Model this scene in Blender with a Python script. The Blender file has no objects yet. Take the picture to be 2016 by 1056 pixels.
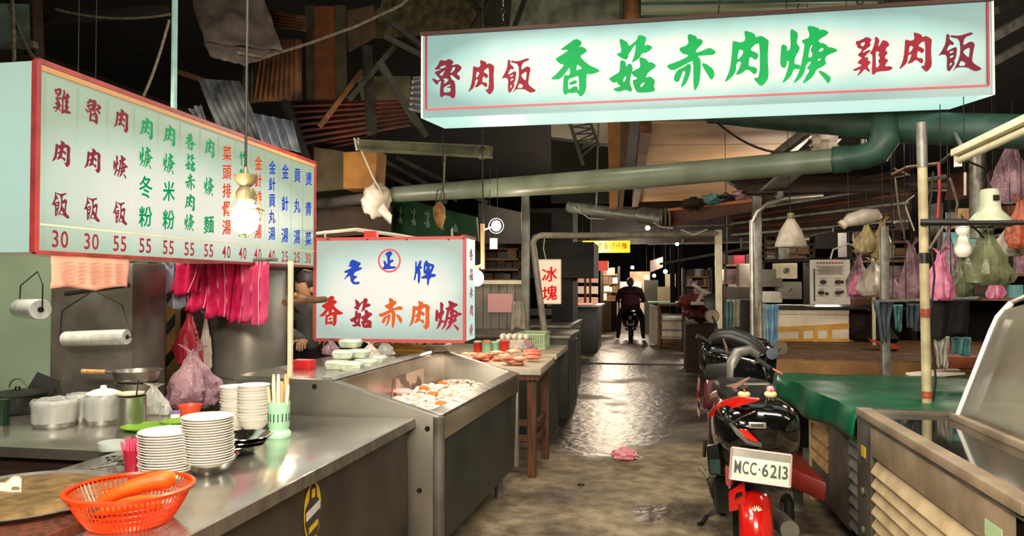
import bpy, bmesh, math, random
from mathutils import Vector, Matrix, noise
from mathutils.geometry import tessellate_polygon
sc = bpy.context.scene
COL = sc.collection
random.seed(7)
# ------------------------------------------------------------------ camera
TH = math.radians(10.1); PITCH = math.radians(1.26); FPX = 1456.0; CAM_H = 1.5
cd = bpy.data.cameras.new('camera'); cam = bpy.data.objects.new('camera', cd); COL.objects.link(cam)
cd.sensor_fit = 'HORIZONTAL'; cd.sensor_width = 36.0; cd.lens = 36.0 * FPX / 2016.0
cd.clip_start = 0.05; cd.clip_end = 200
cam.location = (0, 0, CAM_H); cam.rotation_euler = (math.pi / 2 + PITCH, 0, TH)
sc.camera = cam
# ------------------------------------------------------------------ view + world
sc.view_settings.view_transform = 'Standard'; sc.view_settings.look = 'None'
sc.view_settings.gamma = 1.0; sc.view_settings.exposure = 0.0
sc.view_settings.use_curve_mapping = False
sc.cycles.use_denoising = True
sc.cycles.max_bounces = 6; sc.cycles.sample_clamp_indirect = 4.0
w = bpy.data.worlds.new('night'); sc.world = w; w.use_nodes = True
w.node_tree.nodes['Background'].inputs[0].default_value = (0.5, 0.6, 0.6, 1)
w.node_tree.nodes['Background'].inputs[1].default_value = 0.02
# ------------------------------------------------------------------ lamp helper and unseen lights, several added only as fill
def lamp(kind, loc, power, col, size=0.1, size_y=None, target=None, name='bulb_or_fill'):
    l = bpy.data.lights.new(name, kind); l.energy = power; l.color = col
    if kind == 'AREA':
        l.size = size
        if size_y: l.shape = 'RECTANGLE'; l.size_y = size_y
    else: l.shadow_soft_size = size
    o = bpy.data.objects.new(name, l); COL.objects.link(o); o.location = loc
    if target is not None:
        o.rotation_euler = (Vector(target) - Vector(loc)).to_track_quat('-Z', 'Y').to_euler()
    return o
COOL = (0.88, 1.0, 0.92); WARM = (1.0, 0.72, 0.42); SOFT = (1.0, 0.85, 0.66)
LIGHTS = [
    ('AREA', (0.4, -1.4, 2.8), 260, SOFT, 1.6, 0.5, (1.1, 4.0, 0.3)),
    ('AREA', (-1.6, 0.4, 3.0), 40, COOL, 1.6, 0.3, (-1.6, 3.0, 0.8)),
    ('AREA', (0.2, 4.0, 3.4), 75, (1.0, 0.93, 0.8), 3.0, 0.3, (0.1, 3.6, 0)),
    ('AREA', (-2.95, 3.0, 2.35), 34, SOFT, 1.0, 0.2, (-2.8, 3.9, 0.6)),  # added out of view behind the menu board to brighten the steel cabinet
    ('AREA', (2.6, 3.6, 3.2), 26, SOFT, 1.2, 0.3, (2.4, 7, 0.8)),
    ('POINT', (1.9, 10.8, 2.25), 110, SOFT, 0.15, None, None),  # unseen fill added to brighten the beige awning ceiling
    ('POINT', (-0.9, 15.8, 2.3), 75, (1.0, 0.82, 0.65), 0.2, None, None),
    ('POINT', (-0.9, 21.5, 2.2), 260, (1.0, 0.8, 0.6), 0.3, None, None),
    ('POINT', (3.4, 15.0, 2.2), 180, (1.0, 0.85, 0.7), 0.3, None, None),
    ('POINT', (1.6, 22.0, 2.4), 260, (1.0, 0.85, 0.68), 0.3, None, None),
    ('POINT', (-0.4, 25.5, 2.3), 300, (1.0, 0.85, 0.68), 0.3, None, None),  # unseen far lights above and here added to brighten the aisle's end
    ('POINT', (-3.2, 6.6, 2.2), 40, SOFT, 0.2, None, None),
    ('POINT', (-2.35, 4.95, 2.0), 14, SOFT, 0.06, None, None),  # unseen fill added so the seller behind the sign shows
    ('POINT', (-1.95, 4.3, 2.6), 16, SOFT, 0.1, None, None),  # added between the two signs to brighten the tank and seller
    ('POINT', (3.2, 7.6, 2.2), 55, SOFT, 0.25, None, None),
    ('POINT', (1.9, 6.0, 2.6), 13, SOFT, 0.15, None, None),
    ('POINT', (-0.8, 5.6, 3.6), 50, (1.0, 0.85, 0.62), 0.25, None, None),
    ('AREA', (-0.9, 1.5, 2.9), 70, SOFT, 1.0, 0.3, (1.2, 3.3, 0.3)),  # added out of view, stands in for the menu board's glow on the freezers
    ('POINT', (-3.6, 5.2, 3.5), 14, (1.0, 0.88, 0.7), 0.25, None, None),
    ('POINT', (-1.6, 8.9, 2.3), 26, SOFT, 0.15, None, None),
]
for L in LIGHTS: lamp(*L[:3], L[3], L[4], L[5], L[6])
# ------------------------------------------------------------------ helpers
_ct, _st, _cp, _sp = math.cos(TH), math.sin(TH), math.cos(PITCH), math.sin(PITCH)
def ray(px, py):
    u = (px - 1008.0) / FPX; v = (528.0 - py) / FPX
    f = Vector((-_st * _cp, _ct * _cp, _sp)); r = Vector((_ct, _st, 0)); up = Vector((_st * _sp, -_ct * _sp, _cp))
    return f + r * u + up * v
def P(px, py, X=None, Y=None, Z=None, off=(0, 0, 0)):
    d = ray(px, py)
    t = X / d.x if X is not None else (Y / d.y if Y is not None else (Z - CAM_H) / d.z)
    return Vector((0, 0, CAM_H)) + d * t + Vector(off)
def pxm(n, Y): return n * Y / FPX      # metres that n pixels span at depth Y
def rgb(h):
    h = h.lstrip('#'); o = []
    for i in (0, 2, 4):
        c = int(h[i:i + 2], 16) / 255.0
        o.append(c / 12.92 if c <= 0.04045 else ((c + 0.055) / 1.055) ** 2.4)
    return (*o, 1.0)
_mats = {}
def mat(name, col, col2=None, rough=0.5, metal=0.0, scale=6.0, bump=0.0, bscale=60.0, es=0.0, trans=0.0, alpha=1.0,
        detail=5.0, stretch=(1, 1, 1), coat=0.0, rough2=None, lo=0.35, hi=0.65, ior=1.45, sss=0.0):
    m = bpy.data.materials.new(name); m.use_nodes = True; _mats[name] = m
    nt = m.node_tree; b = nt.nodes['Principled BSDF']; L = nt.links.new
    b.inputs['Base Color'].default_value = rgb(col); b.inputs['Roughness'].default_value = rough
    b.inputs['Metallic'].default_value = metal; b.inputs['IOR'].default_value = ior
    if trans: b.inputs['Transmission Weight'].default_value = trans
    if alpha < 1: b.inputs['Alpha'].default_value = alpha
    if coat: b.inputs['Coat Weight'].default_value = coat
    if es:
        b.inputs['Emission Color'].default_value = rgb(col); b.inputs['Emission Strength'].default_value = es
    if col2 or bump or rough2 is not None:
        tc = nt.nodes.new('ShaderNodeTexCoord'); mp = nt.nodes.new('ShaderNodeMapping'); mp.inputs['Scale'].default_value = stretch
        L(tc.outputs['Object'], mp.inputs['Vector'])
    if col2 or rough2 is not None:
        n = nt.nodes.new('ShaderNodeTexNoise'); n.inputs['Scale'].default_value = scale; n.inputs['Detail'].default_value = detail
        L(mp.outputs[0], n.inputs['Vector'])
        r = nt.nodes.new('ShaderNodeValToRGB'); r.color_ramp.elements[0].position = lo; r.color_ramp.elements[1].position = hi
        r.color_ramp.elements[0].color = rgb(col); r.color_ramp.elements[1].color = rgb(col2 or col)
        L(n.outputs['Fac'], r.inputs[0]); L(r.outputs[0], b.inputs['Base Color'])
        if es: L(r.outputs[0], b.inputs['Emission Color'])
        if rough2 is not None:
            mr = nt.nodes.new('ShaderNodeMapRange'); mr.inputs['From Min'].default_value = lo; mr.inputs['From Max'].default_value = hi
            mr.inputs['To Min'].default_value = rough; mr.inputs['To Max'].default_value = rough2
            L(n.outputs['Fac'], mr.inputs['Value']); L(mr.outputs[0], b.inputs['Roughness'])
    if bump:
        n2 = nt.nodes.new('ShaderNodeTexNoise'); n2.inputs['Scale'].default_value = bscale; n2.inputs['Detail'].default_value = 3
        L(mp.outputs[0], n2.inputs['Vector'])
        bp = nt.nodes.new('ShaderNodeBump'); bp.inputs['Strength'].default_value = min(1.0, bump); bp.inputs['Distance'].default_value = 0.02 * bump
        L(n2.outputs['Fac'], bp.inputs['Height']); L(bp.outputs[0], b.inputs['Normal'])
    return m
def panel_glow(name, edge, mid, axis, centre, half, strength, mid2=None, soft=0.0):
    # acrylic face lit by a fluorescent tube behind it: brightest along the tube, paler to the rim
    m = bpy.data.materials.new(name); m.use_nodes = True; nt = m.node_tree; L = nt.links.new; b = nt.nodes['Principled BSDF']
    tc = nt.nodes.new('ShaderNodeTexCoord'); sp = nt.nodes.new('ShaderNodeSeparateXYZ'); L(tc.outputs['Object'], sp.inputs[0])
    terms = []
    for a, c, h in zip(axis, centre, half):
        s = nt.nodes.new('ShaderNodeMath'); s.operation = 'SUBTRACT'; L(sp.outputs[a], s.inputs[0]); s.inputs[1].default_value = c
        d = nt.nodes.new('ShaderNodeMath'); d.operation = 'DIVIDE'; L(s.outputs[0], d.inputs[0]); d.inputs[1].default_value = h
        q = nt.nodes.new('ShaderNodeMath'); q.operation = 'POWER'; ab = nt.nodes.new('ShaderNodeMath'); ab.operation = 'ABSOLUTE'
        L(d.outputs[0], ab.inputs[0]); L(ab.outputs[0], q.inputs[0]); q.inputs[1].default_value = 4 if h > 0.5 else 2
        terms.append(q)
    o = terms[0].outputs[0]
    for t in terms[1:]:
        s = nt.nodes.new('ShaderNodeMath'); s.operation = 'ADD'; L(o, s.inputs[0]); L(t.outputs[0], s.inputs[1]); o = s.outputs[0]
    n = nt.nodes.new('ShaderNodeTexNoise'); n.inputs['Scale'].default_value = 3; L(tc.outputs['Object'], n.inputs['Vector'])
    nn = nt.nodes.new('ShaderNodeMath'); nn.operation = 'MULTIPLY_ADD'; L(n.outputs['Fac'], nn.inputs[0]); nn.inputs[1].default_value = 0.5; L(o, nn.inputs[2])
    r = nt.nodes.new('ShaderNodeValToRGB'); e = r.color_ramp.elements
    e[0].position = 0.25; e[0].color = rgb(mid); e[1].position = 1.0; e[1].color = rgb(edge)
    k = e.new(0.62); k.color = rgb(mid2 or mid)
    sc_ = nt.nodes.new('ShaderNodeMath'); sc_.operation = 'MULTIPLY'; L(nn.outputs[0], sc_.inputs[0]); sc_.inputs[1].default_value = 0.72
    L(sc_.outputs[0], r.inputs[0]); L(r.outputs[0], b.inputs['Emission Color']); b.inputs['Emission Strength'].default_value = strength
    b.inputs['Base Color'].default_value = rgb('#303434'); b.inputs['Roughness'].default_value = 0.35
    return m
WORLD = {}
class MB:
    def __init__(s): s.v = []; s.f = []; s.mi = []; s.cur = 0
    def add(s, vs, fs, M=None):
        b = len(s.v)
        s.v += [(M @ Vector(p)) if M is not None else Vector(p) for p in vs]
        s.f += [[i + b for i in f] for f in fs]; s.mi += [s.cur] * len(fs); return s
    def hull(s, p):   # 8 corners, bottom ring then top ring
        return s.add(p, [(3, 2, 1, 0), (4, 5, 6, 7), (0, 1, 5, 4), (1, 2, 6, 5), (2, 3, 7, 6), (3, 0, 4, 7)])
    def box(s, c, size, rz=0, M=None):
        x, y, z = size[0] / 2, size[1] / 2, size[2] / 2
        p = [(-x, -y, -z), (x, -y, -z), (x, y, -z), (-x, y, -z), (-x, -y, z), (x, -y, z), (x, y, z), (-x, y, z)]
        T = Matrix.Translation(Vector(c)) @ (M if M is not None else Matrix.Rotation(rz, 4, 'Z'))
        b = len(s.v); s.v += [T @ Vector(q) for q in p]
        s.f += [[i + b for i in f] for f in [(3, 2, 1, 0), (4, 5, 6, 7), (0, 1, 5, 4), (1, 2, 6, 5), (2, 3, 7, 6), (3, 0, 4, 7)]]; s.mi += [s.cur] * 6
        return s
    def bar(s, a, b, w, h):   # rectangular bar between two points
        a, b = Vector(a), Vector(b); d = b - a; M = d.to_track_quat('Y', 'Z').to_matrix().to_4x4()
        return s.box((a + b) / 2, (w, d.length, h), M=M)
    def tube(s, pts, r, seg=8, cap=True):
        pts = [Vector(p) for p in pts]; n = len(pts)
        rs = r if isinstance(r, (list, tuple)) else [r] * n
        b = len(s.v); up = None
        for i, p in enumerate(pts):
            d = (pts[min(i + 1, n - 1)] - pts[max(i - 1, 0)])
            d = d.normalized() if d.length > 1e-9 else Vector((0, 0, 1))
            if up is None: up = Vector((0, 0, 1)) if abs(d.z) < 0.9 else Vector((1, 0, 0))
            x = up.cross(d).normalized(); y = d.cross(x); up = y
            for k in range(seg):
                a = 2 * math.pi * k / seg; s.v.append(p + (x * math.cos(a) + y * math.sin(a)) * rs[i])
        for i in range(n - 1):
            for k in range(seg):
                k2 = (k + 1) % seg; s.f.append([b + i * seg + k, b + i * seg + k2, b + (i + 1) * seg + k2, b + (i + 1) * seg + k]); s.mi.append(s.cur)
        if cap:
            s.f.append([b + k for k in range(seg)][::-1]); s.f.append([b + (n - 1) * seg + k for k in range(seg)]); s.mi += [s.cur] * 2
        return s
    def cyl(s, c, r, h, seg=20, r2=None): return s.tube([c, Vector(c) + Vector((0, 0, h))], [r, r if r2 is None else r2], seg)
    def lathe(s, prof, c=(0, 0, 0), seg=24, M=None, sx=1, sy=1, cap=True):
        b = len(s.v); T = Matrix.Translation(Vector(c)) @ (M if M is not None else Matrix())
        for r, z in prof:
            for k in range(seg):
                a = 2 * math.pi * k / seg; s.v.append(T @ Vector((r * sx * math.cos(a), r * sy * math.sin(a), z)))
        for i in range(len(prof) - 1):
            for k in range(seg):
                k2 = (k + 1) % seg; s.f.append([b + i * seg + k, b + i * seg + k2, b + (i + 1) * seg + k2, b + (i + 1) * seg + k]); s.mi.append(s.cur)
        if cap and prof[0][0] > 1e-5: s.f.append([b + k for k in range(seg)][::-1]); s.mi.append(s.cur)
        if cap and prof[-1][0] > 1e-5: s.f.append([b + (len(prof) - 1) * seg + k for k in range(seg)]); s.mi.append(s.cur)
        return s
    def ball(s, c, r, seg=12, rings=8, M=None, jit=0, seed=0):
        r = r if isinstance(r, (list, tuple)) else (r, r, r); b = len(s.v); c = Vector(c)
        for i in range(rings + 1):
            ph = math.pi * i / rings
            for k in range(seg):
                a = 2 * math.pi * k / seg
                p = Vector((math.sin(ph) * math.cos(a), math.sin(ph) * math.sin(a), math.cos(ph)))
                if jit: p *= 1 + jit * noise.noise(p * 2.3 + Vector((seed * 3.1, seed, 0)))
                p = Vector((p.x * r[0], p.y * r[1], p.z * r[2]))
                s.v.append(c + (M @ p if M is not None else p))
        for i in range(rings):
            for k in range(seg):
                k2 = (k + 1) % seg; s.f.append([b + i * seg + k, b + (i + 1) * seg + k, b + (i + 1) * seg + k2, b + i * seg + k2]); s.mi.append(s.cur)
        return s
    def sheet(s, fn, nu, nv, th=0.0):
        b = len(s.v); g = [[Vector(fn(i / nu, j / nv)) for j in range(nv + 1)] for i in range(nu + 1)]
        s.v += [p for row in g for p in row]; W_ = nv + 1
        for i in range(nu):
            for j in range(nv): s.f.append([b + i * W_ + j, b + (i + 1) * W_ + j, b + (i + 1) * W_ + j + 1, b + i * W_ + j + 1]); s.mi.append(s.cur)
        return s
    def prism(s, poly, M, th):   # outline in local xy, extruded th along local z
        n = len(poly); b = len(s.v)
        s.v += [M @ Vector((x, y, 0)) for x, y in poly] + [M @ Vector((x, y, th)) for x, y in poly]
        tri = tessellate_polygon([[Vector((x, y, 0)) for x, y in poly]])
        for t in tri: s.f.append([b + t[0], b + t[1], b + t[2]]); s.f.append([b + n + t[2], b + n + t[1], b + n + t[0]]); s.mi += [s.cur] * 2
        for i in range(n):
            j = (i + 1) % n; s.f.append([b + i, b + j, b + n + j, b + n + i]); s.mi.append(s.cur)
        return s
    def build(s, name, m, parent=None, bevel=0, smooth=True, loc=None, solid=0, weld=True, fixn=True, ang=38):
        me = bpy.data.meshes.new(name)
        if loc is None:
            loc = Vector((0, 0, 0))
            if parent is None and s.v:
                xs = [p.x for p in s.v]; ys = [p.y for p in s.v]; zs = [p.z for p in s.v]
                loc = Vector(((min(xs) + max(xs)) / 2, (min(ys) + max(ys)) / 2, min(zs)))
        if parent is not None: loc = Vector((0, 0, 0))
        W_ = WORLD.get(parent.name, Matrix()) if parent is not None else Matrix.Translation(loc)
        Wi = W_.inverted()
        me.from_pydata([Wi @ p for p in s.v], [], s.f)
        ms = m if isinstance(m, (list, tuple)) else [m]
        for mm in ms: me.materials.append(mm)
        if len(ms) > 1: me.polygons.foreach_set('material_index', s.mi)
        bm = bmesh.new(); bm.from_mesh(me)
        if weld: bmesh.ops.remove_doubles(bm, verts=bm.verts, dist=1e-5)
        if fixn: bmesh.ops.recalc_face_normals(bm, faces=bm.faces)
        if bevel:
            es = [e for e in bm.edges if len(e.link_faces) == 2 and e.calc_face_angle(0) > 0.6]
            bmesh.ops.bevel(bm, geom=es, offset=bevel, segments=2, affect='EDGES', profile=0.6)
        if smooth:
            for f in bm.faces: f.smooth = True
            lim = math.radians(ang)
            for e in bm.edges:
                if len(e.link_faces) == 2 and e.calc_face_angle(0) > lim: e.smooth = False
        bm.to_mesh(me); bm.free()
        o = bpy.data.objects.new(name, me); COL.objects.link(o)
        if parent is not None: o.parent = parent; WORLD[o.name] = W_
        else: o.location = loc; WORLD[o.name] = Matrix.Translation(loc)
        if solid:
            md = o.modifiers.new('thickness', 'SOLIDIFY'); md.thickness = solid; md.offset = 0
        return o
def thing(name, label, cat, loc, rz=0, group=None):
    o = bpy.data.objects.new(name, None); COL.objects.link(o); o.empty_display_size = 0.05
    o.location = loc; o.rotation_euler = (0, 0, rz); o['label'] = label; o['category'] = cat
    if group: o['group'] = group
    WORLD[o.name] = Matrix.Translation(Vector(loc)) @ Matrix.Rotation(rz, 4, 'Z'); return o
def local(root): WORLD[root.name] = Matrix(); return root   # parts built in the thing's own coordinates
def tag(o, label=None, cat=None, group=None, kind=None):
    if label: o['label'] = label
    if cat: o['category'] = cat
    if group: o['group'] = group
    if kind: o['kind'] = kind
    return o
def struct(o): o['kind'] = 'structure'; return o
def dup(root, loc, rz=None, label=None, scale=None):
    def cp(o, par):
        c = o.copy(); COL.objects.link(c); c.parent = par
        for ch in kids[o.name]: cp(ch, c)
        return c
    kids = {}
    def walk(o):
        kids[o.name] = [x for x in ALLCH.get(o.name, [])]
        for x in kids[o.name]: walk(x)
    ALLCH = {}
    for o in list(COL.objects):
        if o.parent is not None: ALLCH.setdefault(o.parent.name, []).append(o)
    walk(root)
    r = cp(root, None); r.location = loc
    if rz is not None: r.rotation_euler = (r.rotation_euler[0], r.rotation_euler[1], rz)
    if scale: r.scale = scale
    if label: r['label'] = label
    return r
def arc(c, r, a0, a1, n, ax=(1, 0, 0), ay=(0, 0, 1)):
    c, ax, ay = Vector(c), Vector(ax), Vector(ay)
    return [c + ax * (r * math.cos(a0 + (a1 - a0) * i / n)) + ay * (r * math.sin(a0 + (a1 - a0) * i / n)) for i in range(n + 1)]
def sag(a, b, d, n=10):
    a, b = Vector(a), Vector(b)
    return [a.lerp(b, i / n) - Vector((0, 0, 4 * d * (i / n) * (1 - i / n))) for i in range(n + 1)]
# ------------------------------------------------------------------ materials
M = {}
M['steel'] = mat('brushed_steel', '#b9b6ae', '#8f8b82', rough=0.30, metal=0.9, scale=3, bump=0.04, bscale=90, stretch=(1, 6, 1), rough2=0.42)
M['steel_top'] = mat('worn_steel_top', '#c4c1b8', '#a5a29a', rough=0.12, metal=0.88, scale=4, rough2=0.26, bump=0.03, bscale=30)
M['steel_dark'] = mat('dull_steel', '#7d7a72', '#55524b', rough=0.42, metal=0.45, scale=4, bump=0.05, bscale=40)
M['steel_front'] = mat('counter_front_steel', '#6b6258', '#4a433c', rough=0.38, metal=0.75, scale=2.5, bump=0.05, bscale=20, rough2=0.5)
M['alu'] = mat('aluminium', '#c9c7c0', '#a5a29a', rough=0.35, metal=0.8, scale=12)
M['chrome'] = mat('chrome', '#dcdcd8', rough=0.12, metal=1.0)
M['galv'] = mat('galvanised_steel', '#8f8e88', '#6c6a64', rough=0.45, metal=0.6, scale=14, bump=0.05)
M['black'] = mat('black_plastic', '#121212', '#1d1c1c', rough=0.4, scale=10)
M['gloss_black'] = mat('glossy_black', '#0a0a0b', rough=0.14, coat=0.6)
M['rubber'] = mat('rubber', '#161515', '#222120', rough=0.75, scale=30, bump=0.1)
M['red_paint'] = mat('scooter_red', '#c2160e', rough=0.2, coat=0.7)
M['red_trim'] = mat('sign_red_trim', '#a03434', '#7c2a2a', rough=0.5, scale=12)
M['rust'] = mat('rusty_sheet', '#7d5230', '#3f2a1c', rough=0.75, scale=5, bump=0.2, bscale=30, metal=0.2)
M['rust_red'] = mat('red_rusty_sheet', '#6b3320', '#33211a', rough=0.8, scale=4, bump=0.2, bscale=30)
M['grey_sheet'] = mat('grey_corrugated', '#7d8084', '#3b3d40', rough=0.5, scale=4, metal=0.4, bump=0.1)
M['dark_wood'] = mat('dark_wood', '#3c2a1e', '#1f1712', rough=0.7, scale=6, stretch=(1, 1, 8), bump=0.15)
M['wood'] = mat('old_wood', '#6e4a2c', '#43301f', rough=0.6, scale=5, stretch=(8, 1, 8), bump=0.12)
M['wood_plank'] = mat('worn_plank', '#7b5a3a', '#523b27', rough=0.6, scale=4, stretch=(1, 10, 8), bump=0.12)
M['red_wood'] = mat('reddish_wood', '#6b3722', '#43251a', rough=0.55, scale=6, stretch=(8, 8, 1), bump=0.1)
M['light_wood'] = mat('light_wood', '#c9a372', '#a67f52', rough=0.6, scale=8, stretch=(8, 8, 1))
M['plaster_green'] = mat('green_plaster', '#9fb59b', '#8fa68c', rough=0.7, scale=3, bump=0.1, bscale=120)
M['dark_wall'] = mat('dark_wall', '#1c1b18', '#2b2823', rough=0.85, scale=2, bump=0.2, bscale=10)
M['roof_dark'] = mat('roof_dark', '#191715', '#26221d', rough=0.9, scale=1.5, bump=0.3, bscale=6)
M['beige'] = mat('beige_board', '#c79c6a', '#b58c5e', rough=0.7, scale=2, bump=0.05)
M['green_sheet'] = mat('green_skylight', '#a9b78a', '#8fa077', rough=0.5, scale=2)
M['pvc_grey'] = mat('grey_pvc', '#7e8076', '#5d6058', rough=0.4, scale=8, bump=0.03)
M['pvc_green'] = mat('green_pvc', '#2e4c41', '#233c33', rough=0.45, scale=6, bump=0.03)
M['cyan_pole'] = mat('pale_green_paint', '#8fb5ad', '#6f958e', rough=0.45, scale=10)
M['concrete_wall'] = mat('concrete_wall', '#8f8a80', '#6f6a61', rough=0.8, scale=3, bump=0.1)
M['white_plastic'] = mat('white_plastic', '#eceae2', rough=0.35)
M['melamine'] = mat('white_melamine', '#efeae0', rough=0.22, coat=0.3)
M['cream_plastic'] = mat('cream_plastic', '#e4ddc0', '#cfc8a8', rough=0.45, scale=9)
M['paper_pink'] = mat('pink_paper', '#e6a896', '#dc9c8a', rough=0.8, scale=5, bump=0.08, bscale=14)
M['paper_white'] = mat('white_paper', '#d9d6cd', '#c4c1b8', rough=0.8, scale=5)
M['ink'] = mat('dark_ink', '#3b3533', rough=0.8)
M['ink_red'] = mat('red_ink', '#b31f2a', rough=0.7)
M['film'] = mat('plastic_film_roll', '#d8dcda', '#b9bfbd', rough=0.2, scale=20, coat=0.4)
M['bag_clear'] = mat('clear_bag', '#d9dcd8', rough=0.2, alpha=0.42, bump=0.6, bscale=18)
M['bag_pink'] = mat('pink_bag', '#e22c68', '#b3164b', rough=0.35, scale=6, bump=0.3, bscale=14)
M['bag_red'] = mat('dark_red_bag', '#9c2436', '#741827', rough=0.4, scale=6, bump=0.4, bscale=16)
M['bag_mauve'] = mat('mauve_bag', '#b893a0', '#7d5d6c', rough=0.3, scale=7, alpha=0.8, bump=1.0, bscale=22)
M['bag_white'] = mat('white_bag', '#d9cfc4', '#a59a8e', rough=0.35, scale=7, bump=0.5, bscale=16)
M['bag_yellow'] = mat('yellowish_bag', '#a8966a', '#7d6c44', rough=0.35, scale=7, bump=0.5, bscale=16)
M['bag_green'] = mat('greenish_bag', '#7a7f60', '#4f543c', rough=0.3, scale=7, bump=0.6, bscale=14, alpha=0.85)
M['bag_hotpink'] = mat('hot_pink_bag', '#e08fb0', '#b9527f', rough=0.35, scale=9, bump=0.5, bscale=16)
M['cloth_blue'] = mat('pale_blue_cloth', '#8fb4c9', '#4e7d99', rough=0.8, scale=7, bump=0.3)
M['cloth_teal'] = mat('teal_cloth', '#63989a', '#3d6d72', rough=0.8, scale=7, bump=0.3)
M['cloth_grey'] = mat('grey_blue_cloth', '#56616b', '#39434c', rough=0.85, scale=9, bump=0.3)
M['cloth_black'] = mat('black_cloth', '#0c0b0c', '#151315', rough=0.9, scale=9, bump=0.3)
M['cloth_white'] = mat('white_cloth', '#b9b4a8', '#918c80', rough=0.85, scale=9, bump=0.3)
M['tarp'] = mat('green_tarp', '#0b6340', '#084c35', rough=0.38, scale=5, bump=0.4, bscale=9)
M['orange'] = mat('orange_plastic', '#f04a10', '#e23c08', rough=0.3, scale=12)
M['carrot'] = mat('carrot_skin', '#ee6510', '#d9530c', rough=0.4, scale=20, bump=0.15, bscale=60, stretch=(1, 1, 3))
M['mint'] = mat('mint_plastic', '#a5d8b6', rough=0.3)
M['mint_dark'] = mat('mint_slot', '#1d3a2e', rough=0.6)
M['lime'] = mat('lime_plastic', '#7fb03a', rough=0.25)
M['brown_food'] = mat('brown_fish_paste', '#8b7048', '#5f4a2c', rough=0.45, scale=22, bump=0.4, bscale=60)
M['spring_green'] = mat('olive_cartons', '#6f8a62', '#9db08c', rough=0.4, scale=14)
M['ice'] = mat('white_seafood', '#f3ece2', '#e6d3c2', rough=0.3, scale=14, bump=0.4, bscale=40)
M['sea_orange'] = mat('orange_seafood', '#f0863a', '#d9652a', rough=0.3, scale=16)
M['meat'] = mat('raw_meat', '#e58f76', '#c65a4a', rough=0.35, scale=18, bump=0.3, bscale=30)
M['meat_fat'] = mat('pale_meat', '#efc0a6', '#dd9678', rough=0.35, scale=18, bump=0.3, bscale=30)
M['skin'] = mat('skin', '#b98e70', '#a87d61', rough=0.5, scale=8)
M['hair'] = mat('dark_hair', '#16120f', '#241d18', rough=0.5, scale=40, bump=0.3, stretch=(1, 1, 6))
M['sweater'] = mat('grey_knit', '#5b5d58', '#484a46', rough=0.9, scale=18, bump=0.4, bscale=90)
M['coat'] = mat('dark_purple_jacket', '#4c2030', '#381824', rough=0.7, scale=6, bump=0.3, bscale=12)
M['trousers'] = mat('dark_trousers', '#1b191c', '#252226', rough=0.8, scale=9)
M['foam'] = mat('white_foam', '#e3d8c6', '#d3c7b4', rough=0.7, scale=9, bump=0.1)
M['tape'] = mat('yellow_tape', '#c08c2c', '#d3a552', rough=0.35, scale=7)
M['louver'] = mat('cream_louver', '#cdb792', '#b09a76', rough=0.5, scale=9, bump=0.05)
M['louver_warm'] = mat('tan_louver', '#b8955f', '#987848', rough=0.5, scale=9, bump=0.05)
M['louver_grey'] = mat('grey_louver', '#6a6c68', '#50524e', rough=0.5, scale=9)
M['freezer_metal'] = mat('scratched_freezer_metal', '#b29f86', '#8a7965', rough=0.4, metal=0.25, scale=4, bump=0.08, bscale=30, rough2=0.55)
M['freezer_post'] = mat('greasy_grey_metal', '#6f6a60', '#4a463f', rough=0.45, metal=0.4, scale=5, bump=0.08)
M['dark_glass'] = mat('dark_freezer_glass', '#1b1814', '#2a251e', rough=0.08, scale=3, coat=0.5)
M['haze_glass'] = mat('dirty_curved_glass', '#8f8b78', '#5d584b', rough=0.3, scale=2.2, alpha=0.62, lo=0.3, hi=0.7)
M['dark_gap'] = mat('dark_recess', '#0d0c0b', rough=0.9)
M['counter_grey'] = mat('dark_grey_cabinet', '#33362f', '#22241f', rough=0.5, scale=4, bump=0.05)
M['stool'] = mat('stained_stool_wood', '#6a3f28', '#3e2519', rough=0.5, scale=5, stretch=(9, 9, 1), bump=0.1)
M['yellow_sticker'] = mat('yellow_sticker', '#d9b318', rough=0.5)
M['label_green'] = mat('pale_green_label', '#a9c69b', rough=0.6)
M['bulb'] = mat('lit_bulb', '#fff0cc', es=14)
M['bulb_warm'] = mat('lit_warm_bulb', '#ffdf9a', es=10)
M['bulb_cool'] = mat('lit_white_bulb', '#fff6e6', es=8)
M['brass'] = mat('aged_socket', '#8d8468', '#6d654c', rough=0.45, metal=0.3, scale=14)
M['gauze'] = mat('bulb_glass_off', '#f0ece0', rough=0.15, coat=0.4)
M['rope'] = mat('old_rope', '#6c6455', '#4b4539', rough=0.9, scale=30, bump=0.3)
M['cardboard'] = mat('cardboard', '#8a6a48', '#6b5138', rough=0.8, scale=6)
M['worn_white'] = mat('worn_white_board', '#bdb19f', '#9d9281', rough=0.5, scale=6, bump=0.05)
M['dull_orange'] = mat('dull_orange_bag', '#b0583a', '#7d3a26', rough=0.4, scale=7, bump=0.8, bscale=20)
M['pole_cream'] = mat('greasy_cream_paint', '#c4b890', '#94886a', rough=0.5, scale=7, bump=0.06)
M['wire'] = mat('black_wire', '#151413', rough=0.6)
M['wire_white'] = mat('pale_wire', '#b7b1a0', rough=0.6)
M['shade_green'] = mat('pale_green_enamel', '#c5cdb2', '#aab39a', rough=0.3, scale=6)
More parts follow.
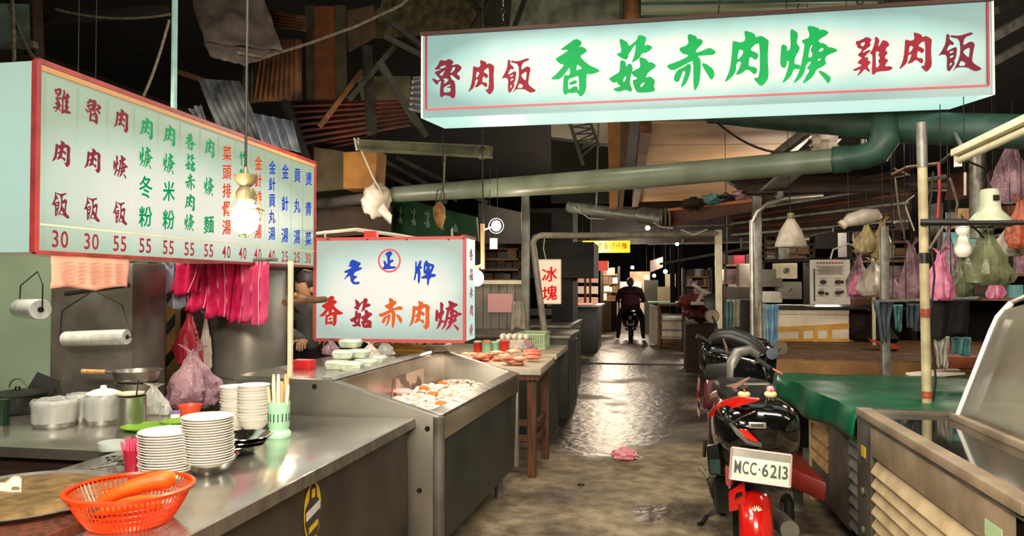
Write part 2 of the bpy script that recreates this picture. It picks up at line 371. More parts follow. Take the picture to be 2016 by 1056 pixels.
# ------------------------------------------------------------------ lettering: brush outlines drawn loop by loop (outer, holes)
BR = {
'香': '175,297 255,240 405,130 480,165 492,205 470,240 420,268 485,240 570,290 555,330 465,385 520,450 610,520 690,555 765,598 690,630 605,652 562,632 558,880 480,980 425,905 350,920 300,908 262,948 218,905 232,700 240,655 290,665 325,645 318,540 280,600 210,690 150,725 35,718 130,640 200,560 240,510 175,495 105,425 200,370 315,295|425,495 505,568 455,572 415,600|302,715 360,700 430,668 450,690 455,885 438,870 437,835 410,815 370,825 300,875 295,800|308,775 345,752 385,730 430,745 422,775 350,800 315,795',
'菇': '1010,348 1095,335 1058,150 1080,128 1180,180 1200,245 1318,150 1330,95 1355,72 1440,95 1458,130 1425,240 1470,215 1535,240 1545,270 1480,330 1390,345 1365,400 1330,437 1232,490 1262,430 1290,330 1305,200 1240,290 1190,370 1190,410 1155,445 1060,400|1070,452 1100,445 1155,470 1160,555 1185,500 1232,497 1262,570 1240,630 1225,680 1215,800 1248,870 1235,920 1155,880 1060,915 1000,900 960,870 1085,830 1035,800 1030,765 970,785 895,720 985,665 1065,620|1150,680 1160,690 1140,760 1120,775 1115,730|1350,422 1370,400 1455,425 1490,480 1540,475 1600,520 1585,555 1490,620 1440,712 1510,680 1590,745 1565,830 1588,880 1560,915 1330,930 1290,880 1245,740 1325,725 1310,700 1270,680 1225,625 1320,580 1370,545|1440,770 1400,835 1375,845 1365,815 1400,785',
'赤': '205,313 320,270 305,175 330,155 400,180 412,215 445,205 480,245 395,330 400,358 465,335 545,300 612,345 590,380 500,385 410,392 450,430 445,590 430,690 385,772 368,700 368,440 325,460 250,500 145,555 70,495 200,450 315,395 305,375 260,375|165,600 200,540 270,508 315,470 350,492 330,600 290,690 230,738 262,640 285,560 262,550 240,600 215,670 172,665 158,635|450,470 500,470 580,530 597,580 590,615 560,655 500,560',
'肉': '803,232 830,232 890,250 945,225 930,130 945,118 1045,150 1055,195 1115,170 1200,225 1195,270 1185,400 1200,630 1150,700 1110,728 1025,635 1100,625 1100,260 1060,260 1005,310 1005,335 1060,355 1092,390 1058,445 1000,402 985,425 978,510 1050,510 1078,550 1048,605 965,532 905,585 832,605 880,520 900,455 850,460 835,590 705,700 770,560 795,400|878,320 925,340 905,390 860,440 862,380',
'焿': '1340,262 1400,285 1402,345 1440,310 1432,115 1460,103 1523,150 1502,260 1538,300 1530,335 1490,400 1475,482 1545,488 1540,540 1475,530 1440,620 1340,700 1390,590 1425,460 1400,440 1395,500 1370,530 1325,500 1330,380|1615,90 1640,65 1740,90 1750,115 1780,105 1845,130 1840,160 1730,225 1760,255 1800,255 1850,300 1880,300 1945,325 1930,350 1830,385 1805,435 1825,465 1800,500 1715,540 1690,600 1640,650 1560,700 1610,600 1645,550 1610,525 1650,480 1660,450 1615,470 1580,590 1530,650 1460,697 1520,590 1555,470 1580,330 1590,270 1545,230 1640,195 1640,150|1680,265 1650,290 1625,415 1665,405 1675,370 1650,335|1770,305 1795,315 1785,335 1745,352 1745,330|1765,418 1755,440 1725,445 1735,425|1725,548 1790,560 1870,620 1868,650 1845,695 1800,640',
'魯': '130,335 200,260 240,165 325,190 390,145 475,205 420,265 535,235 600,290 590,330 510,410 575,440 560,520 500,480 440,425 405,425 435,500 490,530 500,770 450,825 400,775 310,760 265,800 230,770 245,570 262,515 215,540 190,600 105,500 115,470 205,520 240,490 180,430 140,375 230,340 255,326|225,310 260,275 340,258 330,290 260,318|440,300 495,285 480,340 430,385 405,380 440,340|235,400 310,350 322,365 285,395 300,408 265,440 235,420|285,492 340,475 385,505 330,560 290,565 320,520|330,610 410,575 415,602 370,615 345,640 400,632 415,650 415,705 300,720 297,640',
'飯': '1405,150 1450,185 1440,240 1510,300 1490,335 1450,320 1420,370 1400,425 1520,355 1548,375 1530,520 1500,570 1520,600 1450,715 1430,725 1400,690 1410,480 1330,470 1285,500 1330,430 1390,310|1440,432 1490,415 1500,430 1450,460|1450,492 1500,480 1495,505 1445,530|1450,590 1480,600 1440,660|1455,180 1575,195 1740,135 1770,170 1650,215 1622,345 1730,270 1790,310 1765,420 1745,560 1765,605 1890,690 1800,725 1740,705 1690,665 1540,660 1480,735 1520,650 1560,560 1590,440 1580,240 1455,212|1700,370 1720,380 1705,510 1690,515 1615,430|1600,560 1660,600 1640,645 1560,640',
'雞': '105,240 175,225 265,172 335,212 300,262 325,290 215,375 200,395 300,350 320,365 260,420 225,460 290,450 270,490 320,520 300,550 270,580 310,640 290,660 235,610 190,670 120,720 170,640 175,620 95,645 65,625 180,575 195,560 125,530 180,480 195,460 130,430 200,360 185,340 140,330|180,262 245,245 215,310 185,300|375,165 440,210 415,310 440,290 480,215 545,240 575,290 525,330 520,370 555,390 510,440 515,475 560,490 520,550 510,580 590,575 620,610 560,640 400,650 355,700 325,670 345,430 300,400 340,350 370,260|385,370 440,385 415,420 445,465 415,500 440,560 390,610 385,500',
'老': '340,245 370,210 420,230 465,250 430,290 480,290 455,315 400,335 380,365 420,375 420,390 395,400 385,420 400,432 450,425 440,455 385,455 355,430 350,380 340,370 275,418 310,370 330,340 300,345 280,330 350,300 365,285 320,280 345,265',
'正': '690,155 740,122 775,145 745,185 745,215 780,205 780,230 745,245 750,275 800,270 805,295 680,305 668,285 690,270 675,225 695,215 720,265 715,175',
'牌': '995,225 1012,230 1012,290 1040,215 1060,225 1050,280 1075,285 1040,305 1052,335 1040,445 1020,430 1022,340 1008,345 1000,400 978,418 995,330|1085,240 1110,213 1125,245 1190,260 1170,320 1150,345 1200,350 1200,375 1140,385 1125,470 1110,440 1115,390 1060,395 1050,380 1110,350 1075,345 1080,260|1100,270 1112,285 1095,320|1140,275 1160,280 1140,315',
}
CROP = {'香': (1080, 60, 7.541), '菇': (1080, 60, 7.541), '赤': (1300, 40, 5.6), '肉': (1300, 40, 5.6), '焿': (1300, 40, 5.6),
        '魯': (840, 100, 8.765), '飯': (840, 100, 8.765), '雞': (1670, 50, 7.2)}
_gl = {}
def curve_mesh(cu):
    o = bpy.data.objects.new('glyph_tmp', cu); COL.objects.link(o); bpy.context.view_layer.update()
    me = o.evaluated_get(bpy.context.evaluated_depsgraph_get()).to_mesh()
    v = [tuple(p.co) for p in me.vertices]; f = [tuple(p.vertices) for p in me.polygons]
    o.evaluated_get(bpy.context.evaluated_depsgraph_get()).to_mesh_clear()
    bpy.data.objects.remove(o); return v, f
def chaikin(l):
    out = []
    for i in range(len(l)):
        a, b = Vector(l[i]), Vector(l[(i + 1) % len(l)])
        out += [a.lerp(b, 0.22), a.lerp(b, 0.78)]
    return out
def glyph(ch):
    """verts and faces of one character in a box -0.5..0.5 high, own aspect"""
    if ch in _gl: return _gl[ch]
    if ch in BR:
        loops = []
        for s in BR[ch].split('|'):
            pts = [tuple(map(float, q.split(','))) for q in s.split()]
            if ch in CROP:
                ox, oy, k = CROP[ch]; pts = [P(ox + x / k, oy + y / k, Y=5.0) for x, y in pts]; pts = [(p.x, p.z) for p in pts]
            else: pts = [(x, -y) for x, y in pts]
            loops.append(chaikin(pts))
        def inside(p, l):
            n, c = len(l), False
            for i in range(n):
                a, b = l[i], l[i - 1]
                if (a[1] > p[1]) != (b[1] > p[1]) and p[0] < (b[0] - a[0]) * (p[1] - a[1]) / (b[1] - a[1]) + a[0]: c = not c
            return c
        groups = []
        for l in loops:
            for g in groups:
                if sum(inside(p, g[0]) for p in l) > .7 * len(l): g.append(l); break
            else: groups.append([l])
        v, f = [], []
        for g in groups:
            cu = bpy.data.curves.new('glyph', 'CURVE'); cu.dimensions = '2D'; cu.fill_mode = 'BOTH'
            for l in g:
                sp = cu.splines.new('POLY'); sp.points.add(len(l) - 1)
                for q, p in zip(sp.points, l): q.co = (p[0], p[1], 0, 1)
                sp.use_cyclic_u = True
            v1, f1 = curve_mesh(cu); f += [tuple(i + len(v) for i in q) for q in f1]; v += v1
    else:
        cu = bpy.data.curves.new('glyph', 'FONT'); cu.body = ch; cu.resolution_u = 3
        cu.offset = 0 if not ch.isascii() else 0.012
        v, f = curve_mesh(cu)
        if not ch.isascii():
            v = [(x + 0.006 * noise.noise(Vector((x * 7, y * 7, 3))), y + 0.13 * (x - 0.5) + 0.03 * noise.noise(Vector((x * 3, y * 3, ord(ch) % 13))), 0) for x, y, z in v]
    if ch not in BR and not ch.isascii():   # heavier brush weight
        n = len(v); v0, f0 = v, f; v, f = [], []
        for dx, dy in ((-.024, 0), (.024, 0), (0, -.014), (0, .014)):
            f += [tuple(i + len(v) for i in q) for q in f0]; v += [(x + dx, y + dy, 0) for x, y, _ in v0]
    x0, x1 = min(p[0] for p in v), max(p[0] for p in v); y0, y1 = min(p[1] for p in v), max(p[1] for p in v)
    h = y1 - y0; v = [((p[0] - (x0 + x1) / 2) / h, (p[1] - (y0 + y1) / 2) / h) for p in v]
    _gl[ch] = (v, f, (x1 - x0) / h); return _gl[ch]
def put_char(mb, ch, c, h, ax, ay, w=None):
    v, f, asp = glyph(ch); c, ax, ay = Vector(c), Vector(ax), Vector(ay)
    kx = h if w is None else w / asp
    mb.add([c + ax * (x * kx) + ay * (y * h) for x, y in v], f)
def put_text(mb, s, c, h, ax, ay, width=None):
    gs = [glyph(ch)[2] * h if ch != ' ' else h * 0.4 for ch in s]; gap = h * 0.18; tot = sum(gs) + gap * (len(s) - 1); k = 1 if width is None else width / tot
    x = -tot / 2
    for ch, g in zip(s, gs):
        if ch != ' ':
            hh = h if ch not in '-.·' else h * 0.14
            put_char(mb, ch, Vector(c) + Vector(ax) * ((x + g / 2) * k), hh, ax, ay, (g if ch not in '-.·' else h * .14) * k)
        x += g + gap
def decal(mb, name, m, parent): return mb.build(name, m, parent, smooth=False, fixn=False, weld=False)
def ink(name, col, col2=None, es=1.0):
    m = mat(name, col, col2, es=es, scale=3, rough=0.6); b = m.node_tree.nodes['Principled BSDF']
    for l in list(b.inputs['Base Color'].links): m.node_tree.links.remove(l)
    b.inputs['Base Color'].default_value = (0.01, 0.01, 0.01, 1); b.inputs['Specular IOR Level'].default_value = 0.1; return m
INK = {'red': ink('backlit_red_letter', '#a3202f', '#b92b3c'), 'green': ink('backlit_green_letter', '#02b552', '#0ac660'), 'dgreen': ink('backlit_deep_green_letter', '#0a9c58'),
       'blue': ink('backlit_blue_letter', '#1f46bb'), 'orange': ink('backlit_orange_letter', '#e4481f'), 'brown': ink('backlit_dark_red_letter', '#8a1d33'),
       'lred': ink('backlit_bright_red_letter', '#cf2622'), 'yred': ink('backlit_sunset_letter', '#e8662c')}
# ================================================================== THE SETTING
def floor_material():
    m = bpy.data.materials.new('wet_concrete'); m.use_nodes = True; nt = m.node_tree; L = nt.links.new; b = nt.nodes['Principled BSDF']
    tc = nt.nodes.new('ShaderNodeTexCoord')
    def nz(s, d, st=(1, 1, 1)):
        mp = nt.nodes.new('ShaderNodeMapping'); mp.inputs['Scale'].default_value = st; L(tc.outputs['Object'], mp.inputs['Vector'])
        n = nt.nodes.new('ShaderNodeTexNoise'); n.inputs['Scale'].default_value = s; n.inputs['Detail'].default_value = d; L(mp.outputs[0], n.inputs['Vector']); return n.outputs['Fac']
    def rp(src, stops):
        r = nt.nodes.new('ShaderNodeValToRGB'); e = r.color_ramp.elements
        e[0].position, e[0].color = stops[0][0], rgb(stops[0][1]); e[1].position, e[1].color = stops[-1][0], rgb(stops[-1][1])
        for p, c in stops[1:-1]: k = e.new(p); k.color = rgb(c)
        L(src, r.inputs[0]); return r.outputs[0]
    base = rp(nz(1.3, 9), [(0.30, '#5a5043'), (0.44, '#81745f'), (0.58, '#9b8c74'), (0.75, '#ab9b80')])
    spots = rp(nz(8, 8), [(0.35, '#8a8070'), (0.6, '#ffffff')])
    mx = nt.nodes.new('ShaderNodeMix'); mx.data_type = 'RGBA'; mx.blend_type = 'MULTIPLY'; mx.inputs[0].default_value = 0.7
    L(base, mx.inputs[6]); L(spots, mx.inputs[7])
    # the aisle is soaked from about five metres on: darker concrete with standing water
    def mth(op, *v):
        n = nt.nodes.new('ShaderNodeMath'); n.operation = op
        for i_, x in enumerate(v):
            if isinstance(x, (int, float)): n.inputs[i_].default_value = x
            else: L(x, n.inputs[i_])
        return n.outputs[0]
    sp = nt.nodes.new('ShaderNodeSeparateXYZ'); L(tc.outputs['Object'], sp.inputs[0])
    yy = mth('ADD', sp.outputs[1], 20.0)
    far = nt.nodes.new('ShaderNodeMapRange'); far.inputs['From Min'].default_value = 5.0; far.inputs['From Max'].default_value = 9.0; L(yy, far.inputs['Value'])
    wn = mth('ADD', nz(0.9, 5), mth('MULTIPLY', far.outputs[0], 0.20))
    wet_ = rp(wn, [(0.56, '#000000'), (0.66, '#ffffff')])
    dk = nt.nodes.new('ShaderNodeMix'); dk.data_type = 'RGBA'; dk.blend_type = 'MULTIPLY'; L(wet_, dk.inputs[0]); L(mx.outputs[2], dk.inputs[6]); dk.inputs[7].default_value = rgb('#6d6b67')
    L(dk.outputs[2], b.inputs['Base Color'])
    rr_ = nt.nodes.new('ShaderNodeMapRange'); rr_.inputs['To Min'].default_value = 0.66; rr_.inputs['To Max'].default_value = 0.32; L(wet_, rr_.inputs['Value']); L(rr_.outputs[0], b.inputs['Roughness'])
    bp = nt.nodes.new('ShaderNodeBump'); bp.inputs['Strength'].default_value = 0.6; bp.inputs['Distance'].default_value = 0.02
    L(nz(11, 8, (1, 0.9, 1)), bp.inputs['Height']); L(bp.outputs[0], b.inputs['Normal']); b.inputs['Specular IOR Level'].default_value = 0.35; return m
def slab(n, a, b, m):   # axis aligned block between two corners
    a, b = Vector(a), Vector(b); return struct(MB().box((a + b) / 2, tuple(abs(b[i] - a[i]) for i in range(3))).build(n, m, smooth=False))
fl = struct(MB().box((0, 20, -0.06), (24, 46, 0.12)).build('floor', floor_material(), smooth=False))
slab('trim_1', (-2.5, 13.95, 0), (4.0, 14.2, 0.006), M['dark_gap'])
slab('ceiling', (-12, -3, 5.4), (12, 43, 5.5), M['roof_dark'])
slab('wall_back', (-12, 42.9, 0), (12, 43, 5.4), M['dark_wall'])
slab('wall_left', (-10.1, -3, 0), (-10, 43, 5.4), M['dark_wall'])
slab('wall_right', (10, -3, 0), (10.1, 43, 5.4), M['dark_wall'])
slab('wall_front', (-12, -3.1, 0), (12, -3, 5.4), M['dark_wall'])
# green plaster wall and dark partition behind the noodle stall
slab('wall_left_inner', (-5.4, 4.25, 0), (-3.55, 4.4, 2.7), M['plaster_green'])
slab('wall_left_partition', (-8, 9.6, 0), (-2.1, 9.7, 2.2), M['dark_wall'])
# beige ceiling boards seen past the light sign
def plate(name, pts, th, m, parent=None, up=(0, 0, 1)):
    u = Vector(up) * th; return MB().hull([Vector(p) for p in pts] + [Vector(p) + u for p in pts]).build(name, m, parent, smooth=False)
zc = 3.2
t = thing('awning_ceiling', 'flat beige ceiling board of the awning beyond the light sign', 'ceiling panel', (0.9, 11.5, zc))
BL = [P(1283, 243, Z=zc), P(1604, 243, Z=zc), P(1484, 356, Z=zc), P(1244, 405, Z=zc)]
BL[2] = BL[1] + Vector((0.15, 7.0, 0)); BL[3] = BL[0] + Vector((-0.2, 7.6, 0))
for k in range(6):
    a, b = k / 6, (k + 1) / 6 - 0.004
    L0, L1, R0, R1 = BL[0].lerp(BL[3], a), BL[0].lerp(BL[3], b), BL[1].lerp(BL[2], a), BL[1].lerp(BL[2], b)
    plate('panel', [L0, R0, R1, L1], 0.02 + 0.006 * (k % 2), M['beige'], t)
MB().bar(BL[1], BL[2], 0.09, 0.14).build('edge_beam', M['pvc_grey'], t)
MB().bar(BL[0] + Vector((-.06, 0, 0)), BL[3] + Vector((-.06, 0, 0)), 0.12, 0.2).build('edge_beam', M['rust'], t)
o = MB().bar(BL[3] + Vector((-.1, .1, -.05)), BL[2] + Vector((1.2, .1, -.05)), .1, .3).build('edge_beam', M['dark_wood'], t)
# translucent green skylight at the very top
zs = 4.5
t = thing('skylight', 'pale green translucent roof sheet above the long light sign', 'skylight', tuple(P(1480, 20, Z=zs)))
a, b, c_, d_ = P(1262, 75, Z=zs), P(1700, 75, Z=zs), P(1760, -60, Z=zs), P(1262, -60, Z=zs)
for k in range(3):
    u0, u1 = k / 3, (k + 1) / 3 - 0.006
    plate('sheet', [a.lerp(b, u0), a.lerp(b, u1), d_.lerp(c_, u1), d_.lerp(c_, u0)], 0.01, M['green_sheet'], t)
for yy in (8, 34, 60): MB().bar(P(1262, yy, Z=zs - .05), P(1740, yy - 8, Z=zs - .05), .03, .03).build('purlin', M['pvc_green'], t)
o = MB().tube([P(1246, 90, Y=8.0), P(1243, -30, Y=8.0)], .09, 12).build('roof_pipe', M['rust']); tag(o, 'rusty round roof column above the long light sign', 'column')
o = plate('roof_cloth', [P(1000, 90, Y=8.5), P(1225, 90, Y=8.5), P(1225, -40, Y=8.5), P(1010, -40, Y=8.5)], .03, mat('dirty_net', '#6d7260', '#3f4236', rough=.8, scale=5, bump=.3, bscale=12), up=(0, 1, 0)); tag(o, 'dirty grey green roof sheet above the light sign', 'roof sheet')
o = plate('roof_netting', [P(735, 75, Y=9), P(960, 60, Y=9), P(950, -40, Y=9), P(760, -40, Y=9)], .03, mat('olive_netting', '#5b5230', '#2f2a1c', rough=.9, scale=9, bump=.5, bscale=22), up=(0, 1, 0)); tag(o, 'olive brown mesh roof sheet among the dark trusses', 'roof sheet')
# ================================================================== LIGHT SIGNS
def frame_bar(root, a, b, w, h, m=None, name='frame_bar'): return MB().bar(a, b, w, h).build(name, m or M['red_trim'], root, smooth=False)
# ---- long sign across the aisle
SY = 5.0
S0, S1, ZB, ZT = P(830, 150, Y=SY).x, P(1956, 90, Y=SY).x, P(832, 233, Y=SY).z, P(832, 70, Y=SY).z
t = thing('long_light_sign', 'long backlit sign over the aisle with big green characters', 'sign', ((S0 + S1) / 2, SY, ZB))
hx = (S1 - S0) / 2
face = panel_glow('long_sign_face', '#8fb5ac', '#fff7e6', (0, 2), (0, 0.30), (hx * .98, 0.27), 0.95, '#b9e6d8')
under = panel_glow('long_sign_under', '#a8d8cc', '#d8fbee', (0, 1), (0, 0.15), (hx * 1.2, 0.4), 0.95, '#bff3e4')
def bev_face(mb):
    mb.add([(S0, SY, ZB), (S1, SY, ZB), (S1, SY, ZT), (S0, SY, ZT)], [(0, 1, 2, 3)]); return mb
bev_face(MB()).build('front_panel', face, t, smooth=False, fixn=False)
MB().add([(S0, SY, ZB), (S1, SY, ZB), (S1 - .12, SY + .36, ZB), (S0 + .07, SY + .36, ZB)], [(3, 2, 1, 0)]).build('bottom_panel', under, t, smooth=False, fixn=False)
MB().hull([(S0, SY + .003, ZB + .003), (S1, SY + .003, ZB + .003), (S1 - .12, SY + .36, ZB + .003), (S0 + .07, SY + .36, ZB + .003), (S0, SY + .003, ZT), (S1, SY + .003, ZT), (S1 - .12, SY + .36, ZT), (S0 + .07, SY + .36, ZT)]).build('box', M['white_plastic'], t, smooth=False)
y_ = SY - 0.004
frame_bar(t, (S0 - .005, y_, ZT + .005), (S1 + .005, y_, ZT + .005), .05, .022, mat('dark_sign_edge', '#4b2f2a', rough=.5))
for xx in (S0 + .035, S1 - .035): frame_bar(t, (xx, y_, ZB + .06), (xx, y_, ZT - .01), .012, .022, mat('red_line_%d' % (xx > 0), '#8e2630', es=.35), 'red_line')
frame_bar(t, (S0 + .03, y_, ZB + .06), (S1 - .03, y_, ZB + .06), .012, .012, mat('red_line_low', '#c0464c', es=.55), 'red_line')
for xx in (S0 + .005, S1 - .005): frame_bar(t, (xx, y_, ZB), (xx, y_, ZT), .012, .012, M['white_plastic'], 'corner_strip')
def box_of(ch):
    pts = [tuple(map(float, q.split(','))) for s in BR[ch].split('|') for q in s.split()]; ox, oy, k = CROP[ch]
    w = [P(ox + x / k, oy + y / k, Y=SY) for x, y in pts]
    return (min(p.x for p in w) + max(p.x for p in w)) / 2, (min(p.z for p in w) + max(p.z for p in w)) / 2, max(p.z for p in w) - min(p.z for p in w)
AX, AZ = (1, 0, 0), (0, 0, 1)
def sign_char(ch, c, h, m, root, ax=AX, off=(0, -0.005, 0)):
    mb = MB(); put_char(mb, ch, Vector(c) + Vector(off), h, ax, AZ); return decal(mb, 'character', m, root)
for ch, m in (('魯', 'brown'), ('飯', 'red'), ('香', 'green'), ('菇', 'green'), ('赤', 'green'), ('肉', 'green'), ('焿', 'green'), ('雞', 'red')):
    x, z, h = box_of(ch); sign_char(ch, (x, SY, z), h, INK[m], t)
for ch, px, py, hp, m in (('肉', 947.8, 153, 69, 'red'), ('肉', 1802, 103.5, 79, 'red'), ('飯', 1889, 103.5, 77, 'brown')):
    c = P(px, py, Y=SY); sign_char(ch, c, pxm(hp, SY) / ray(px, py).y, INK[m], t)
for px in (1693, 990):
    mb = MB(); p = P(px, 0, Y=SY + .1); p.z = ZT
    for k in range(7): mb.tube(arc(p + Vector((0, 0, .03 + k * .05)), .018, 0, 2 * math.pi, 8, (1, 0, 0) if k % 2 else (0, 1, 0)), .005, 5)
    mb.tube([p + Vector((0, 0, .35)), p + Vector((0, 0, 5.4 - ZT))], .006, 6); mb.build('hanging_chain', M['wire'], t)
# ---- menu light box on the left
MX, MY0, MY1, MZ0, MZ1 = -2.2, 2.36, 4.70, 1.618, 2.325
t = thing('menu_light_box', 'backlit menu board with fourteen dish strips above the serving counter', 'menu sign', (MX - .2, (MY0 + MY1) / 2, MZ0))
MB().hull([(MX - .4, MY0 + .003, MZ0), (MX - .003, MY0 + .003, MZ0), (MX - .003, MY1, MZ0), (MX - .4, MY1, MZ0), (MX - .4, MY0 + .003, MZ1), (MX - .003, MY0 + .003, MZ1), (MX - .003, MY1, MZ1), (MX - .4, MY1, MZ1)]).build('box', M['white_plastic'], t, smooth=False)
mf = panel_glow('menu_face', '#a7b99c', '#f4f3e0', (1, 2), (-0.15, 0.26), (1.15, 0.30), 0.86, '#c3d8c0')
ef = panel_glow('menu_end_face', '#a4bfae', '#bcdcc9', (0, 2), (0.1, 0.3), (0.4, 0.5), 0.9, '#b4d2be')
MB().add([(MX - .4, MY0, MZ0), (MX, MY0, MZ0), (MX, MY0, MZ1), (MX - .4, MY0, MZ1)], [(0, 1, 2, 3)]).build('end_panel', ef, t, smooth=False, fixn=False)
NY = 14; y0, y1 = 2.391, 4.673; sw = (y1 - y0) / NY
MB().add([(MX, MY0, MZ0), (MX, MY1, MZ0), (MX, MY1, MZ1), (MX, MY0, MZ1)], [(0, 1, 2, 3)]).build('back_panel', mf, t, smooth=False, fixn=False)
MENU = [('雞肉飯', 'brown', '30'), ('魯肉飯', 'brown', '30'), ('肉焿飯', 'brown', '55'), ('肉焿冬粉', 'dgreen', '55'), ('肉焿米粉', 'dgreen', '55'), ('香菇赤肉焿', 'dgreen', '55'), ('肉焿麵', 'dgreen', '55'),
        ('菜頭排骨湯', 'orange', '40'), ('竹筍排骨湯', 'dgreen', '40'), ('金針排骨湯', 'orange', '40'), ('金針貢丸湯', 'blue', '40'), ('金針湯', 'blue', '25'), ('貢丸湯', 'blue', '25'), ('燙青菜', 'blue', '30')]
for k, (s, cl, pr) in enumerate(MENU):
    ya, yb = y0 + k * sw + .008, y0 + (k + 1) * sw - .008
    st = MB().box((MX + .004, (ya + yb) / 2, 2.005), (.006, yb - ya, .55)).build('menu_strip', mf, t, smooth=False); st['label'] = 'menu strip reading ' + s
    n = len(s)
    for i, ch in enumerate(s):
        mb = MB(); z = 2.2 - (2.2 - 1.803) * i / (n - 1); put_char(mb, ch, (MX + .009, (ya + yb) / 2, z), .098 if n < 5 else .086, (0, 1, 0), AZ, w=.09 if n < 5 else .084); decal(mb, 'character', INK[cl], st)
    pp = MB().box((MX + .004, (ya + yb) / 2, 1.672), (.006, yb - ya, .082)).build('price_plate', mf, t, smooth=False)
    mb = MB(); put_text(mb, pr, (MX + .009, (ya + yb) / 2, 1.672), .066, (0, 1, 0), AZ, width=.080); decal(mb, 'lettering', INK['red'], pp)
for a, b, w_, h_ in (((MX, MY0, MZ0), (MX, MY0, MZ1), .022, .022), ((MX, MY1, MZ0), (MX, MY1, MZ1), .018, .018), ((MX, MY0, MZ1), (MX, MY1, MZ1), .02, .02), ((MX, MY0, MZ0), (MX, MY1, MZ0), .02, .014)):
    frame_bar(t, a, b, w_, h_, M['red_trim'])
mw = MB().bar((MX + .006, MY0 + .01, MZ1 - .022), (MX + .006, MY1 - .01, MZ1 - .022), .008, .02).build('wood_rail', mat('tan_wood_rail', '#b98a5c', rough=.5), t, smooth=False)  # rail in one even tan colour
frame_bar(t, (MX + .003, MY0 + .01, 1.722), (MX + .003, MY1 - .01, 1.722), .008, .006, M['cream_plastic'])
o = MB().tube([P(342, 216, X=-2.32), P(342, 216, X=-2.32) + Vector((0, 0, 3.1))], .0145, 12).build('support_pole', M['cyan_pole']); tag(o, 'pale green painted pole holding up the menu board', 'pole')
# ---- middle sign
NX0, NX1, NZ0, NZ1, NYY = -2.215, -1.163, 1.122, 1.808, 4.75
t = thing('square_light_sign', 'backlit white sign with blue and red characters over the fish case', 'sign', ((NX0 + NX1) / 2, NYY, NZ0))
nf = panel_glow('square_sign_face', '#b3c2b4', '#fffaea', (0, 2), (0, 0.34), (0.56, 0.30), 0.92, '#c6dfd2')
nf2 = panel_glow('square_sign_side', '#b7c9bd', '#cfe8dc', (1, 2), (0.1, 0.3), (0.4, 0.6), 0.9, '#bfdccf')
MB().add([(NX0, NYY, NZ0), (NX1, NYY, NZ0), (NX1, NYY, NZ1), (NX0, NYY, NZ1)], [(0, 1, 2, 3)]).build('front_panel', nf, t, smooth=False, fixn=False)
MB().add([(NX1, NYY, NZ0), (NX1, NYY + .3, NZ0), (NX1, NYY + .3, NZ1), (NX1, NYY, NZ1)], [(0, 1, 2, 3)]).build('side_panel', nf2, t, smooth=False, fixn=False)
MB().hull([(NX0, NYY + .003, NZ0), (NX1 - .003, NYY + .003, NZ0), (NX1 - .003, NYY + .3, NZ0), (NX0, NYY + .3, NZ0), (NX0, NYY + .003, NZ1), (NX1 - .003, NYY + .003, NZ1), (NX1 - .003, NYY + .3, NZ1), (NX0, NYY + .3, NZ1)]).build('box', M['white_plastic'], t, smooth=False)
for a, b in (((NX0, NZ0), (NX0, NZ1)), ((NX1, NZ0), (NX1, NZ1)), ((NX0, NZ0), (NX1, NZ0)), ((NX0, NZ1), (NX1, NZ1))):
    frame_bar(t, (a[0], NYY - .003, a[1]), (b[0], NYY - .003, b[1]), .02, .02, mat('pink_red_trim', '#b5494a', es=.12) if a[0] == a[0] else None)
frame_bar(t, (NX1 - .01, NYY, NZ1 + .01), (NX1 - .01, NYY + .3, NZ1 + .01), .03, .02)
for ch, px, py, hp, m in (('老', 695.6, 536, 49, 'blue'), ('正', 766.8, 512.8, 36, 'blue'), ('牌', 836.8, 538, 51, 'blue'), ('香', 652.8, 612.5, 60, 'lred'), ('菇', 711.5, 616.5, 59, 'red'), ('赤', 769.5, 617, 60, 'yred'), ('肉', 826, 621, 57, 'yred'), ('焿', 883.5, 622, 59, 'red')):
    c = P(px, py, Y=NYY); sign_char(ch, c, pxm(hp, NYY) / ray(px, py).y, INK[m], t)
mb = MB(); c = P(766.5, 513.5, Y=NYY - .005); n = 48
for rr in (.0805, .068): mb.v += [c + Vector((rr * math.cos(2 * math.pi * k / n), 0, rr * math.sin(2 * math.pi * k / n))) for k in range(n)]
mb.f = [[k, (k + 1) % n, n + (k + 1) % n, n + k] for k in range(n)]; mb.mi = [0] * n; decal(mb, 'circle', mat('red_ring', '#b2414a', es=.6), t)
for ch, py in zip('香菇赤肉焿', (502, 540, 577, 612, 650)):
    c = P(926.5, py, X=NX1); mb = MB(); put_char(mb, ch, c + Vector((.005, 0, 0)), .085, (0, 1, 0), AZ, w=.10); decal(mb, 'character', INK['brown'], t)
for px in (646, 724, 801, 883):
    c = P(px, 472, Y=NYY - .012); MB().tube([c, c + Vector((0, -.006, 0))], .006, 6).build('bolt', M['wire'], t)
for px in (640, 890):
    c = P(px, 468, Y=NYY + .15); c.z = NZ1; MB().tube([c, (c.x, c.y, 1.88)], .008, 6).build('hanger_rod', M['galv'], t)
mb = MB(); mb.tube([P(560, 468, Y=4.9), P(640, 458, Y=4.9), P(700, 452, Y=4.9)], .012, 6); mb.tube([P(700, 452, Y=4.9), P(780, 463, Y=5.2), P(870, 478, Y=5.6)], .014, 6)
tag(mb.build('sign_support_tube', M['wire_white']), 'bent pale tube running along the top of the square sign', 'tube')
o = MB().box(P(731, 464, Y=4.88), (.09, .05, .06)).build('ballast_box', mat('red_box', '#b3282a', rough=.4)); tag(o, 'small red box on top of the square sign', 'box')
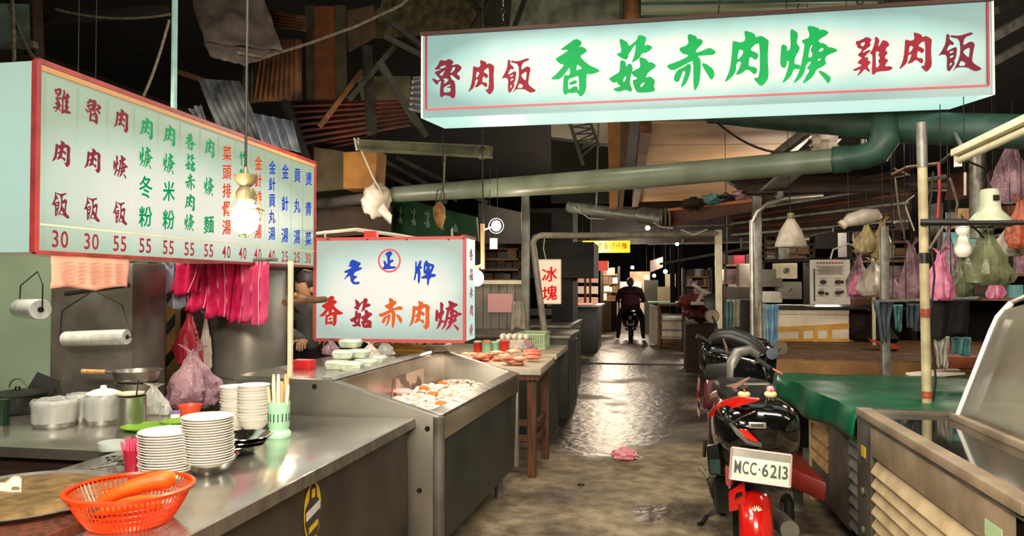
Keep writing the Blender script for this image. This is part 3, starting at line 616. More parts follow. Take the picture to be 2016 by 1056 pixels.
# ---- ice sign hung on the pipe frame
t = thing('ice_sign', 'small white hanging sign with two red characters on the pipe frame', 'sign', tuple(P(1082, 598, Y=8.0)))
a, b = P(1060, 512, Y=8.0), P(1104, 598, Y=8.0)
plate('board', [(a.x, 8.0, b.z), (b.x, 8.0, b.z), (b.x, 8.03, b.z), (a.x, 8.03, b.z)], a.z - b.z, mat('ice_board', '#ecd2bd', es=.35), t)
for q in (((a.x, a.z), (b.x, a.z)), ((a.x, b.z), (b.x, b.z)), ((a.x, a.z), (a.x, b.z)), ((b.x, a.z), (b.x, b.z))): frame_bar(t, (q[0][0], 7.998, q[0][1]), (q[1][0], 7.998, q[1][1]), .012, .012, M['cream_plastic'])
for ch, py in (('冰', 540), ('塊', 577)): sign_char(ch, P(1082, py, Y=7.99), .165, mat('ice_ink_' + str(py), '#d42a26', es=.4), t)
MB().tube([P(1075, 512, Y=8), P(1070, 490, Y=8), P(1072, 470, Y=8)], .006, 6).build('hanging_wire', M['wire_white'], t)
# ---- yellow sign far down the aisle
t = thing('yellow_sign', 'small yellow lit shop sign far down the aisle', 'sign', tuple(P(1192, 497, Y=16)))
a, b = P(1147, 475, Y=16), P(1240, 497, Y=16)
plate('board', [(a.x, 16, b.z), (b.x, 16, b.z), (b.x, 16.2, b.z), (a.x, 16.2, b.z)], a.z - b.z, mat('yellow_lit', '#f0dc1e', es=.85), t)
mb = MB(); put_text(mb, '宏泰切仔麵', P(1205, 485, Y=15.98), .15, AX, AZ, width=.62); decal(mb, 'lettering', INK['lred'], t)
mb = MB(); mb.tube([P(1163, 482, Y=15.97), P(1163, 484, Y=15.97)], .01, 6); mb.lathe([(.055, 0), (.075, 0), (.075, .01)], P(1163, 486, Y=15.97), 14, Matrix.Rotation(math.pi / 2, 4, 'X'), cap=False); mb.build('emblem', mat('pale_emblem', '#dfe8e8', es=.7), t)
# ================================================================== LEFT STALL
ZC = 0.85
def block(mb, x0, x1, ya, yb, z0, z1): return mb.hull([(x0, ya, z0), (x1, ya, z0), (x1, yb, z0), (x0, yb, z0), (x0, ya, z1), (x1, ya, z1), (x1, yb, z1), (x0, yb, z1)])
def ex(y): return -1.155 + 0.038 * (y - 1.73)      # aisle edge of the serving counter
t = thing('serving_counter', 'long stainless steel serving counter with stacked plates and bowls on it', 'counter', (-1.6, 2.2, 0))
MB().hull([(-2.06, .8, ZC - .035), (ex(.8), .8, ZC - .035), (ex(3.44), 3.44, ZC - .035), (-2.0, 3.44, ZC - .035), (-2.06, .8, ZC), (ex(.8), .8, ZC), (ex(3.44), 3.44, ZC), (-2.0, 3.44, ZC)]).build('worktop', M['steel_top'], t, bevel=.004)
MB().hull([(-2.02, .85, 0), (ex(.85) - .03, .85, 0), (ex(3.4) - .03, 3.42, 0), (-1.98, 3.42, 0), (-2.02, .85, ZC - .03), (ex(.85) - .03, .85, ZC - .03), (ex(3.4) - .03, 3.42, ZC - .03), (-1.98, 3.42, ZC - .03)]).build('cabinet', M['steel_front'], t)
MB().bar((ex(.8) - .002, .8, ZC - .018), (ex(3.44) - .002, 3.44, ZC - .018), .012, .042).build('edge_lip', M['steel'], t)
# oval sticker
c = P(623, 1008, X=ex(2.6) - .018); nx = Vector((1, -.038, 0)).normalized(); tg = Vector((.038, 1, 0)).normalized(); c.x = ex(c.y) - .028
st = tag(MB().prism([(.062 * math.cos(a * math.pi / 18), .105 * math.sin(a * math.pi / 18)) for a in range(36)], Matrix((( tg.x, 0, nx.x, c.x), (tg.y, 0, nx.y, c.y), (0, 1, 0, c.z), (0, 0, 0, 1))), .002).build('oval_sticker', M['yellow_sticker'], smooth=False), 'oval yellow and black sticker with a white bar on the counter front', 'sticker')
def stk(name, m, pts, lift):
    MB().prism(pts, Matrix(((tg.x, 0, nx.x, c.x + nx.x * lift), (tg.y, 0, nx.y, c.y), (0, 1, 0, c.z), (0, 0, 0, 1))), .001).build(name, m, st, smooth=False)
stk('dark_band', M['ink'], [(-.03, .045), (-.022, .085), (0, .1), (.022, .085), (.03, .045), (.058, .02), (.058, -.035), (.03, -.088), (-.03, -.088), (-.058, -.035), (-.058, .02)], .0022)
stk('white_bar', M['paper_white'], [(-.052, -.022), (.052, .0), (.052, .03), (-.052, .008)], .0034)
stk('yellow_mark', M['yellow_sticker'], [(-.012, .05), (.012, .05), (.010, .08), (-.010, .08)], .0034)
stk('yellow_mark', M['yellow_sticker'], [(-.03, -.07), (.035, -.055), (.035, -.035), (-.03, -.05)], .0034)
# cooking table
t = thing('cooking_table', 'steel cooking table behind the serving counter holding pots and pans', 'table', (-3, 3, 0))
block(MB(), -4.3, -2.08, 2.56, 3.46, ZC - .03, ZC).build('worktop', M['steel_top'], t, bevel=.004)
block(MB(), -4.3, -2.10, 2.62, 3.4, .12, ZC - .03).build('cabinet', mat('brown_cabinet', '#3a2a24', '#241b17', rough=.6, scale=3), t)
MB().bar((-4.3, 2.555, ZC - .015), (-2.08, 2.555, ZC - .015), .012, .04).build('edge_lip', M['steel'], t)
for x in (-4.2, -2.2): MB().cyl((x, 2.9, 0), .025, .13, 10).build('leg', M['galv'], t)
# steel backs, duct pipes
def upright(px0, px1, Y, z0, z1, m, name, label, cat, d=.3, bev=.03):
    a, b = P(px0, 500, Y=Y), P(px1, 500, Y=Y)
    t = thing(name, label, cat, ((a.x + b.x) / 2, Y + d / 2, z0))
    block(MB(), a.x, b.x, Y, Y + d, z0, z1).build('shell', m, t, bevel=bev)
    return t, a.x, b.x
t, a, b = upright(98, 262, 3.6, 0, 1.62, M['steel_dark'], 'steel_cabinet', 'dull steel cabinet behind the pots under the menu board', 'cabinet')
MB().bar((a + .1, 3.597, 1.45), (b - .02, 3.597, 1.5), .006, .015).build('seam', M['dark_gap'], t)
t = thing('steel_tank', 'rounded stainless steel tank behind the stacked bowls', 'tank', (-2.43, 4.3, .8))
tt = MB(); tt.lathe([(.0, 0), (.225, 0), (.235, .02), (.235, .96), (.23, .97), (0, .97)], (-2.56, 4.5, .62), 40); tt.build('shell', mat('tank_steel', '#b5b1a6', '#8b877c', rough=.28, metal=.6, scale=2.2, bump=.05, bscale=8, rough2=.4), t)
MB().lathe([(.237, 0), (.24, .01), (.237, .02)], (-2.56, 4.5, .9), 40, cap=False).build('band', M['steel_dark'], t)
block(MB(), -2.8, -2.33, 4.25, 4.72, 0, .62).build('base', M['counter_grey'], t)
for k, (px, r) in enumerate(((279, .035), (302, .045), (318, .03))):
    p = P(px, 600, Y=4.1 + .12 * k); o = MB().tube([(p.x, p.y, 0), (p.x, p.y, 2.5)], r, 12).build('duct_pipe', [M['steel_dark'], M['dark_wood'], M['rust']][k]); tag(o, ['thick dull steel duct pipe nearest the steel cabinet', 'dark brown duct pipe in the middle of three behind the stall', 'rusty duct pipe nearest the hanging pink bags'][k], 'pipe')
o = block(MB(), P(322, 600, Y=4.6).x, P(345, 600, Y=4.6).x, 4.6, 4.66, 0, 2.4).build('striped_post', mat('tan_board', '#8a6a3d', '#54401f', rough=.6, scale=3)); tag(o, 'tan wooden post behind the hanging pink bags', 'post')
for k in range(5):
    z = .9 + k * .22; x0, x1 = P(322, 600, Y=4.6).x, P(345, 600, Y=4.6).x
    MB().hull([(x0, 4.596, z), (x1, 4.596, z + .1), (x1, 4.6, z + .1), (x0, 4.6, z), (x0, 4.596, z + .08), (x1, 4.596, z + .18), (x1, 4.6, z + .18), (x0, 4.6, z + .08)]).build('black_stripe', M['black'], o, smooth=False)
o = block(MB(), -3.5, -2.7, 5.3, 5.34, 0, 2.2).build('back_board', M['dark_wood']); tag(o, 'dark wooden board closing the back of the stall', 'board')
# notice
t = thing('paper_notice', 'pinkish paper notice taped under the menu board', 'notice', (-2.2, 2.7, 1.37))
ya, yb = P(99, 530, X=-2.2).y, P(255, 530, X=-2.2).y; za, zb = P(99, 497, X=-2.2).z, P(99, 569, X=-2.2).z
MB().sheet(lambda u, v: (-2.2 + .012 * math.sin(u * 17 + v * 2) * (1 - v) + .004 * noise.noise(Vector((u * 6, v * 6, 2))), ya + (yb - ya) * u, zb + .008 * math.sin(u * 9) + (za - zb) * v), 26, 10).build('sheet', M['paper_pink'], t, solid=.001)
mb = MB()
for k in range(6):
    z = zb + (za - zb) * (.16 + .11 * k)
    for q in range(5):
        u0 = .12 + q * .16; mb.add([(-2.182, ya + (yb - ya) * u0, z), (-2.182, ya + (yb - ya) * (u0 + .06 + .05 * random.random()), z), (-2.182, ya + (yb - ya) * (u0 + .11), z + .006), (-2.182, ya + (yb - ya) * u0, z + .006)], [(0, 1, 2, 3)])
decal(mb, 'faint_print', mat('faint_ink', '#b08070', rough=.8), t)
# plastic rolls on hooks
def roll(p0, p1, r, hook, label):
    t = thing('plastic_film_roll', label, 'roll', tuple((Vector(p0) + Vector(p1)) / 2), group='plastic rolls hanging behind the stall')
    p0, p1 = Vector(p0), Vector(p1); MB().tube([p0, p0.lerp(p1, .02), p1.lerp(p0, .02), p1], [r * .93, r, r, r * .93], 24).build('film', M['film'], t)
    d = (p1 - p0).normalized(); MB().tube([p1, p1 + d * .004], r * .28, 14).build('core', M['black'], t)
    MB().tube([p0 - d * .03] + hook + [p1 + d * .03, p0 - d * .03], .0035, 6).build('wire_hanger', M['wire'], t)
a, b = P(40, 608, Y=3.35), P(80, 610, Y=3.1)
roll(a, b, .05, [a + Vector((0, 0, .12)), P(74, 535, Y=3.2), b + Vector((.01, 0, .12))], 'thick roll of plastic film hanging on a bent wire by the green wall')
a, b = P(128, 668, Y=3.45), P(250, 664, Y=3.45)
roll(a, b, .041, [a + Vector((-.02, 0, .15)), P(184, 572, Y=3.45), P(240, 600, Y=3.45)], 'long white roll of plastic bags hanging before the steel cabinet')
o = MB().tube([P(150, 520, Y=3.4), P(150, 545, Y=3.5), P(230, 520, Y=3.5)], .004, 6).build('wire', M['wire']); tag(o, 'thin black wire looped above the plastic rolls', 'wire')
# hanging pink bags
o = MB().tube([(-2.95, 3.9, 1.64), (-2.05, 3.9, 1.64)], .01, 8).build('bag_rail', M['galv']); tag(o, 'thin metal rail under the menu board carrying the pink bags', 'rail')
bw = mat('blue_striped_bag', '#c9cfe0', '#9fa9c9', rough=.4, scale=3, stretch=(40, 1, 1))
for k, (px0, px1, pyb, m, y, lab) in enumerate(((313, 345, 577, bw, 3.94, 'blue striped white carrier bags at the near end of the rail'), (340, 378, 607, bw, 3.97, 'lower bundle of striped white bags behind the first pink one'), (340, 395, 580, M['bag_pink'], 3.9, 'first pink bag bundle beside the striped bags'),
        (372, 420, 612, M['bag_pink'], 3.92, 'second pink bag bundle with a pale seam'), (408, 458, 626, M['bag_pink'], 3.89, 'third pink bag bundle, the widest'), (455, 490, 636, M['bag_pink'], 3.92, 'fourth pink bag bundle hanging lowest'), (472, 526, 638, mat('pink_sheer_bag', '#e0527f', '#c43a6a', rough=.3, scale=5, bump=.4, bscale=9), 3.88, 'sheer pink bag bundle with a knotted top'))):
    a, b = P(px0, 516, Y=y), P(px1, pyb, Y=y); t = thing('carrier_bag', lab, 'bag', ((a.x + b.x) / 2, y, b.z), group='carrier bags hanging from the rail')
    def fn(u, v, a=a, b=b, k=k): return (a.x + (b.x - a.x) * u - .03 * (1 - v) + .02 * v * math.sin(k), y + .02 * math.sin(u * (14 + k) + v * 3) + .006 * k, b.z + (1.63 - b.z) * v + .012 * math.sin(u * 7 + k) * (1 - v))
    MB().sheet(fn, 18, 8).build('body', m, t, solid=.006)
    if m is not bw: MB().tube([fn(.75, v / 6) - Vector((0, .012, 0)) if isinstance(fn(.75, v / 6), Vector) else Vector(fn(.75, v / 6)) - Vector((0, .012, 0)) for v in range(7)], .003, 5).build('pale_seam', mat('seam_%d' % k, '#f4a9bf', rough=.5), t)
def bag(name, label, c, r, m, seed, tail=.5, cat='bag', grp=None, hook=None, seg=18, rings=14):
    """knotted plastic bag: puckered neck above a sagging body; c = bottom centre"""
    t = thing(name, label, cat, tuple(c), group=grp); mb = MB(); c = Vector(c)
    H = r[2] * 2; prof = [(.12, .0), (.62, .0), (.9, .07), (1.0, .2), (.98, .34), (.86, .48), (.68, .60), (.5, .71), (.36, .81), (.25, .9), (.2, .97), (.22, 1.0)]
    seg = 36; n = len(prof); rnd = random.Random(seed); lean = rnd.uniform(-.35, .35); fl_ = rnd.uniform(.55, .8); ph = rnd.uniform(0, 6)
    for q, z in prof:
        for k in range(seg):
            a = 2 * math.pi * k / seg; cr_ = noise.noise(Vector((math.cos(a) * 2.6 + seed, math.sin(a) * 2.6, z * 2.2 + seed * 1.7)))
            pl_ = abs(math.sin(a * 4.5 + ph + z * 2 + 2 * cr_)) - .5
            f = 1 + .42 * cr_ + (.10 + .25 * z) * pl_ * (z > .02) + .30 * noise.noise(Vector((math.cos(a) * 5, math.sin(a) * 5, z * 7 + seed))) * (z > .02)
            mb.v.append(c + Vector((r[0] * q * f * math.cos(a) + lean * r[0] * z * (1 - z) * 2, r[1] * q * f * fl_ * math.sin(a), z * H + .16 * r[2] * noise.noise(Vector((a * 1.3, z * 3, seed * 2))) * (z > .02))))
    for i in range(n - 1):
        for k in range(seg): k2 = (k + 1) % seg; mb.f.append([i * seg + k, i * seg + k2, (i + 1) * seg + k2, (i + 1) * seg + k]); mb.mi.append(0)
    mb.build('body', m, t, ang=32)
    top = c + Vector((0, 0, H * .98)); mb = MB()
    for s in (-1, 1):
        mb.add([top + Vector((-.01, 0, 0)), top + Vector((.01, 0, 0)), top + Vector((s * r[0] * tail + .02, .01, H * .14)), top + Vector((s * r[0] * tail - .02, -.01, H * .18)), top + Vector((s * r[0] * tail * .6, .015, H * .08))], [(0, 1, 4), (1, 2, 4), (2, 3, 4), (3, 0, 4)])
    mb.build('knot', m, t)
    if hook: MB().tube([top, Vector(hook)], .003, 5).build('string', M['wire'], t)
    return t
bag('carrier_bag', 'dark red plastic bag hanging below the pink bags', P(372, 720, Y=4.0), (.085, .06, .155), M['bag_red'], 3, hook=(P(372, 600, Y=4.0).x, 3.9, 1.64))
bag('carrier_bag', 'slim white bag hanging beside the dark red bag', P(405, 728, Y=4.15), (.04, .03, .16), M['bag_white'], 4, hook=(P(405, 600, Y=4.15).x, 4.1, 1.6))
bag('carrier_bag', 'mauve plastic bag with a twisted neck beside the bowls', P(378, 803, Z=ZC), (.13, .11, .145), M['bag_mauve'], 5)
# bulb with cage
t = thing('pendant_bulb', 'glowing bare bulb in a wire cage hanging before the menu board', 'lamp', (-1.5, 2.6, 1.7))
c = P(483, 432, Y=2.6); top = P(480, 345, Y=2.6); gx, gy = c.x, c.y
MB().lathe([(0, -.056), (.02, -.053), (.042, -.036), (.052, -.008), (.05, .018), (.038, .045), (.026, .062), (.022, .075)], c, 24).build('bulb', M['bulb_warm'], t)
MB().lathe([(.024, .07), (.034, .075), (.036, .1), (.03, .115), (.02, .125), (.03, .135), (.042, .15), (.044, .17), (.012, .176), (.008, .2)], c, 20).build('socket', M['brass'], t)
mb = MB()
mb.tube(arc(c + Vector((0, 0, .035)), .067, 0, 2 * math.pi, 24, (1, 0, 0), (0, 1, 0)), .0028, 5)
for k in range(6):
    a = k * math.pi / 3; q = Vector((math.cos(a), math.sin(a), 0)); mb.tube([c + q * .03 + Vector((0, 0, .12)), c + q * .052 + Vector((0, 0, .09)), c + q * .067 + Vector((0, 0, .035)), c + q * .05 + Vector((0, 0, -.04)), c + Vector((0, 0, -.07))], .0022, 5)
mb.build('cage', M['brass'], t)
MB().tube([c + Vector((0, 0, .2)), (gx, gy, 3.0), (gx - .02, gy + .1, 5.4)], .005, 6).build('cord', M['wire'], t)
lamp('POINT', c + Vector((.0, -.09, -.02)), 12, WARM, .05)
# ---- plates and bowls
plate_mb = MB().lathe([(0, 0), (.05, 0), (.056, .004), (.082, .020), (.090, .024), (.0915, .026), (.089, .0275), (.08, .024), (.054, .008), (0, .006)], (0, 0, 0), 36)
bowl_mb = MB().lathe([(0, 0), (.028, 0), (.03, .007), (.034, .009), (.056, .034), (.066, .058), (.068, .060), (.066, .061), (.054, .038), (.032, .014), (0, .010)], (0, 0, 0), 32)
def stack(proto, label, cat, grp, px, py, n, dz, s, lean=(0, 0), z0=ZC, topnote=''):
    c = P(px, py, Z=z0)
    for k in range(n):
        where = ('top %s of ' % cat if k == n - 1 else ('bottom %s of ' % cat if k == 0 else 'number %s from the bottom, %s in ' % (ORD[k], cat)))
        o = proto if not proto.get('used') else proto.copy()
        if proto.get('used'): COL.objects.link(o)
        proto['used'] = 1
        o.location = (c.x + lean[0] * k + .002 * math.sin(k * 2.3), c.y + lean[1] * k + .002 * math.cos(k * 1.7), z0 + k * dz + .0005); o.scale = (s, s, s)
        o['label'] = where + label; o['group'] = grp; o['category'] = cat
    return (c.x, c.y, z0 + (n - 1) * dz)
ORD = ['first', 'second', 'third', 'fourth', 'fifth', 'sixth', 'seventh', 'eighth', 'ninth', 'tenth', 'eleventh', 'twelfth', 'thirteenth', 'fourteenth', 'fifteenth', 'sixteenth', 'seventeenth', 'eighteenth', 'nineteenth', 'twentieth']
pl = plate_mb.build('plate', M['melamine'], loc=Vector((0, 0, 0))); bl = bowl_mb.build('bowl', M['melamine'], loc=Vector((0, 0, 0)))
stack(pl, 'the white plate stack by the orange colander', 'plate', 'white plates stacked by the colander', 331, 936, 15, .0088, 1.02, (-.0006, .0002))
c = P(411, 930, Z=ZC)
sb = MB().lathe([(0, 0), (.05, 0), (.075, .02), (.095, .055), (.1, .06), (.093, .058), (.07, .026), (0, .01)], tuple(c), 32).build('steel_bowl', M['chrome']); tag(sb, 'steel bowl carrying the taller stack of white plates', 'bowl')
c2 = P(411, 930, Z=ZC)
for_stack = stack(pl, 'the taller white plate stack in the steel bowl', 'plate', 'white plates stacked in the steel bowl', 411, 930 - 12, 18, .0086, .93, (-.0004, 0), z0=ZC + .028)
stack(bl, 'the front white bowl stack beside the mint holder', 'bowl', 'white bowls stacked beside the holder', 499, 851, 12, .0132, 1.04, (0, 0))
stack(bl, 'the rear white bowl stack behind the plates', 'bowl', 'white bowls stacked at the back', 463, 846, 11, .0135, .98, (0, 0))
# utensil holder
c = P(549, 860, Z=ZC); t = thing('chopstick_holder', 'mint green slotted plastic holder at the end of the bowls', 'holder', tuple(c))
MB().lathe([(0, 0), (.05, 0), (.052, .006), (.05, .02), (.041, .03), (.041, .04), (.044, .045), (.046, .15), (.043, .15), (.04, .05), (0, .04)], c, 28).build('cup', M['mint'], t)
mb = MB()
for k in range(16):
    a = 2 * math.pi * k / 16; q = Vector((math.cos(a), math.sin(a), 0)); 
    mb.box(c + q * .0445 + Vector((0, 0, .085)), (.003, .0045, .034), rz=a)
mb.build('slot', M['mint_dark'], t)['kind'] = 'stuff'
proto = None
for k in range(14):
    a = k * 2.4; q = Vector((math.cos(a), math.sin(a), 0)) * (.008 + .0018 * k); b_ = c + q + Vector((0, 0, .055)); e_ = c + q * 1.5 + Vector((.002 * math.sin(k), 0, .235 + .03 * math.sin(k * 1.9)))
    o = MB().tube([b_, b_.lerp(e_, .85), e_], [.0065, .0075, .005], 7).build('chopstick_pack', mat('chopstick_%d' % k, ['#dcc39a', '#ece2cc', '#d0ae80'][k % 3], rough=.5) if k < 3 else [_mats['chopstick_0'], _mats['chopstick_1'], _mats['chopstick_2']][k % 3])
    tag(o, 'wrapped wooden chopsticks standing in the mint green holder', 'chopsticks', 'chopsticks in the mint holder')
# ---- orange colander with carrots
c = P(256, 1029, Z=ZC); R0, R1, HH = .098, .158, .098
t = thing('orange_colander', 'orange plastic colander with carrots at the front of the counter', 'colander', tuple(c))
MB().lathe([(0, 0), (R0, 0), (R0 + .004, .006), (R0 - .002, .012), (0, .008)], c, 40).build('base', M['orange'], t)
MB().lathe([(R1 - .004, HH - .012), (R1 + .004, HH - .010), (R1 + .007, HH), (R1 - .003, HH + .003), (R1 - .006, HH - .004)], c, 48, cap=False).build('rim', M['orange'], t)
mb = MB()
def cr(z): u = z / HH; return R0 + (R1 - R0) * (u ** .75)
for k in range(72):
    a = 2 * math.pi * k / 72; mb.tube([c + Vector((cr(z) * math.cos(a), cr(z) * math.sin(a), z)) for z in (.004, .03, .06, HH - .004)], .0023, 4)
for z in (.018, .034, .05, .066): mb.tube(arc(c + Vector((0, 0, z)), cr(z), 0, 2 * math.pi, 48, (1, 0, 0), (0, 1, 0)), .002, 4, cap=False)
mb.tube([c + Vector((cr(z) * 0.99, 0, z)) for z in (.004, .05)], .002, 4); mb.build('mesh_wall', M['orange'], t)['kind'] = 'stuff'
def carrot(a, b, r, label):
    a, b = Vector(a), Vector(b); n = 9
    t = thing('carrot', label, 'carrot', tuple(a), group='carrots in the orange colander')
    MB().tube([a.lerp(b, i / n) + Vector((0, 0, .012 * math.sin(math.pi * i / n))) for i in range(n + 1)], [r * .55 if i == 0 else r * (1.0 - .55 * (i / n) ** 2 + .03 * math.sin(i * 3)) * (.35 if i == n else 1) for i in range(n + 1)], 14).build('root', M['carrot'], t)
    d = (b - a).normalized(); MB().tube([a - d * .008, a + d * .002], [r * .25, r * .35], 8).build('stem_end', M['spring_green'], t)
carrot(c + Vector((.085, .075, .105)), c + Vector((-.085, -.02, .055)), .026, 'biggest carrot lying on top in the orange colander')
carrot(c + Vector((.01, .09, .075)), c + Vector((-.1, .05, .05)), .018, 'thinner carrot behind the biggest one')
carrot(c + Vector((.09, .01, .055)), c + Vector((-.06, -.06, .035)), .022, 'carrot at the bottom front of the colander')
# round tray with fish paste
c = P(42, 1003, Z=ZC); c.z = ZC + .03
o = block(MB(), c.x - .2, c.x + .32, c.y - .3, c.y + .12, ZC, ZC + .028).build('chopping_board', M['red_wood'], bevel=.004); tag(o, 'dark reddish board under the round tray of brown paste', 'board')
t = thing('round_tray', 'round steel tray of brown paste at the near end of the counter', 'tray', tuple(c))
MB().lathe([(0, 0), (.25, 0), (.27, .012), (.275, .014), (.27, .016), (.245, .006), (0, .005)], c, 48).build('rim', M['alu'], t)
MB().lathe([(.242, .006), (.225, .016), (.15, .019), (0, .02)], c, 40).build('brown_paste', M['brown_food'], t)['kind'] = 'stuff'
o = MB().sheet(lambda u, v: Vector(P(-10 + 52 * u, 968 - 22 * v, Z=ZC + .052)) + Vector((0, 0, .012 * math.sin(u * 6) * math.sin(v * 5))), 8, 6).build('folded_cloth', M['foam'], solid=.006); tag(o, 'crumpled beige cloth lying behind the round tray', 'cloth')
# straws in a cup
c = P(263, 934, Z=ZC); t = thing('straw_cup', 'dark red cup of pink straws beside the near plate stack', 'cup', tuple(c))
MB().lathe([(0, 0), (.026, 0), (.033, .085), (.03, .085), (.024, .004), (0, .004)], c, 20).build('cup', mat('red_cup', '#b3283c', rough=.25, alpha=.8), t)
for k in range(26):
    a = k * 2.4; q = Vector((math.cos(a), math.sin(a), 0)) * (.004 + .0007 * k); o = MB().tube([c + q + Vector((0, 0, .01)), c + q * 1.7 + Vector((-.006, 0, .115 + .012 * math.sin(k * 3)))], .0032, 5).build('pink_straw', mat('pink_straw', '#f0557c', rough=.4) if k == 0 else _mats['pink_straw'])
    tag(o, 'pink drinking straw standing in the dark red cup', 'straw', 'pink straws in the cup')
# green plates, steel lids
for k, (px, py, s, lab) in enumerate(((288, 846, .105, 'bright green plate lying beside the steel canister'), (349, 836, .075, 'smaller bright green plate behind the plate stacks'))):
    c = P(px, py, Z=ZC); o = MB().lathe([(0, 0), (s * .6, 0), (s * .95, .014), (s, .018), (s * .95, .018), (s * .6, .005), (0, .004)], c, 32).build('green_plate', M['lime']); tag(o, lab, 'plate', 'green plates on the counter')
c = P(484, 893, Z=ZC)
for k, lab in enumerate(('lowest of the three steel dishes behind the tall plate stack', 'middle one of the three steel dishes behind the plates', 'uppermost of the three steel dishes behind the plates')):
    o = MB().lathe([(0, 0), (.07, 0), (.1, .02), (.13, .035), (.133, .037), (.13, .039), (.1, .025), (.07, .006), (0, .006)], c + Vector((-.03 + .006 * k, .01 * k, k * .014)), 36).build('steel_dish', M['chrome']); o.scale = (.8, .8, 1); tag(o, lab, 'dish', 'steel dishes nested behind the plates')
# pots on the cooking table
def pot(px, py, r, h, m, label, lid=None, z=ZC, name='pot', rim=True, handles=False):
    c = P(px, py, Z=z); t = thing(name, label, 'pot', tuple(c))
    MB().lathe([(0, 0), (r * .93, 0), (r, .012), (r, h - .004), (r * 1.05, h), (r * .96, h), (r * .95, .02), (0, .012)], c, 32).build('body', m, t)
    if lid: MB().lathe([(r * 1.03, h), (r * 1.04, h + .006), (r * .6, h + .02), (.015, h + .026), (.012, h + .04), (0, h + .042)], c, 32).build('lid', lid, t)
    if handles:
        for s in (-1, 1): MB().tube(arc(c + Vector((s * r, 0, h * .8)), .03, -math.pi / 2, math.pi / 2, 8, (s, 0, 0), (0, 1, 0)), .005, 6).build('handle', M['black'], t)
    return t, c
def film(t, c, r, h, seed):
    mb = MB(); seg = 30
    for i, (q, z) in enumerate(((1.02, .02), (1.05, h * .4), (1.07, h * .8), (1.1, h + .006), (1.0, h + .018), (.92, h - .01))):
        for k in range(seg):
            a = 2 * math.pi * k / seg; f = 1 + .05 * math.sin(a * 9 + seed) * math.sin(i + seed) + .06 * noise.noise(Vector((a * 2, i, seed)))
            mb.v.append(Vector(c) + Vector((r * q * f * math.cos(a), r * q * f * math.sin(a), z + .01 * noise.noise(Vector((a * 3, i, seed))))))
    for i in range(5):
        for k in range(seg): mb.f.append([i * seg + k, i * seg + (k + 1) % seg, (i + 1) * seg + (k + 1) % seg, (i + 1) * seg + k]); mb.mi.append(0)
    mb.build('plastic_bag_cover', M['bag_clear'], t, ang=70)
t, c = pot(108, 838, .088, .105, M['alu'], 'wide aluminium pot wrapped in a clear bag, nearest the green wall'); film(t, c, .09, .105, 1)
t, c = pot(160, 828, .06, .11, M['alu'], 'small aluminium pot in a clear bag between two wider ones'); film(t, c, .062, .11, 2)
t, c = pot(203, 833, .072, .135, M['alu'], 'tall aluminium pot in a clear bag with a pale lid', M['white_plastic']); film(t, c, .074, .115, 3)
t, c = pot(259, 838, .062, .135, M['steel'], 'bare steel canister with a pale lid and a black spoon', None, name='canister')
MB().lathe([(0, .14), (.058, .138), (.06, .146), (0, .15)], c + Vector((-.03, .03, 0)), 28).build('lid', M['cream_plastic'], t); MB().tube([c + Vector((.01, 0, .03)), c + Vector((.04, -.01, .21))], .0035, 6).build('spoon', M['black'], t)
t, c = pot(270, 810, .1, .15, M['steel'], 'large steel pot under the frying pan behind the canister')
zz = ZC + .152; c.z = zz
t = thing('frying_pan', 'round steel pan with a pale wooden handle resting on a pot', 'pan', tuple(c))
MB().lathe([(0, 0), (.09, 0), (.108, .02), (.115, .055), (.12, .058), (.112, .056), (.1, .018), (0, .006)], c, 36).build('body', M['steel'], t)
MB().tube([c + Vector((-.115, -.02, .045)), c + Vector((-.16, -.03, .048))], .008, 8).build('ferrule', M['steel'], t)
MB().tube([c + Vector((-.16, -.03, .048)), c + Vector((-.28, -.05, .05))], [.012, .014], 10).build('handle', M['light_wood'], t)
t, c = pot(34, 812, .13, .09, M['black'], 'black cooking pot with a domed lid against the green wall', M['black'], handles=True)
MB().tube(arc(c + Vector((0, 0, .12)), .05, 0, math.pi, 10), .004, 6).build('lid_wire', M['galv'], t)
o = MB().tube([P(4, 838, Z=ZC), P(4, 838, Z=ZC) + Vector((0, 0, .12))], .03, 12).build('green_bottle', mat('green_bottle', '#132c1a', rough=.3)); tag(o, 'green bottle at the very edge beside the black pot', 'bottle')
o = MB().bar(P(60, 800, Y=3.5), P(96, 742, Y=3.55), .02, .12).build('dark_board', M['black']); tag(o, 'black board leaning beside the black pot', 'board')
bag('clear_bag', 'clear plastic bag slumped beside the steel pot', P(303, 818, Z=ZC), (.075, .06, .07), M['bag_clear'], 9)
c = P(374, 815, Z=ZC); o = MB().lathe([(0, 0), (.045, 0), (.06, .045), (.057, .045), (.042, .004), (0, .004)], c, 28).build('orange_basket', mat('coral', '#e0502c', rough=.35)); tag(o, 'small coral red tub in front of the mauve bag', 'tub')
c = P(345, 827, Z=ZC); t = thing('sauce_jar', 'small white jar with a purple lid beside the coral tub', 'jar', tuple(c)); MB().cyl(c, .022, .03, 18).build('body', M['white_plastic'], t); MB().cyl(c + Vector((0, 0, .03)), .023, .012, 18).build('lid', mat('purple_lid', '#7f6fae', rough=.4), t)
for k, (a, b) in enumerate((((225, 905), (160, 940)), ((250, 912), (180, 925)))):
    a, b = P(*a, Z=ZC + .012), P(*b, Z=ZC + .012); t = thing('ladle', ['steel ladle lying behind the orange colander', 'second steel ladle lying closer to the cooking table'][k], 'ladle', tuple(a), group='ladles on the counter')
    MB().tube([a, b], .0045, 8).build('handle', M['chrome'], t); MB().lathe([(0, -.004), (.02, .0), (.032, .014), (.03, .014), (0, 0)], a + Vector((0, 0, -.006)), 18).build('scoop', M['chrome'], t)
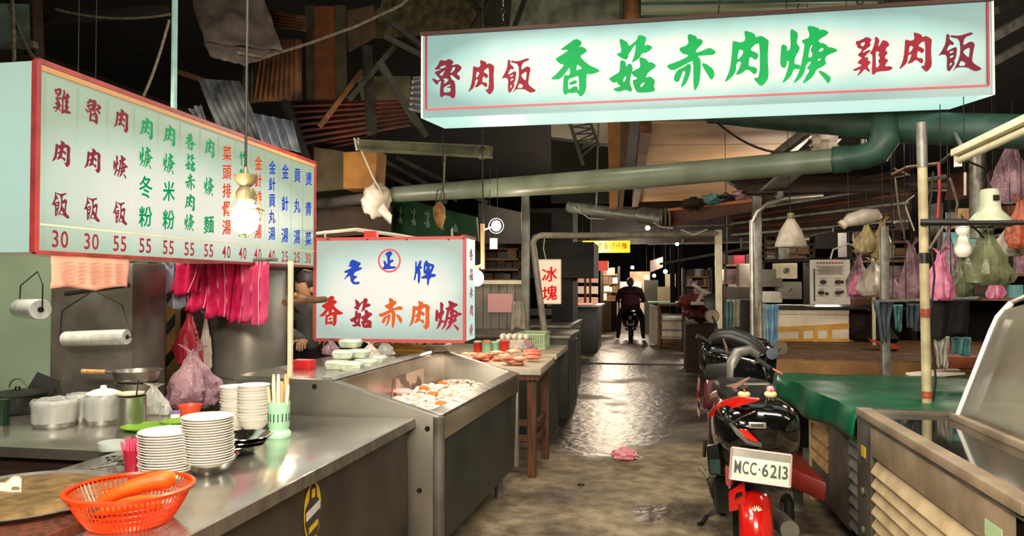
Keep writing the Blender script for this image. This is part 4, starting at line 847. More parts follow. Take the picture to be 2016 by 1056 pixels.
c = P(222, 885, Z=ZC); o = MB().lathe([(0, 0), (.05, 0), (.055, .03), (.052, .03), (.048, .004), (0, .004)], c, 24).build('glass_dish', mat('clear_dish', '#c9d6d2', rough=.1, alpha=.5)); tag(o, 'clear dish between the ladles and the canister', 'dish')
# ================================================================== FISH DISPLAY CASE
fO = Vector((-.975, 3.468, 0)); fd = Vector((math.sin(math.radians(3)), math.cos(math.radians(3)), 0)); flv = Vector((-fd.y, fd.x, 0)); FL = 1.78
def T(a, b, z): return fO + fd * a + flv * b + Vector((0, 0, z))
t = thing('fish_display_case', 'stainless steel fish display case with a sloped open well of seafood', 'display case', tuple(T(.9, .4, 0)))
def zt(b): return .862 + (1.02 - .862) * min(1, b / .57)
def slabT(mb, a0, a1, prof):
    n = len(prof); mb.add([T(a0, b, z) for b, z in prof] + [T(a1, b, z) for b, z in prof], [list(range(n))[::-1], list(range(n, 2 * n))] + [[i, (i + 1) % n, n + (i + 1) % n, n + i] for i in range(n)]); return mb
slabT(MB(), 0, .05, [(0, .2), (0, .862), (.57, 1.02), (.9, 1.02), (.9, .2)]).build('near_end_panel', M['steel'], t, bevel=.006)
slabT(MB(), FL - .04, FL, [(0, .2), (0, .862), (.57, 1.02), (.9, 1.02), (.9, .2)]).build('far_end_panel', M['steel'], t, bevel=.006)
slabT(MB(), .05, FL - .04, [(.0, .735), (.0, .845), (.02, .845), (.02, .735)]).build('front_band', mat('glossy_band', '#c4b79a', '#a89a80', rough=.14, metal=.8, scale=2), t)
slabT(MB(), .05, FL - .04, [(.03, .2), (.012, .725), (.03, .74), (.06, .74), (.08, .2)]).build('lower_front', M['counter_grey'], t)
slabT(MB(), .05, FL - .04, [(.0, .845), (0, .862), (.06, .88), (.06, .862)]).build('front_rim', M['steel'], t)
slabT(MB(), .05, FL - .04, [(.06, .72), (.06, .87), (.068, .87), (.068, .72)]).build('inner_front', M['steel'], t)
slabT(MB(), .05, FL - .04, [(.55, .72), (.55, 1.01), (.57, 1.02), (.59, 1.01), (.59, .72)]).build('inner_back', mat('inner_steel', '#b5a595', '#8d7f70', rough=.25, metal=.7, scale=4), t)
slabT(MB(), .05, FL - .04, [(.06, .70), (.06, .72), (.57, .72), (.57, .70)]).build('well_floor', M['steel'], t)
slabT(MB(), .0, FL, [(.555, 1.02), (.57, 1.034), (.62, 1.034), (.62, 1.02)]).build('top_rail', M['alu'], t)
slabT(MB(), .05, FL - .04, [(.62, 1.0), (.62, 1.02), (1.15, 1.02), (1.15, 1.0)]).build('rear_deck', M['steel_top'], t)
slabT(MB(), .05, FL - .04, [(.62, .2), (.62, 1.0), (1.13, 1.0), (1.13, .2)]).build('rear_cabinet', M['steel_dark'], t)
for a in (.1, FL - .12):
    for b in (.12, .8): MB().cyl(T(a, b, 0), .03, .21, 12).build('leg', M['galv'], t)
MB().tube([T(-.003, .0, .2), T(-.003, .0, .86)], .028, 14).build('corner_post', M['steel_dark'], t)
for b, z in ((.06, .80), (.10, .50), (.66, .985)):
    MB().tube([T(.0, b, z), T(-.006, b, z)], [.014, .012], 14).build('screw', M['black'], t)
MB().sheet(lambda u, v: T(.75 + .55 * u, .548, .77 + .17 * v), 4, 2).build('fish_decal', mat('fish_print', '#6f5a50', '#c9a993', rough=.5, scale=9, lo=.45, hi=.5), t)
# seafood
mb = MB()
def zf(a, b): return .775 + .05 * noise.noise(Vector((a * 3, b * 4, 1))) + .03 * math.sin(a / FL * math.pi) + (b - .3) * .08
mb.sheet(lambda u, v: T(.06 + (FL - .11) * u, .072 + .47 * v, zf(u * FL, v * .47) + .008 * noise.noise(Vector((u * 40, v * 16, 3)))), 60, 20)
for k in range(420):
    a, b = random.uniform(.1, FL - .1), random.uniform(.1, .52); Mx = Matrix.Rotation(random.uniform(0, 6.28), 4, 'Z')
    mb.ball(T(a, b, zf(a, b) + .012), (random.uniform(.014, .034), random.uniform(.008, .016), .009), 7, 5, Mx, .35, k)
tag(mb.build('chopped_seafood', M['ice']), 'pale chopped seafood and ice heaped in the display case well', 'seafood', kind='stuff')
for k, (a, b, lab) in enumerate(((.95, .42, 'orange seafood piece near the back of the white heap'), (.86, .33, 'orange seafood piece in the middle of the white heap'), (.62, .2, 'orange seafood piece near the front rim'), (1.25, .4, 'orange seafood piece toward the far end of the well'))):
    o = MB().ball(T(a, b, zf(a, b) + .026), (.035, .025, .016), 12, 8, None, .3, k).build('orange_seafood', M['sea_orange']); tag(o, lab, 'seafood', 'orange pieces on the white seafood')
o = MB().ball(T(.8, .5, zf(.8, .5) + .03), (.07, .04, .02), 14, 8, None, .3, 8).build('pink_fish_piece', mat('pink_fish', '#e8b3b3', rough=.35)); tag(o, 'pink fish piece lying against the back of the well', 'seafood')
# post at the near corner of the case
p = P(571, 744, Y=3.56); o = MB().box((p.x, 3.56, 1.32), (.022, .022, .60)).build('pale_post', M['cream_plastic'], bevel=.002); tag(o, 'slim cream post at the near corner of the fish case', 'post')
o = MB().tube([P(560, 596, Y=3.55), P(640, 590, Y=3.9)], .018, 8).build('wooden_crossbar', M['wood']); tag(o, 'short wooden crossbar tied to the cream post', 'bar')
# egg / takeaway boxes on the rear deck
def takeout(c, s, rz, lab, m=None):
    t = thing('takeout_box', lab, 'box', tuple(c), rz, 'pale green takeout boxes on the fish case'); local(t)
    x, y = .06 * s, .045 * s
    MB().hull([(-x * .8, -y * .8, 0), (x * .8, -y * .8, 0), (x * .8, y * .8, 0), (-x * .8, y * .8, 0), (-x, -y, .03), (x, -y, .03), (x, y, .03), (-x, y, .03)]).build('tray', m or M['clear_green'], t, bevel=.004)
    MB().hull([(-x, -y, .031), (x, -y, .031), (x, y, .031), (-x, y, .031), (-x * .82, -y * .82, .05), (x * .82, -y * .82, .05), (x * .82, y * .82, .05), (-x * .82, y * .82, .05)]).build('lid', M['clear_lid'], t, bevel=.004)
M['clear_green'] = mat('pale_green_tub', '#a9bda6', rough=.3, scale=20, col2='#cfd9c4'); M['clear_lid'] = mat('clear_lid', '#dfe6dc', rough=.15, alpha=.75)
zd = 1.0205
bx = [(664, 727, 0), (692, 729, 0), (720, 724, 0), (740, 716, 0), (676, 724, 1), (706, 722, 1), (690, 719, 2)]
for k, (px, py, lv) in enumerate(bx):
    c = P(px, py, Z=zd); c.z += .052 * lv
    takeout(c, 1.0, .2 * math.sin(k * 2), ['pale green takeout box at the near end of the lowest layer', 'pale green takeout box second in the lowest layer', 'pale green takeout box third in the lowest layer', 'pale green takeout box at the far end of the lowest layer', 'pale green takeout box on the second layer, nearer the post', 'pale green takeout box on the second layer, farther from the post', 'single pale green takeout box topping the pile'][k])
o = MB().box(P(598, 722, Y=3.95) , (.115, .08, .05)).build('red_carton', mat('red_carton', '#d8262c', '#c01c22', rough=.4, scale=9), bevel=.003); o.location.z = zd; tag(o, 'small bright red carton beside the cream post', 'box')
for k, (px, py, rx, m) in enumerate(((792, 690, .2, 'tape'), (840, 690, .16, 'bag_white'))):
    c = P(px, py, Z=zd); t = thing('shallow_tray', ['golden shallow tray of food on the far end of the case', 'shallow tray of pale packs beside the golden tray'][k], 'tray', tuple(c))
    block(MB(), c.x - rx, c.x + rx, c.y - .12, c.y + .12, zd, zd + .045).build('pan', M[m], t, bevel=.01)
    mb = MB()
    for q in range(40): mb.ball(c + Vector((random.uniform(-rx + .03, rx - .03), random.uniform(-.1, .1), .05 + random.random() * .02)), (.03, .02, .015), 7, 5, None, .3, q)
    mb.build('food', M['meat_fat'], t)['kind'] = 'stuff'
for k, (px, py, m) in enumerate(((757, 700, 'bag_clear'), (730, 708, 'bag_white'), (650, 700, 'bag_mauve'))):
    bag('food_bag', ['clear food bag between the green boxes and golden tray', 'white food bag just behind the green boxes', 'mauve food bag in front of the seller'][k], P(px, py, Z=zd), (.06, .05, .05), M[m], 20 + k)
# ================================================================== PEOPLE
def skinned(name, m, parent, verts, edges, sub=2, root=0):
    me = bpy.data.meshes.new(name); W_ = WORLD.get(parent.name, Matrix()).inverted() if parent is not None else Matrix()
    me.from_pydata([W_ @ Vector(v[0]) for v in verts], edges, []); me.materials.append(m)
    o = bpy.data.objects.new(name, me); COL.objects.link(o); o.parent = parent; WORLD[o.name] = WORLD.get(parent.name, Matrix())
    o.modifiers.new('skin', 'SKIN'); me.skin_vertices[0].data[root].use_root = True
    for i, v in enumerate(verts):
        r = v[1]; me.skin_vertices[0].data[i].radius = r if isinstance(r, tuple) else (r, r)
    s = o.modifiers.new('sub', 'SUBSURF'); s.levels = s.render_levels = sub
    for md in o.modifiers:
        if md.type == 'SKIN': md.use_smooth_shade = True
    dg = bpy.context.evaluated_depsgraph_get(); bpy.context.view_layer.update()
    nm = bpy.data.meshes.new_from_object(o.evaluated_get(bpy.context.evaluated_depsgraph_get())); o.modifiers.clear(); o.data = nm
    nm.materials.clear(); nm.materials.append(m)
    for p in nm.polygons: p.use_smooth = True
    return o
def head(mb, c, s, yaw, pitch=0.0):
    Mx = Matrix.Rotation(yaw, 4, 'Z') @ Matrix.Rotation(pitch, 4, 'X')
    mb.ball(c, (.075 * s, .095 * s, .115 * s), 20, 16, Mx.to_3x3())
    c = Vector(c); R3 = Mx.to_3x3()
    mb.ball(c + R3 @ Vector((0, -.05 * s, -.05 * s)), (.055 * s, .055 * s, .06 * s), 14, 10, R3)
    mb.ball(c + R3 @ Vector((0, -.1 * s, -.02 * s)), (.013 * s, .02 * s, .022 * s), 8, 6, R3)
    for q in (-1, 1): mb.ball(c + R3 @ Vector((q * .075 * s, .005 * s, -.015 * s)), (.01 * s, .02 * s, .03 * s), 8, 6, R3)
    return R3
def hand(mb, w, d, up, s=1.0, curl=.5):
    w, d, up = Vector(w), Vector(d).normalized(), Vector(up).normalized(); side = d.cross(up).normalized()
    mb.ball(w + d * .045 * s, (.04 * s, .05 * s, .016 * s), 12, 8, Matrix((side, d, up)).transposed())
    for k, L_ in enumerate((.068, .078, .074, .058)):
        b = w + d * .085 * s + side * (.028 - .018 * k) * s
        mb.tube([b - d * .02 * s, b + d * L_ * .5 * s, b + d * L_ * .8 * s - up * L_ * curl * .5 * s, b + d * L_ * .85 * s - up * L_ * curl * s], [.0095 * s, .009 * s, .008 * s, .006 * s], 7)
    b = w + d * .025 * s + side * .035 * s; mb.tube([b, b + (side * .9 + d * .6) * .03 * s, b + (side * .5 + d) * .055 * s - up * .01 * s], [.012 * s, .010 * s, .008 * s], 7)
# seller behind the square sign
hp = P(603, 562, Y=5.25)
t = thing('person', 'person with short dark hair and grey knit sweater bending over the fish case', 'person', (hp.x + .02, 5.4, 0))
x0, y0_, z0_ = hp.x, 5.25, hp.z
J = [((x0 + .0, 5.42, .92), (.15, .11)), ((x0 + .0, 5.40, 1.10), (.15, .115)), ((x0 + .02, 5.36, 1.28), (.17, .115)), ((x0 + .03, 5.33, 1.40), (.14, .09)), ((x0 + .02, 5.30, 1.455), (.055, .055)),
     ((x0 + .2, 5.32, 1.38), .062), ((x0 + .26, 5.2, 1.16), .052), ((x0 + .30, 4.98, 1.10), .034),
     ((x0 - .15, 5.34, 1.38), .062), ((x0 - .17, 5.22, 1.15), .052), ((x0 + .1, 5.0, 1.09), .034),
     ((x0 + .09, 5.42, .86), .09), ((x0 + .09, 5.42, .48), .07), ((x0 + .09, 5.43, .08), .045), ((x0 + .09, 5.33, .04), .04),
     ((x0 - .09, 5.42, .86), .09), ((x0 - .09, 5.42, .48), .07), ((x0 - .09, 5.43, .08), .045), ((x0 - .09, 5.33, .04), .04)]
E_ = [(0, 1), (1, 2), (2, 3), (3, 4), (3, 5), (5, 6), (6, 7), (3, 8), (8, 9), (9, 10), (0, 11), (11, 12), (12, 13), (13, 14), (0, 15), (15, 16), (16, 17), (17, 18)]
skinned('body', M['trousers'], t, J, E_)
up_ = [(p, (r[0] * 1.06, r[1] * 1.1) if isinstance(r, tuple) else r * 1.18) for p, r in J[:11]]
up_[4] = (J[4][0], (.07, .07)); skinned('sweater', M['sweater'], t, up_, E_[:10])
mb = MB(); R3 = head(mb, (x0 + .01, 5.26, z0_ - .02), 1.0, -.9, .35); mb.tube([(x0 + .02, 5.30, 1.43), (x0 + .01, 5.27, z0_ - .08)], .05, 12)
mb.build('head', M['skin'], t)
for hx_ in (.30, .1): mb = MB(); hand(mb, (x0 + hx_, 5.0, 1.10), (.35, -1, -.22), (0, 0, 1)); mb.build('hand', M['skin'], t)
mb = MB(); hc = Vector((x0 + .01, 5.26, z0_ - .02)); mb.ball(hc + R3 @ Vector((0, .012, .02)), (.085, .10, .115), 22, 16, R3, .12, 2); o = mb.build('hair', M['hair'], t)
bm = bmesh.new(); bm.from_mesh(o.data); Wt = WORLD[t.name]
dl = [v for v in bm.verts if (R3.transposed() @ ((Wt @ v.co) - hc)).y < -.035 and (R3.transposed() @ ((Wt @ v.co) - hc)).z < .055]
bmesh.ops.delete(bm, geom=dl, context='VERTS'); bm.to_mesh(o.data); bm.free()
mb = MB(); 
for s in (-1, 1): mb.ball(hc + R3 @ Vector((s * .028, -.088, .008)), (.009, .006, .006), 8, 6, R3)
mb.build('eye', M['hair'], t)
MB().tube([hc + R3 @ Vector((-.02, -.097, -.062)), hc + R3 @ Vector((0, -.102, -.063)), hc + R3 @ Vector((.02, -.097, -.062))], .004, 6).build('mouth', mat('lips', '#8a4a40', rough=.5), t)
MB().tube([(x0 - .03, 5.27, 1.45), (x0 + .02, 5.23, 1.40), (x0 + .08, 5.27, 1.45)], .012, 8).build('collar', mat('collar_red', '#8f4038', rough=.8), t)
# ================================================================== DISTANT RIDER AND SCOOTER
RY = 19.2; rc = P(1241, 672, Z=0.0); rx_, ry_ = rc.x, rc.y
s_ = thing('motor_scooter', 'small dark scooter carrying the distant rider down the aisle', 'scooter', (rx_, ry_, 0))
def wheel(mb, c, R, r, seg=28): mb.tube(arc(c, R - r, 0, 2 * math.pi, seg, (0, 1, 0), (0, 0, 1)), r, 10, cap=False); return mb
wheel(MB(), (rx_, ry_ + .1, .22), .22, .055).build('rear_wheel', M['rubber'], s_); wheel(MB(), (rx_ + .02, ry_ + 1.3, .22), .22, .05).build('front_wheel', M['rubber'], s_)
MB().ball((rx_, ry_ + .25, .55), (.23, .42, .24), 16, 12, None, .12, 4).build('rear_body', M['gloss_black'], s_)
MB().ball((rx_, ry_ + .3, .78), (.15, .4, .08), 14, 8).build('seat', M['black'], s_)
MB().box((rx_, ry_ - .12, .48), (.2, .02, .13)).build('licence_plate', M['galv'], s_, bevel=.004)
MB().hull([(rx_ - .17, ry_ + .95, .3), (rx_ + .17, ry_ + .95, .3), (rx_ + .17, ry_ + 1.05, .3), (rx_ - .17, ry_ + 1.05, .3), (rx_ - .2, ry_ + .85, .95), (rx_ + .2, ry_ + .85, .95), (rx_ + .2, ry_ + .95, .95), (rx_ - .2, ry_ + .95, .95)]).build('leg_shield', M['gloss_black'], s_, bevel=.03)
MB().box((rx_, ry_ + .75, .28), (.3, .5, .06)).build('footboard', M['black'], s_, bevel=.02)
MB().tube([(rx_ - .34, ry_ + .75, 1.02), (rx_, ry_ + .86, 1.0), (rx_ + .34, ry_ + .75, 1.02)], .018, 8).build('handlebar', M['black'], s_)
MB().tube([(rx_, ry_ - .1, .62), (rx_, ry_ - .16, .62)], .05, 10).build('tail_light', mat('dim_red', '#5a1414', rough=.3), s_)
t = thing('person', 'distant rider in a dark purple jacket sitting on the scooter, seen from behind', 'person', (rx_, ry_ + .3, .8))
J = [((rx_, ry_ + .3, .86), (.25, .18)), ((rx_, ry_ + .32, 1.06), (.245, .17)), ((rx_, ry_ + .35, 1.26), (.245, .16)), ((rx_, ry_ + .36, 1.38), (.18, .12)), ((rx_, ry_ + .37, 1.44), (.06, .06)),
     ((rx_ - .25, ry_ + .37, 1.33), .09), ((rx_ - .35, ry_ + .5, 1.08), .065), ((rx_ - .33, ry_ + .74, 1.05), .045), ((rx_ + .25, ry_ + .37, 1.33), .09), ((rx_ + .35, ry_ + .5, 1.08), .065), ((rx_ + .33, ry_ + .74, 1.05), .045),
     ((rx_ - .17, ry_ + .4, .84), .11), ((rx_ - .3, ry_ + .62, .62), .085), ((rx_ - .33, ry_ + .4, .12), .055), ((rx_ - .35, ry_ + .5, .05), .045), ((rx_ + .17, ry_ + .4, .84), .11), ((rx_ + .3, ry_ + .62, .62), .085), ((rx_ + .33, ry_ + .4, .12), .055), ((rx_ + .35, ry_ + .5, .05), .045)]
E_ = [(0, 1), (1, 2), (2, 3), (3, 4), (3, 5), (5, 6), (6, 7), (3, 8), (8, 9), (9, 10), (0, 11), (11, 12), (12, 13), (13, 14), (0, 15), (15, 16), (16, 17), (17, 18)]
skinned('body', M['trousers'], t, J, E_)
skinned('jacket', M['coat'], t, [(p, (r[0] * 1.12, r[1] * 1.15) if isinstance(r, tuple) else r * 1.15) for p, r in J[:11]], E_[:10])
mb = MB(); head(mb, (rx_, ry_ + .4, 1.54), 1.0, math.pi, .1); mb.build('head', M['skin'], t)
for q in (-1, 1): mb = MB(); hand(mb, (rx_ + q * .33, ry_ + .76, 1.05), (0, 1, -.2), (0, 0, 1)); mb.build('hand', M['skin'], t)
MB().ball((rx_, ry_ + .385, 1.56), (.10, .115, .125), 18, 14, None, .1, 3).build('hair', mat('greyish_hair', '#5b5046', '#3b332d', rough=.7, scale=30), t)
# ================================================================== NEAR SCOOTER
t = thing('motor_scooter', 'red and black motor scooter parked in the aisle with its plate toward us', 'scooter', (.56, 3.85, 0))
def Q(px, py, Y): return P(px, py, Y=Y)
WX = .515
mb = MB(); mb.tube(arc((WX, 3.93, .255), .205, 0, 2 * math.pi, 36, (0, 1, 0), (0, 0, 1)), .052, 12, cap=False); mb.build('rear_wheel', M['rubber'], t)
MB().tube([(WX - .03, 3.93, .255), (WX + .03, 3.93, .255)], .14, 24).build('rear_hub', M['steel_dark'], t)
MB().tube(arc((WX - .02, 5.05, .255), .205, 0, 2 * math.pi, 36, (0, 1, 0), (0, 0, 1)), .048, 12, cap=False).build('front_wheel', M['rubber'], t)
MB().tube([(WX - .05, 5.05, .255), (WX + .01, 5.05, .255)], .13, 24).build('front_hub', M['alu'], t)
# rear fender: curved shell hugging the tyre
def fen(u, v):
    a = math.radians(128 + 66 * u); x = (v - .5) * 2; w_ = .075 * (1 - .55 * max(0, u - .75) * 4 * .5)
    r = .315 - .035 * x * x; return (WX + .005 + x * w_, 3.93 + r * math.cos(a), .255 + r * math.sin(a))
fm = MB().sheet(fen, 14, 8).build('rear_fender', M['red_paint'], t, solid=.006)
mb = MB()
for k in range(7):
    a = math.radians(200 - 22 * k); c = Vector(fen(.28, .5)) + Vector((0, -.008, 0)); mb.bar(c, c + Vector((.026 * math.cos(math.radians(20 + 24 * k)), 0, .026 * math.sin(math.radians(20 + 24 * k)))), .006, .004)
mb.build('leaf_emblem', mat('emblem_pale', '#d8e6c8', rough=.3), fm)
MB().hull([Q(1435, 1010, 3.75), Q(1470, 1000, 3.7), Q(1470, 1000, 3.9), Q(1437, 1010, 3.95), Q(1434, 968, 3.75), Q(1466, 948, 3.68), Q(1466, 950, 3.9), Q(1436, 968, 3.95)]).build('swingarm_cover', M['red_paint'], t, bevel=.012)
MB().hull([Q(1446, 984, 3.715), Q(1462, 976, 3.695), Q(1462, 976, 3.75), Q(1446, 984, 3.75), Q(1449, 972, 3.715), Q(1460, 968, 3.69), Q(1460, 968, 3.75), Q(1449, 972, 3.75)]).build('cover_hole', M['black'], t)
# plate
pc = Q(1497, 920, 3.56); M4 = Matrix.Translation(pc) @ Matrix.Rotation(math.radians(-3), 4, 'Z') @ Matrix.Rotation(math.radians(5), 4, 'Y') @ Matrix.Rotation(math.radians(-14), 4, 'X')
pm = MB().box((0, 0, 0), (.262, .008, .140)); pm.v = [M4 @ v for v in pm.v]; pm = pm.build('licence_plate', mat('plate_green_white', '#c9dacb', rough=.4), t, bevel=.002)
fr = MB()
for a, b in (((-.131, -.07), (.131, -.07)), ((.131, -.07), (.131, .07)), ((.131, .07), (-.131, .07)), ((-.131, .07), (-.131, -.07))): fr.tube([M4 @ Vector((a[0], -.004, a[1])), M4 @ Vector((b[0], -.004, b[1]))], .006, 8)
fr.build('plate_frame', mat('pink_chrome', '#d9b9b6', rough=.25, metal=.5), pm)
pf = MB().box((0, -.006, .052), (.25, .004, .032)); pf.v = [M4 @ v for v in pf.v]; pf.build('plate_holder', M['steel_dark'], pm)
mb = MB(); mb2 = MB(); put_text(mb2, 'MCC', (0, 0, 0), .058, AX, AZ, width=.098); mb2.v = [M4 @ (v + Vector((-.066, -.0085, -.012))) for v in mb2.v]; mb.v += mb2.v; mb.f += mb2.f; mb.mi += mb2.mi
mb2 = MB(); put_text(mb2, '6213', (0, 0, 0), .058, AX, AZ, width=.112); b0 = len(mb.v); mb.v += [M4 @ (v + Vector((.063, -.0085, -.012))) for v in mb2.v]; mb.f += [[i + b0 for i in f] for f in mb2.f]; mb.mi += mb2.mi
b0 = len(mb.v); mb.add([M4 @ Vector((x, -.0085, z - .012)) for x, z in ((-.008, -.004), (-.001, -.004), (-.001, .004), (-.008, .004))], [(0, 1, 2, 3)]); decal(mb, 'lettering', M['black'], pm)
# tail body
def loft(rings, seg=20):   # rings: (centre, half width, half height, squareness)
    mb = MB()
    for c, w_, h_ in rings:
        for k in range(seg):
            a = 2 * math.pi * k / seg; ca, sa = math.cos(a), math.sin(a); e = .6
            mb.v.append(Vector(c) + Vector((w_ * math.copysign(abs(ca) ** e, ca), 0, h_ * math.copysign(abs(sa) ** e, sa))))
    n = len(rings)
    for i in range(n - 1):
        for k in range(seg): k2 = (k + 1) % seg; mb.f.append([i * seg + k, i * seg + k2, (i + 1) * seg + k2, (i + 1) * seg + k]); mb.mi.append(0)
    mb.f.append(list(range(seg))[::-1]); mb.f.append([(n - 1) * seg + k for k in range(seg)]); mb.mi += [0, 0]; return mb
X0 = .525
loft([((X0 + .02, 3.58, .80), .10, .05), ((X0 + .02, 3.62, .80), .155, .10), ((X0 + .02, 3.72, .80), .185, .14), ((X0 + .01, 3.95, .79), .19, .15), ((X0, 4.3, .74), .16, .16), ((X0, 4.5, .62), .12, .14)], 24).build('tail_body', M['gloss_black'], t)
loft([((X0 - .0, 3.85, .93), .12, .03), ((X0 - .0, 4.0, .945), .15, .05), ((X0, 4.3, .93), .15, .05), ((X0, 4.55, .88), .10, .04)], 20).build('seat', M['black'], t)
loft([((X0 + .0, 3.60, .685), .07, .03), ((X0 + .0, 3.68, .68), .13, .05), ((X0, 3.85, .66), .15, .07)], 18).build('tail_light_housing', M['black'], t)
def ribbon(pts, w_, name, m, th=.012):   # swept panel strip on the body
    mb = MB(); pts = [Vector(p) for p in pts]
    for i in range(len(pts) - 1): mb.hull([pts[i] - Vector((0, 0, w_[i])), pts[i + 1] - Vector((0, 0, w_[i + 1])), pts[i + 1] + Vector((0, th, -w_[i + 1])), pts[i] + Vector((0, th, -w_[i])), pts[i] + Vector((0, 0, w_[i])), pts[i + 1] + Vector((0, 0, w_[i + 1])), pts[i + 1] + Vector((0, th, w_[i + 1])), pts[i] + Vector((0, th, w_[i]))])
    return mb.build(name, m, t, bevel=.003)
ribbon([Q(1395, 820, 4.0), Q(1420, 802, 3.78), Q(1455, 792, 3.62), Q(1496, 787, 3.6)], [.01, .026, .022, .004], 'red_side_panel', M['red_paint'], .05)
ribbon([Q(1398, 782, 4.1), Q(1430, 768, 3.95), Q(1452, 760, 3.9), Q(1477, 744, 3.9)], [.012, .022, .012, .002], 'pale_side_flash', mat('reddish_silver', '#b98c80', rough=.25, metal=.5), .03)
ribbon([Q(1452, 848, 3.58), Q(1470, 856, 3.55), Q(1492, 870, 3.55)], [.006, .02, .006], 'tail_light', mat('tail_red', '#d8281a', rough=.15, coat=.8), .05)
ribbon([Q(1437, 836, 3.58), Q(1450, 850, 3.56), Q(1470, 868, 3.56), Q(1500, 878, 3.56)], [.006, .018, .016, .01], 'lamp_surround', M['steel_dark'], .03)
ribbon([Q(1436, 836, 3.56), Q(1462, 822, 3.53), Q(1488, 810, 3.53)], [.003, .004, .003], 'chrome_strip', M['chrome'], .01)
ribbon([Q(1410, 818, 3.72), Q(1426, 830, 3.66)], [.004, .004], 'chrome_strip', M['chrome'], .01)
bd = MB().box(Q(1491, 838, 3.545), (.078, .006, .028)).build('badge', M['alu'], t, bevel=.003)
mb = MB()
for k in range(7): mb.box(Q(1480.5 + 3.5 * k, 838, 3.539), (.005, .002, .014))
mb.build('badge_marks', M['wire'], bd)
mb = MB(); mb.tube([Q(1458, 764, 3.9), Q(1466, 757, 3.8), Q(1512, 757, 3.8), Q(1522, 764, 3.9)], .008, 8); mb.tube([Q(1470, 757, 3.8), Q(1470, 785, 3.8)], .008, 8); mb.tube([Q(1510, 757, 3.8), Q(1510, 785, 3.8)], .008, 8); mb.build('rear_rack', M['steel_dark'], t)
# shock absorber, air box, stand
a, b = Q(1436, 866, 3.78), Q(1436, 962, 3.78)
MB().tube([a, b], .008, 10).build('shock_rod', M['chrome'], t)
mb = MB(); mb.tube([a.lerp(b, .18) + Vector((.018 * math.cos(k * .7), .018 * math.sin(k * .7), 0)) + (b - a) * (.36 * k / 45) for k in range(46)], .005, 6); mb.build('shock_spring', M['black'], t)
MB().tube([a.lerp(b, .5), a.lerp(b, .55), a.lerp(b, .9), a.lerp(b, .95)], [.016, .021, .019, .012], 14).build('shock_body', mat('pink_shock', '#c96a72', rough=.2, metal=.4), t)
MB().hull([Q(1396, 936, 3.9), Q(1422, 940, 3.8), Q(1424, 936, 4.15), Q(1396, 930, 4.15), Q(1390, 878, 3.9), Q(1414, 872, 3.8), Q(1424, 876, 4.2), Q(1392, 876, 4.2)]).build('air_box', M['black'], t, bevel=.02)
MB().hull([Q(1399, 932, 3.885), Q(1419, 934, 3.79), Q(1419, 934, 3.81), Q(1399, 932, 3.9), Q(1396, 905, 3.885), Q(1417, 905, 3.79), Q(1417, 905, 3.81), Q(1396, 905, 3.9)]).build('air_box_reflection', mat('teal_reflection', '#2f4a4a', rough=.25), t, bevel=.004)  # teal reflection on the air box, put in as a coloured plate
MB().hull([Q(1409, 1010, 3.95), Q(1440, 1012, 3.85), Q(1440, 1008, 4.3), Q(1409, 1002, 4.3), Q(1404, 940, 3.95), Q(1440, 935, 3.85), Q(1440, 935, 4.3), Q(1404, 935, 4.3)]).build('engine_case', M['black'], t, bevel=.02)
mb = MB(); e = P(1382, 1030, Z=.012); mb.tube([Q(1412, 1004, 4.1), P(1392, 1016, Z=.06), e], [.018, .013, .016], 10); mb.tube([e, e + Vector((-.02, -.03, 0))], .014, 8); mb.build('side_stand', M['black'], t)
MB().tube([Q(1378, 921, 4.3), Q(1395, 942, 4.25)], .012, 8).build('kick_lever', M['brass'], t)
MB().tube([Q(1388, 868, 4.2), Q(1386, 900, 4.2)], .01, 8).build('foot_peg', M['chrome'], t)
MB().tube([Q(1406, 952, 4.1), Q(1413, 975, 4.05)], .013, 8).build('chrome_lever', M['chrome'], t)
MB().tube([(X0 + .16, 3.75, .32), (X0 + .15, 3.95, .3), (X0 + .12, 4.25, .28)], [.045, .05, .03], 14).build('exhaust', M['steel_dark'], t)
MB().box((X0, 4.62, .30), (.3, .42, .07)).build('footboard', M['black'], t, bevel=.02)
# front: leg shield, cowl, bars, mirrors
X1 = .60
MB().hull([(X1 - .2, 4.82, .32), (X1 + .16, 4.82, .32), (X1 + .13, 4.95, .32), (X1 - .17, 4.95, .32), (X1 - .23, 4.72, .95), (X1 + .17, 4.72, .95), (X1 + .13, 4.86, .97), (X1 - .19, 4.86, .97)]).build('leg_shield', M['gloss_black'], t, bevel=.03)
MB().tube([Q(1398, 672, 4.74), Q(1415, 664, 4.74), Q(1440, 664, 4.74), Q(1468, 674, 4.72), Q(1492, 690, 4.7), Q(1512, 708, 4.68)], [.02, .05, .062, .06, .05, .02], 16).build('bar_fairing', M['black'], t)
ribbon([Q(1377, 820, 4.68), Q(1377, 785, 4.66), Q(1379, 752, 4.68)], [.012, .03, .012], 'red_edge_panel', M['red_paint'], .2)
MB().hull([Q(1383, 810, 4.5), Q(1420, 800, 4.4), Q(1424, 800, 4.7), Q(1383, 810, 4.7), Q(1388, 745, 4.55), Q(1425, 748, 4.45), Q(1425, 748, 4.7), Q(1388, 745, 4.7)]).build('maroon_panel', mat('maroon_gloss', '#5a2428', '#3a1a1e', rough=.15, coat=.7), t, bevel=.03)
mb = loft([((X1 - .02, 4.62, 1.02), .10, .06), ((X1 - .02, 4.70, 1.03), .21, .10), ((X1 - .02, 4.85, 1.04), .24, .13), ((X1 - .02, 5.02, 1.0), .20, .13), ((X1 - .02, 5.15, .92), .10, .08)], 24); mb.build('front_cowl', M['gloss_black'], t)
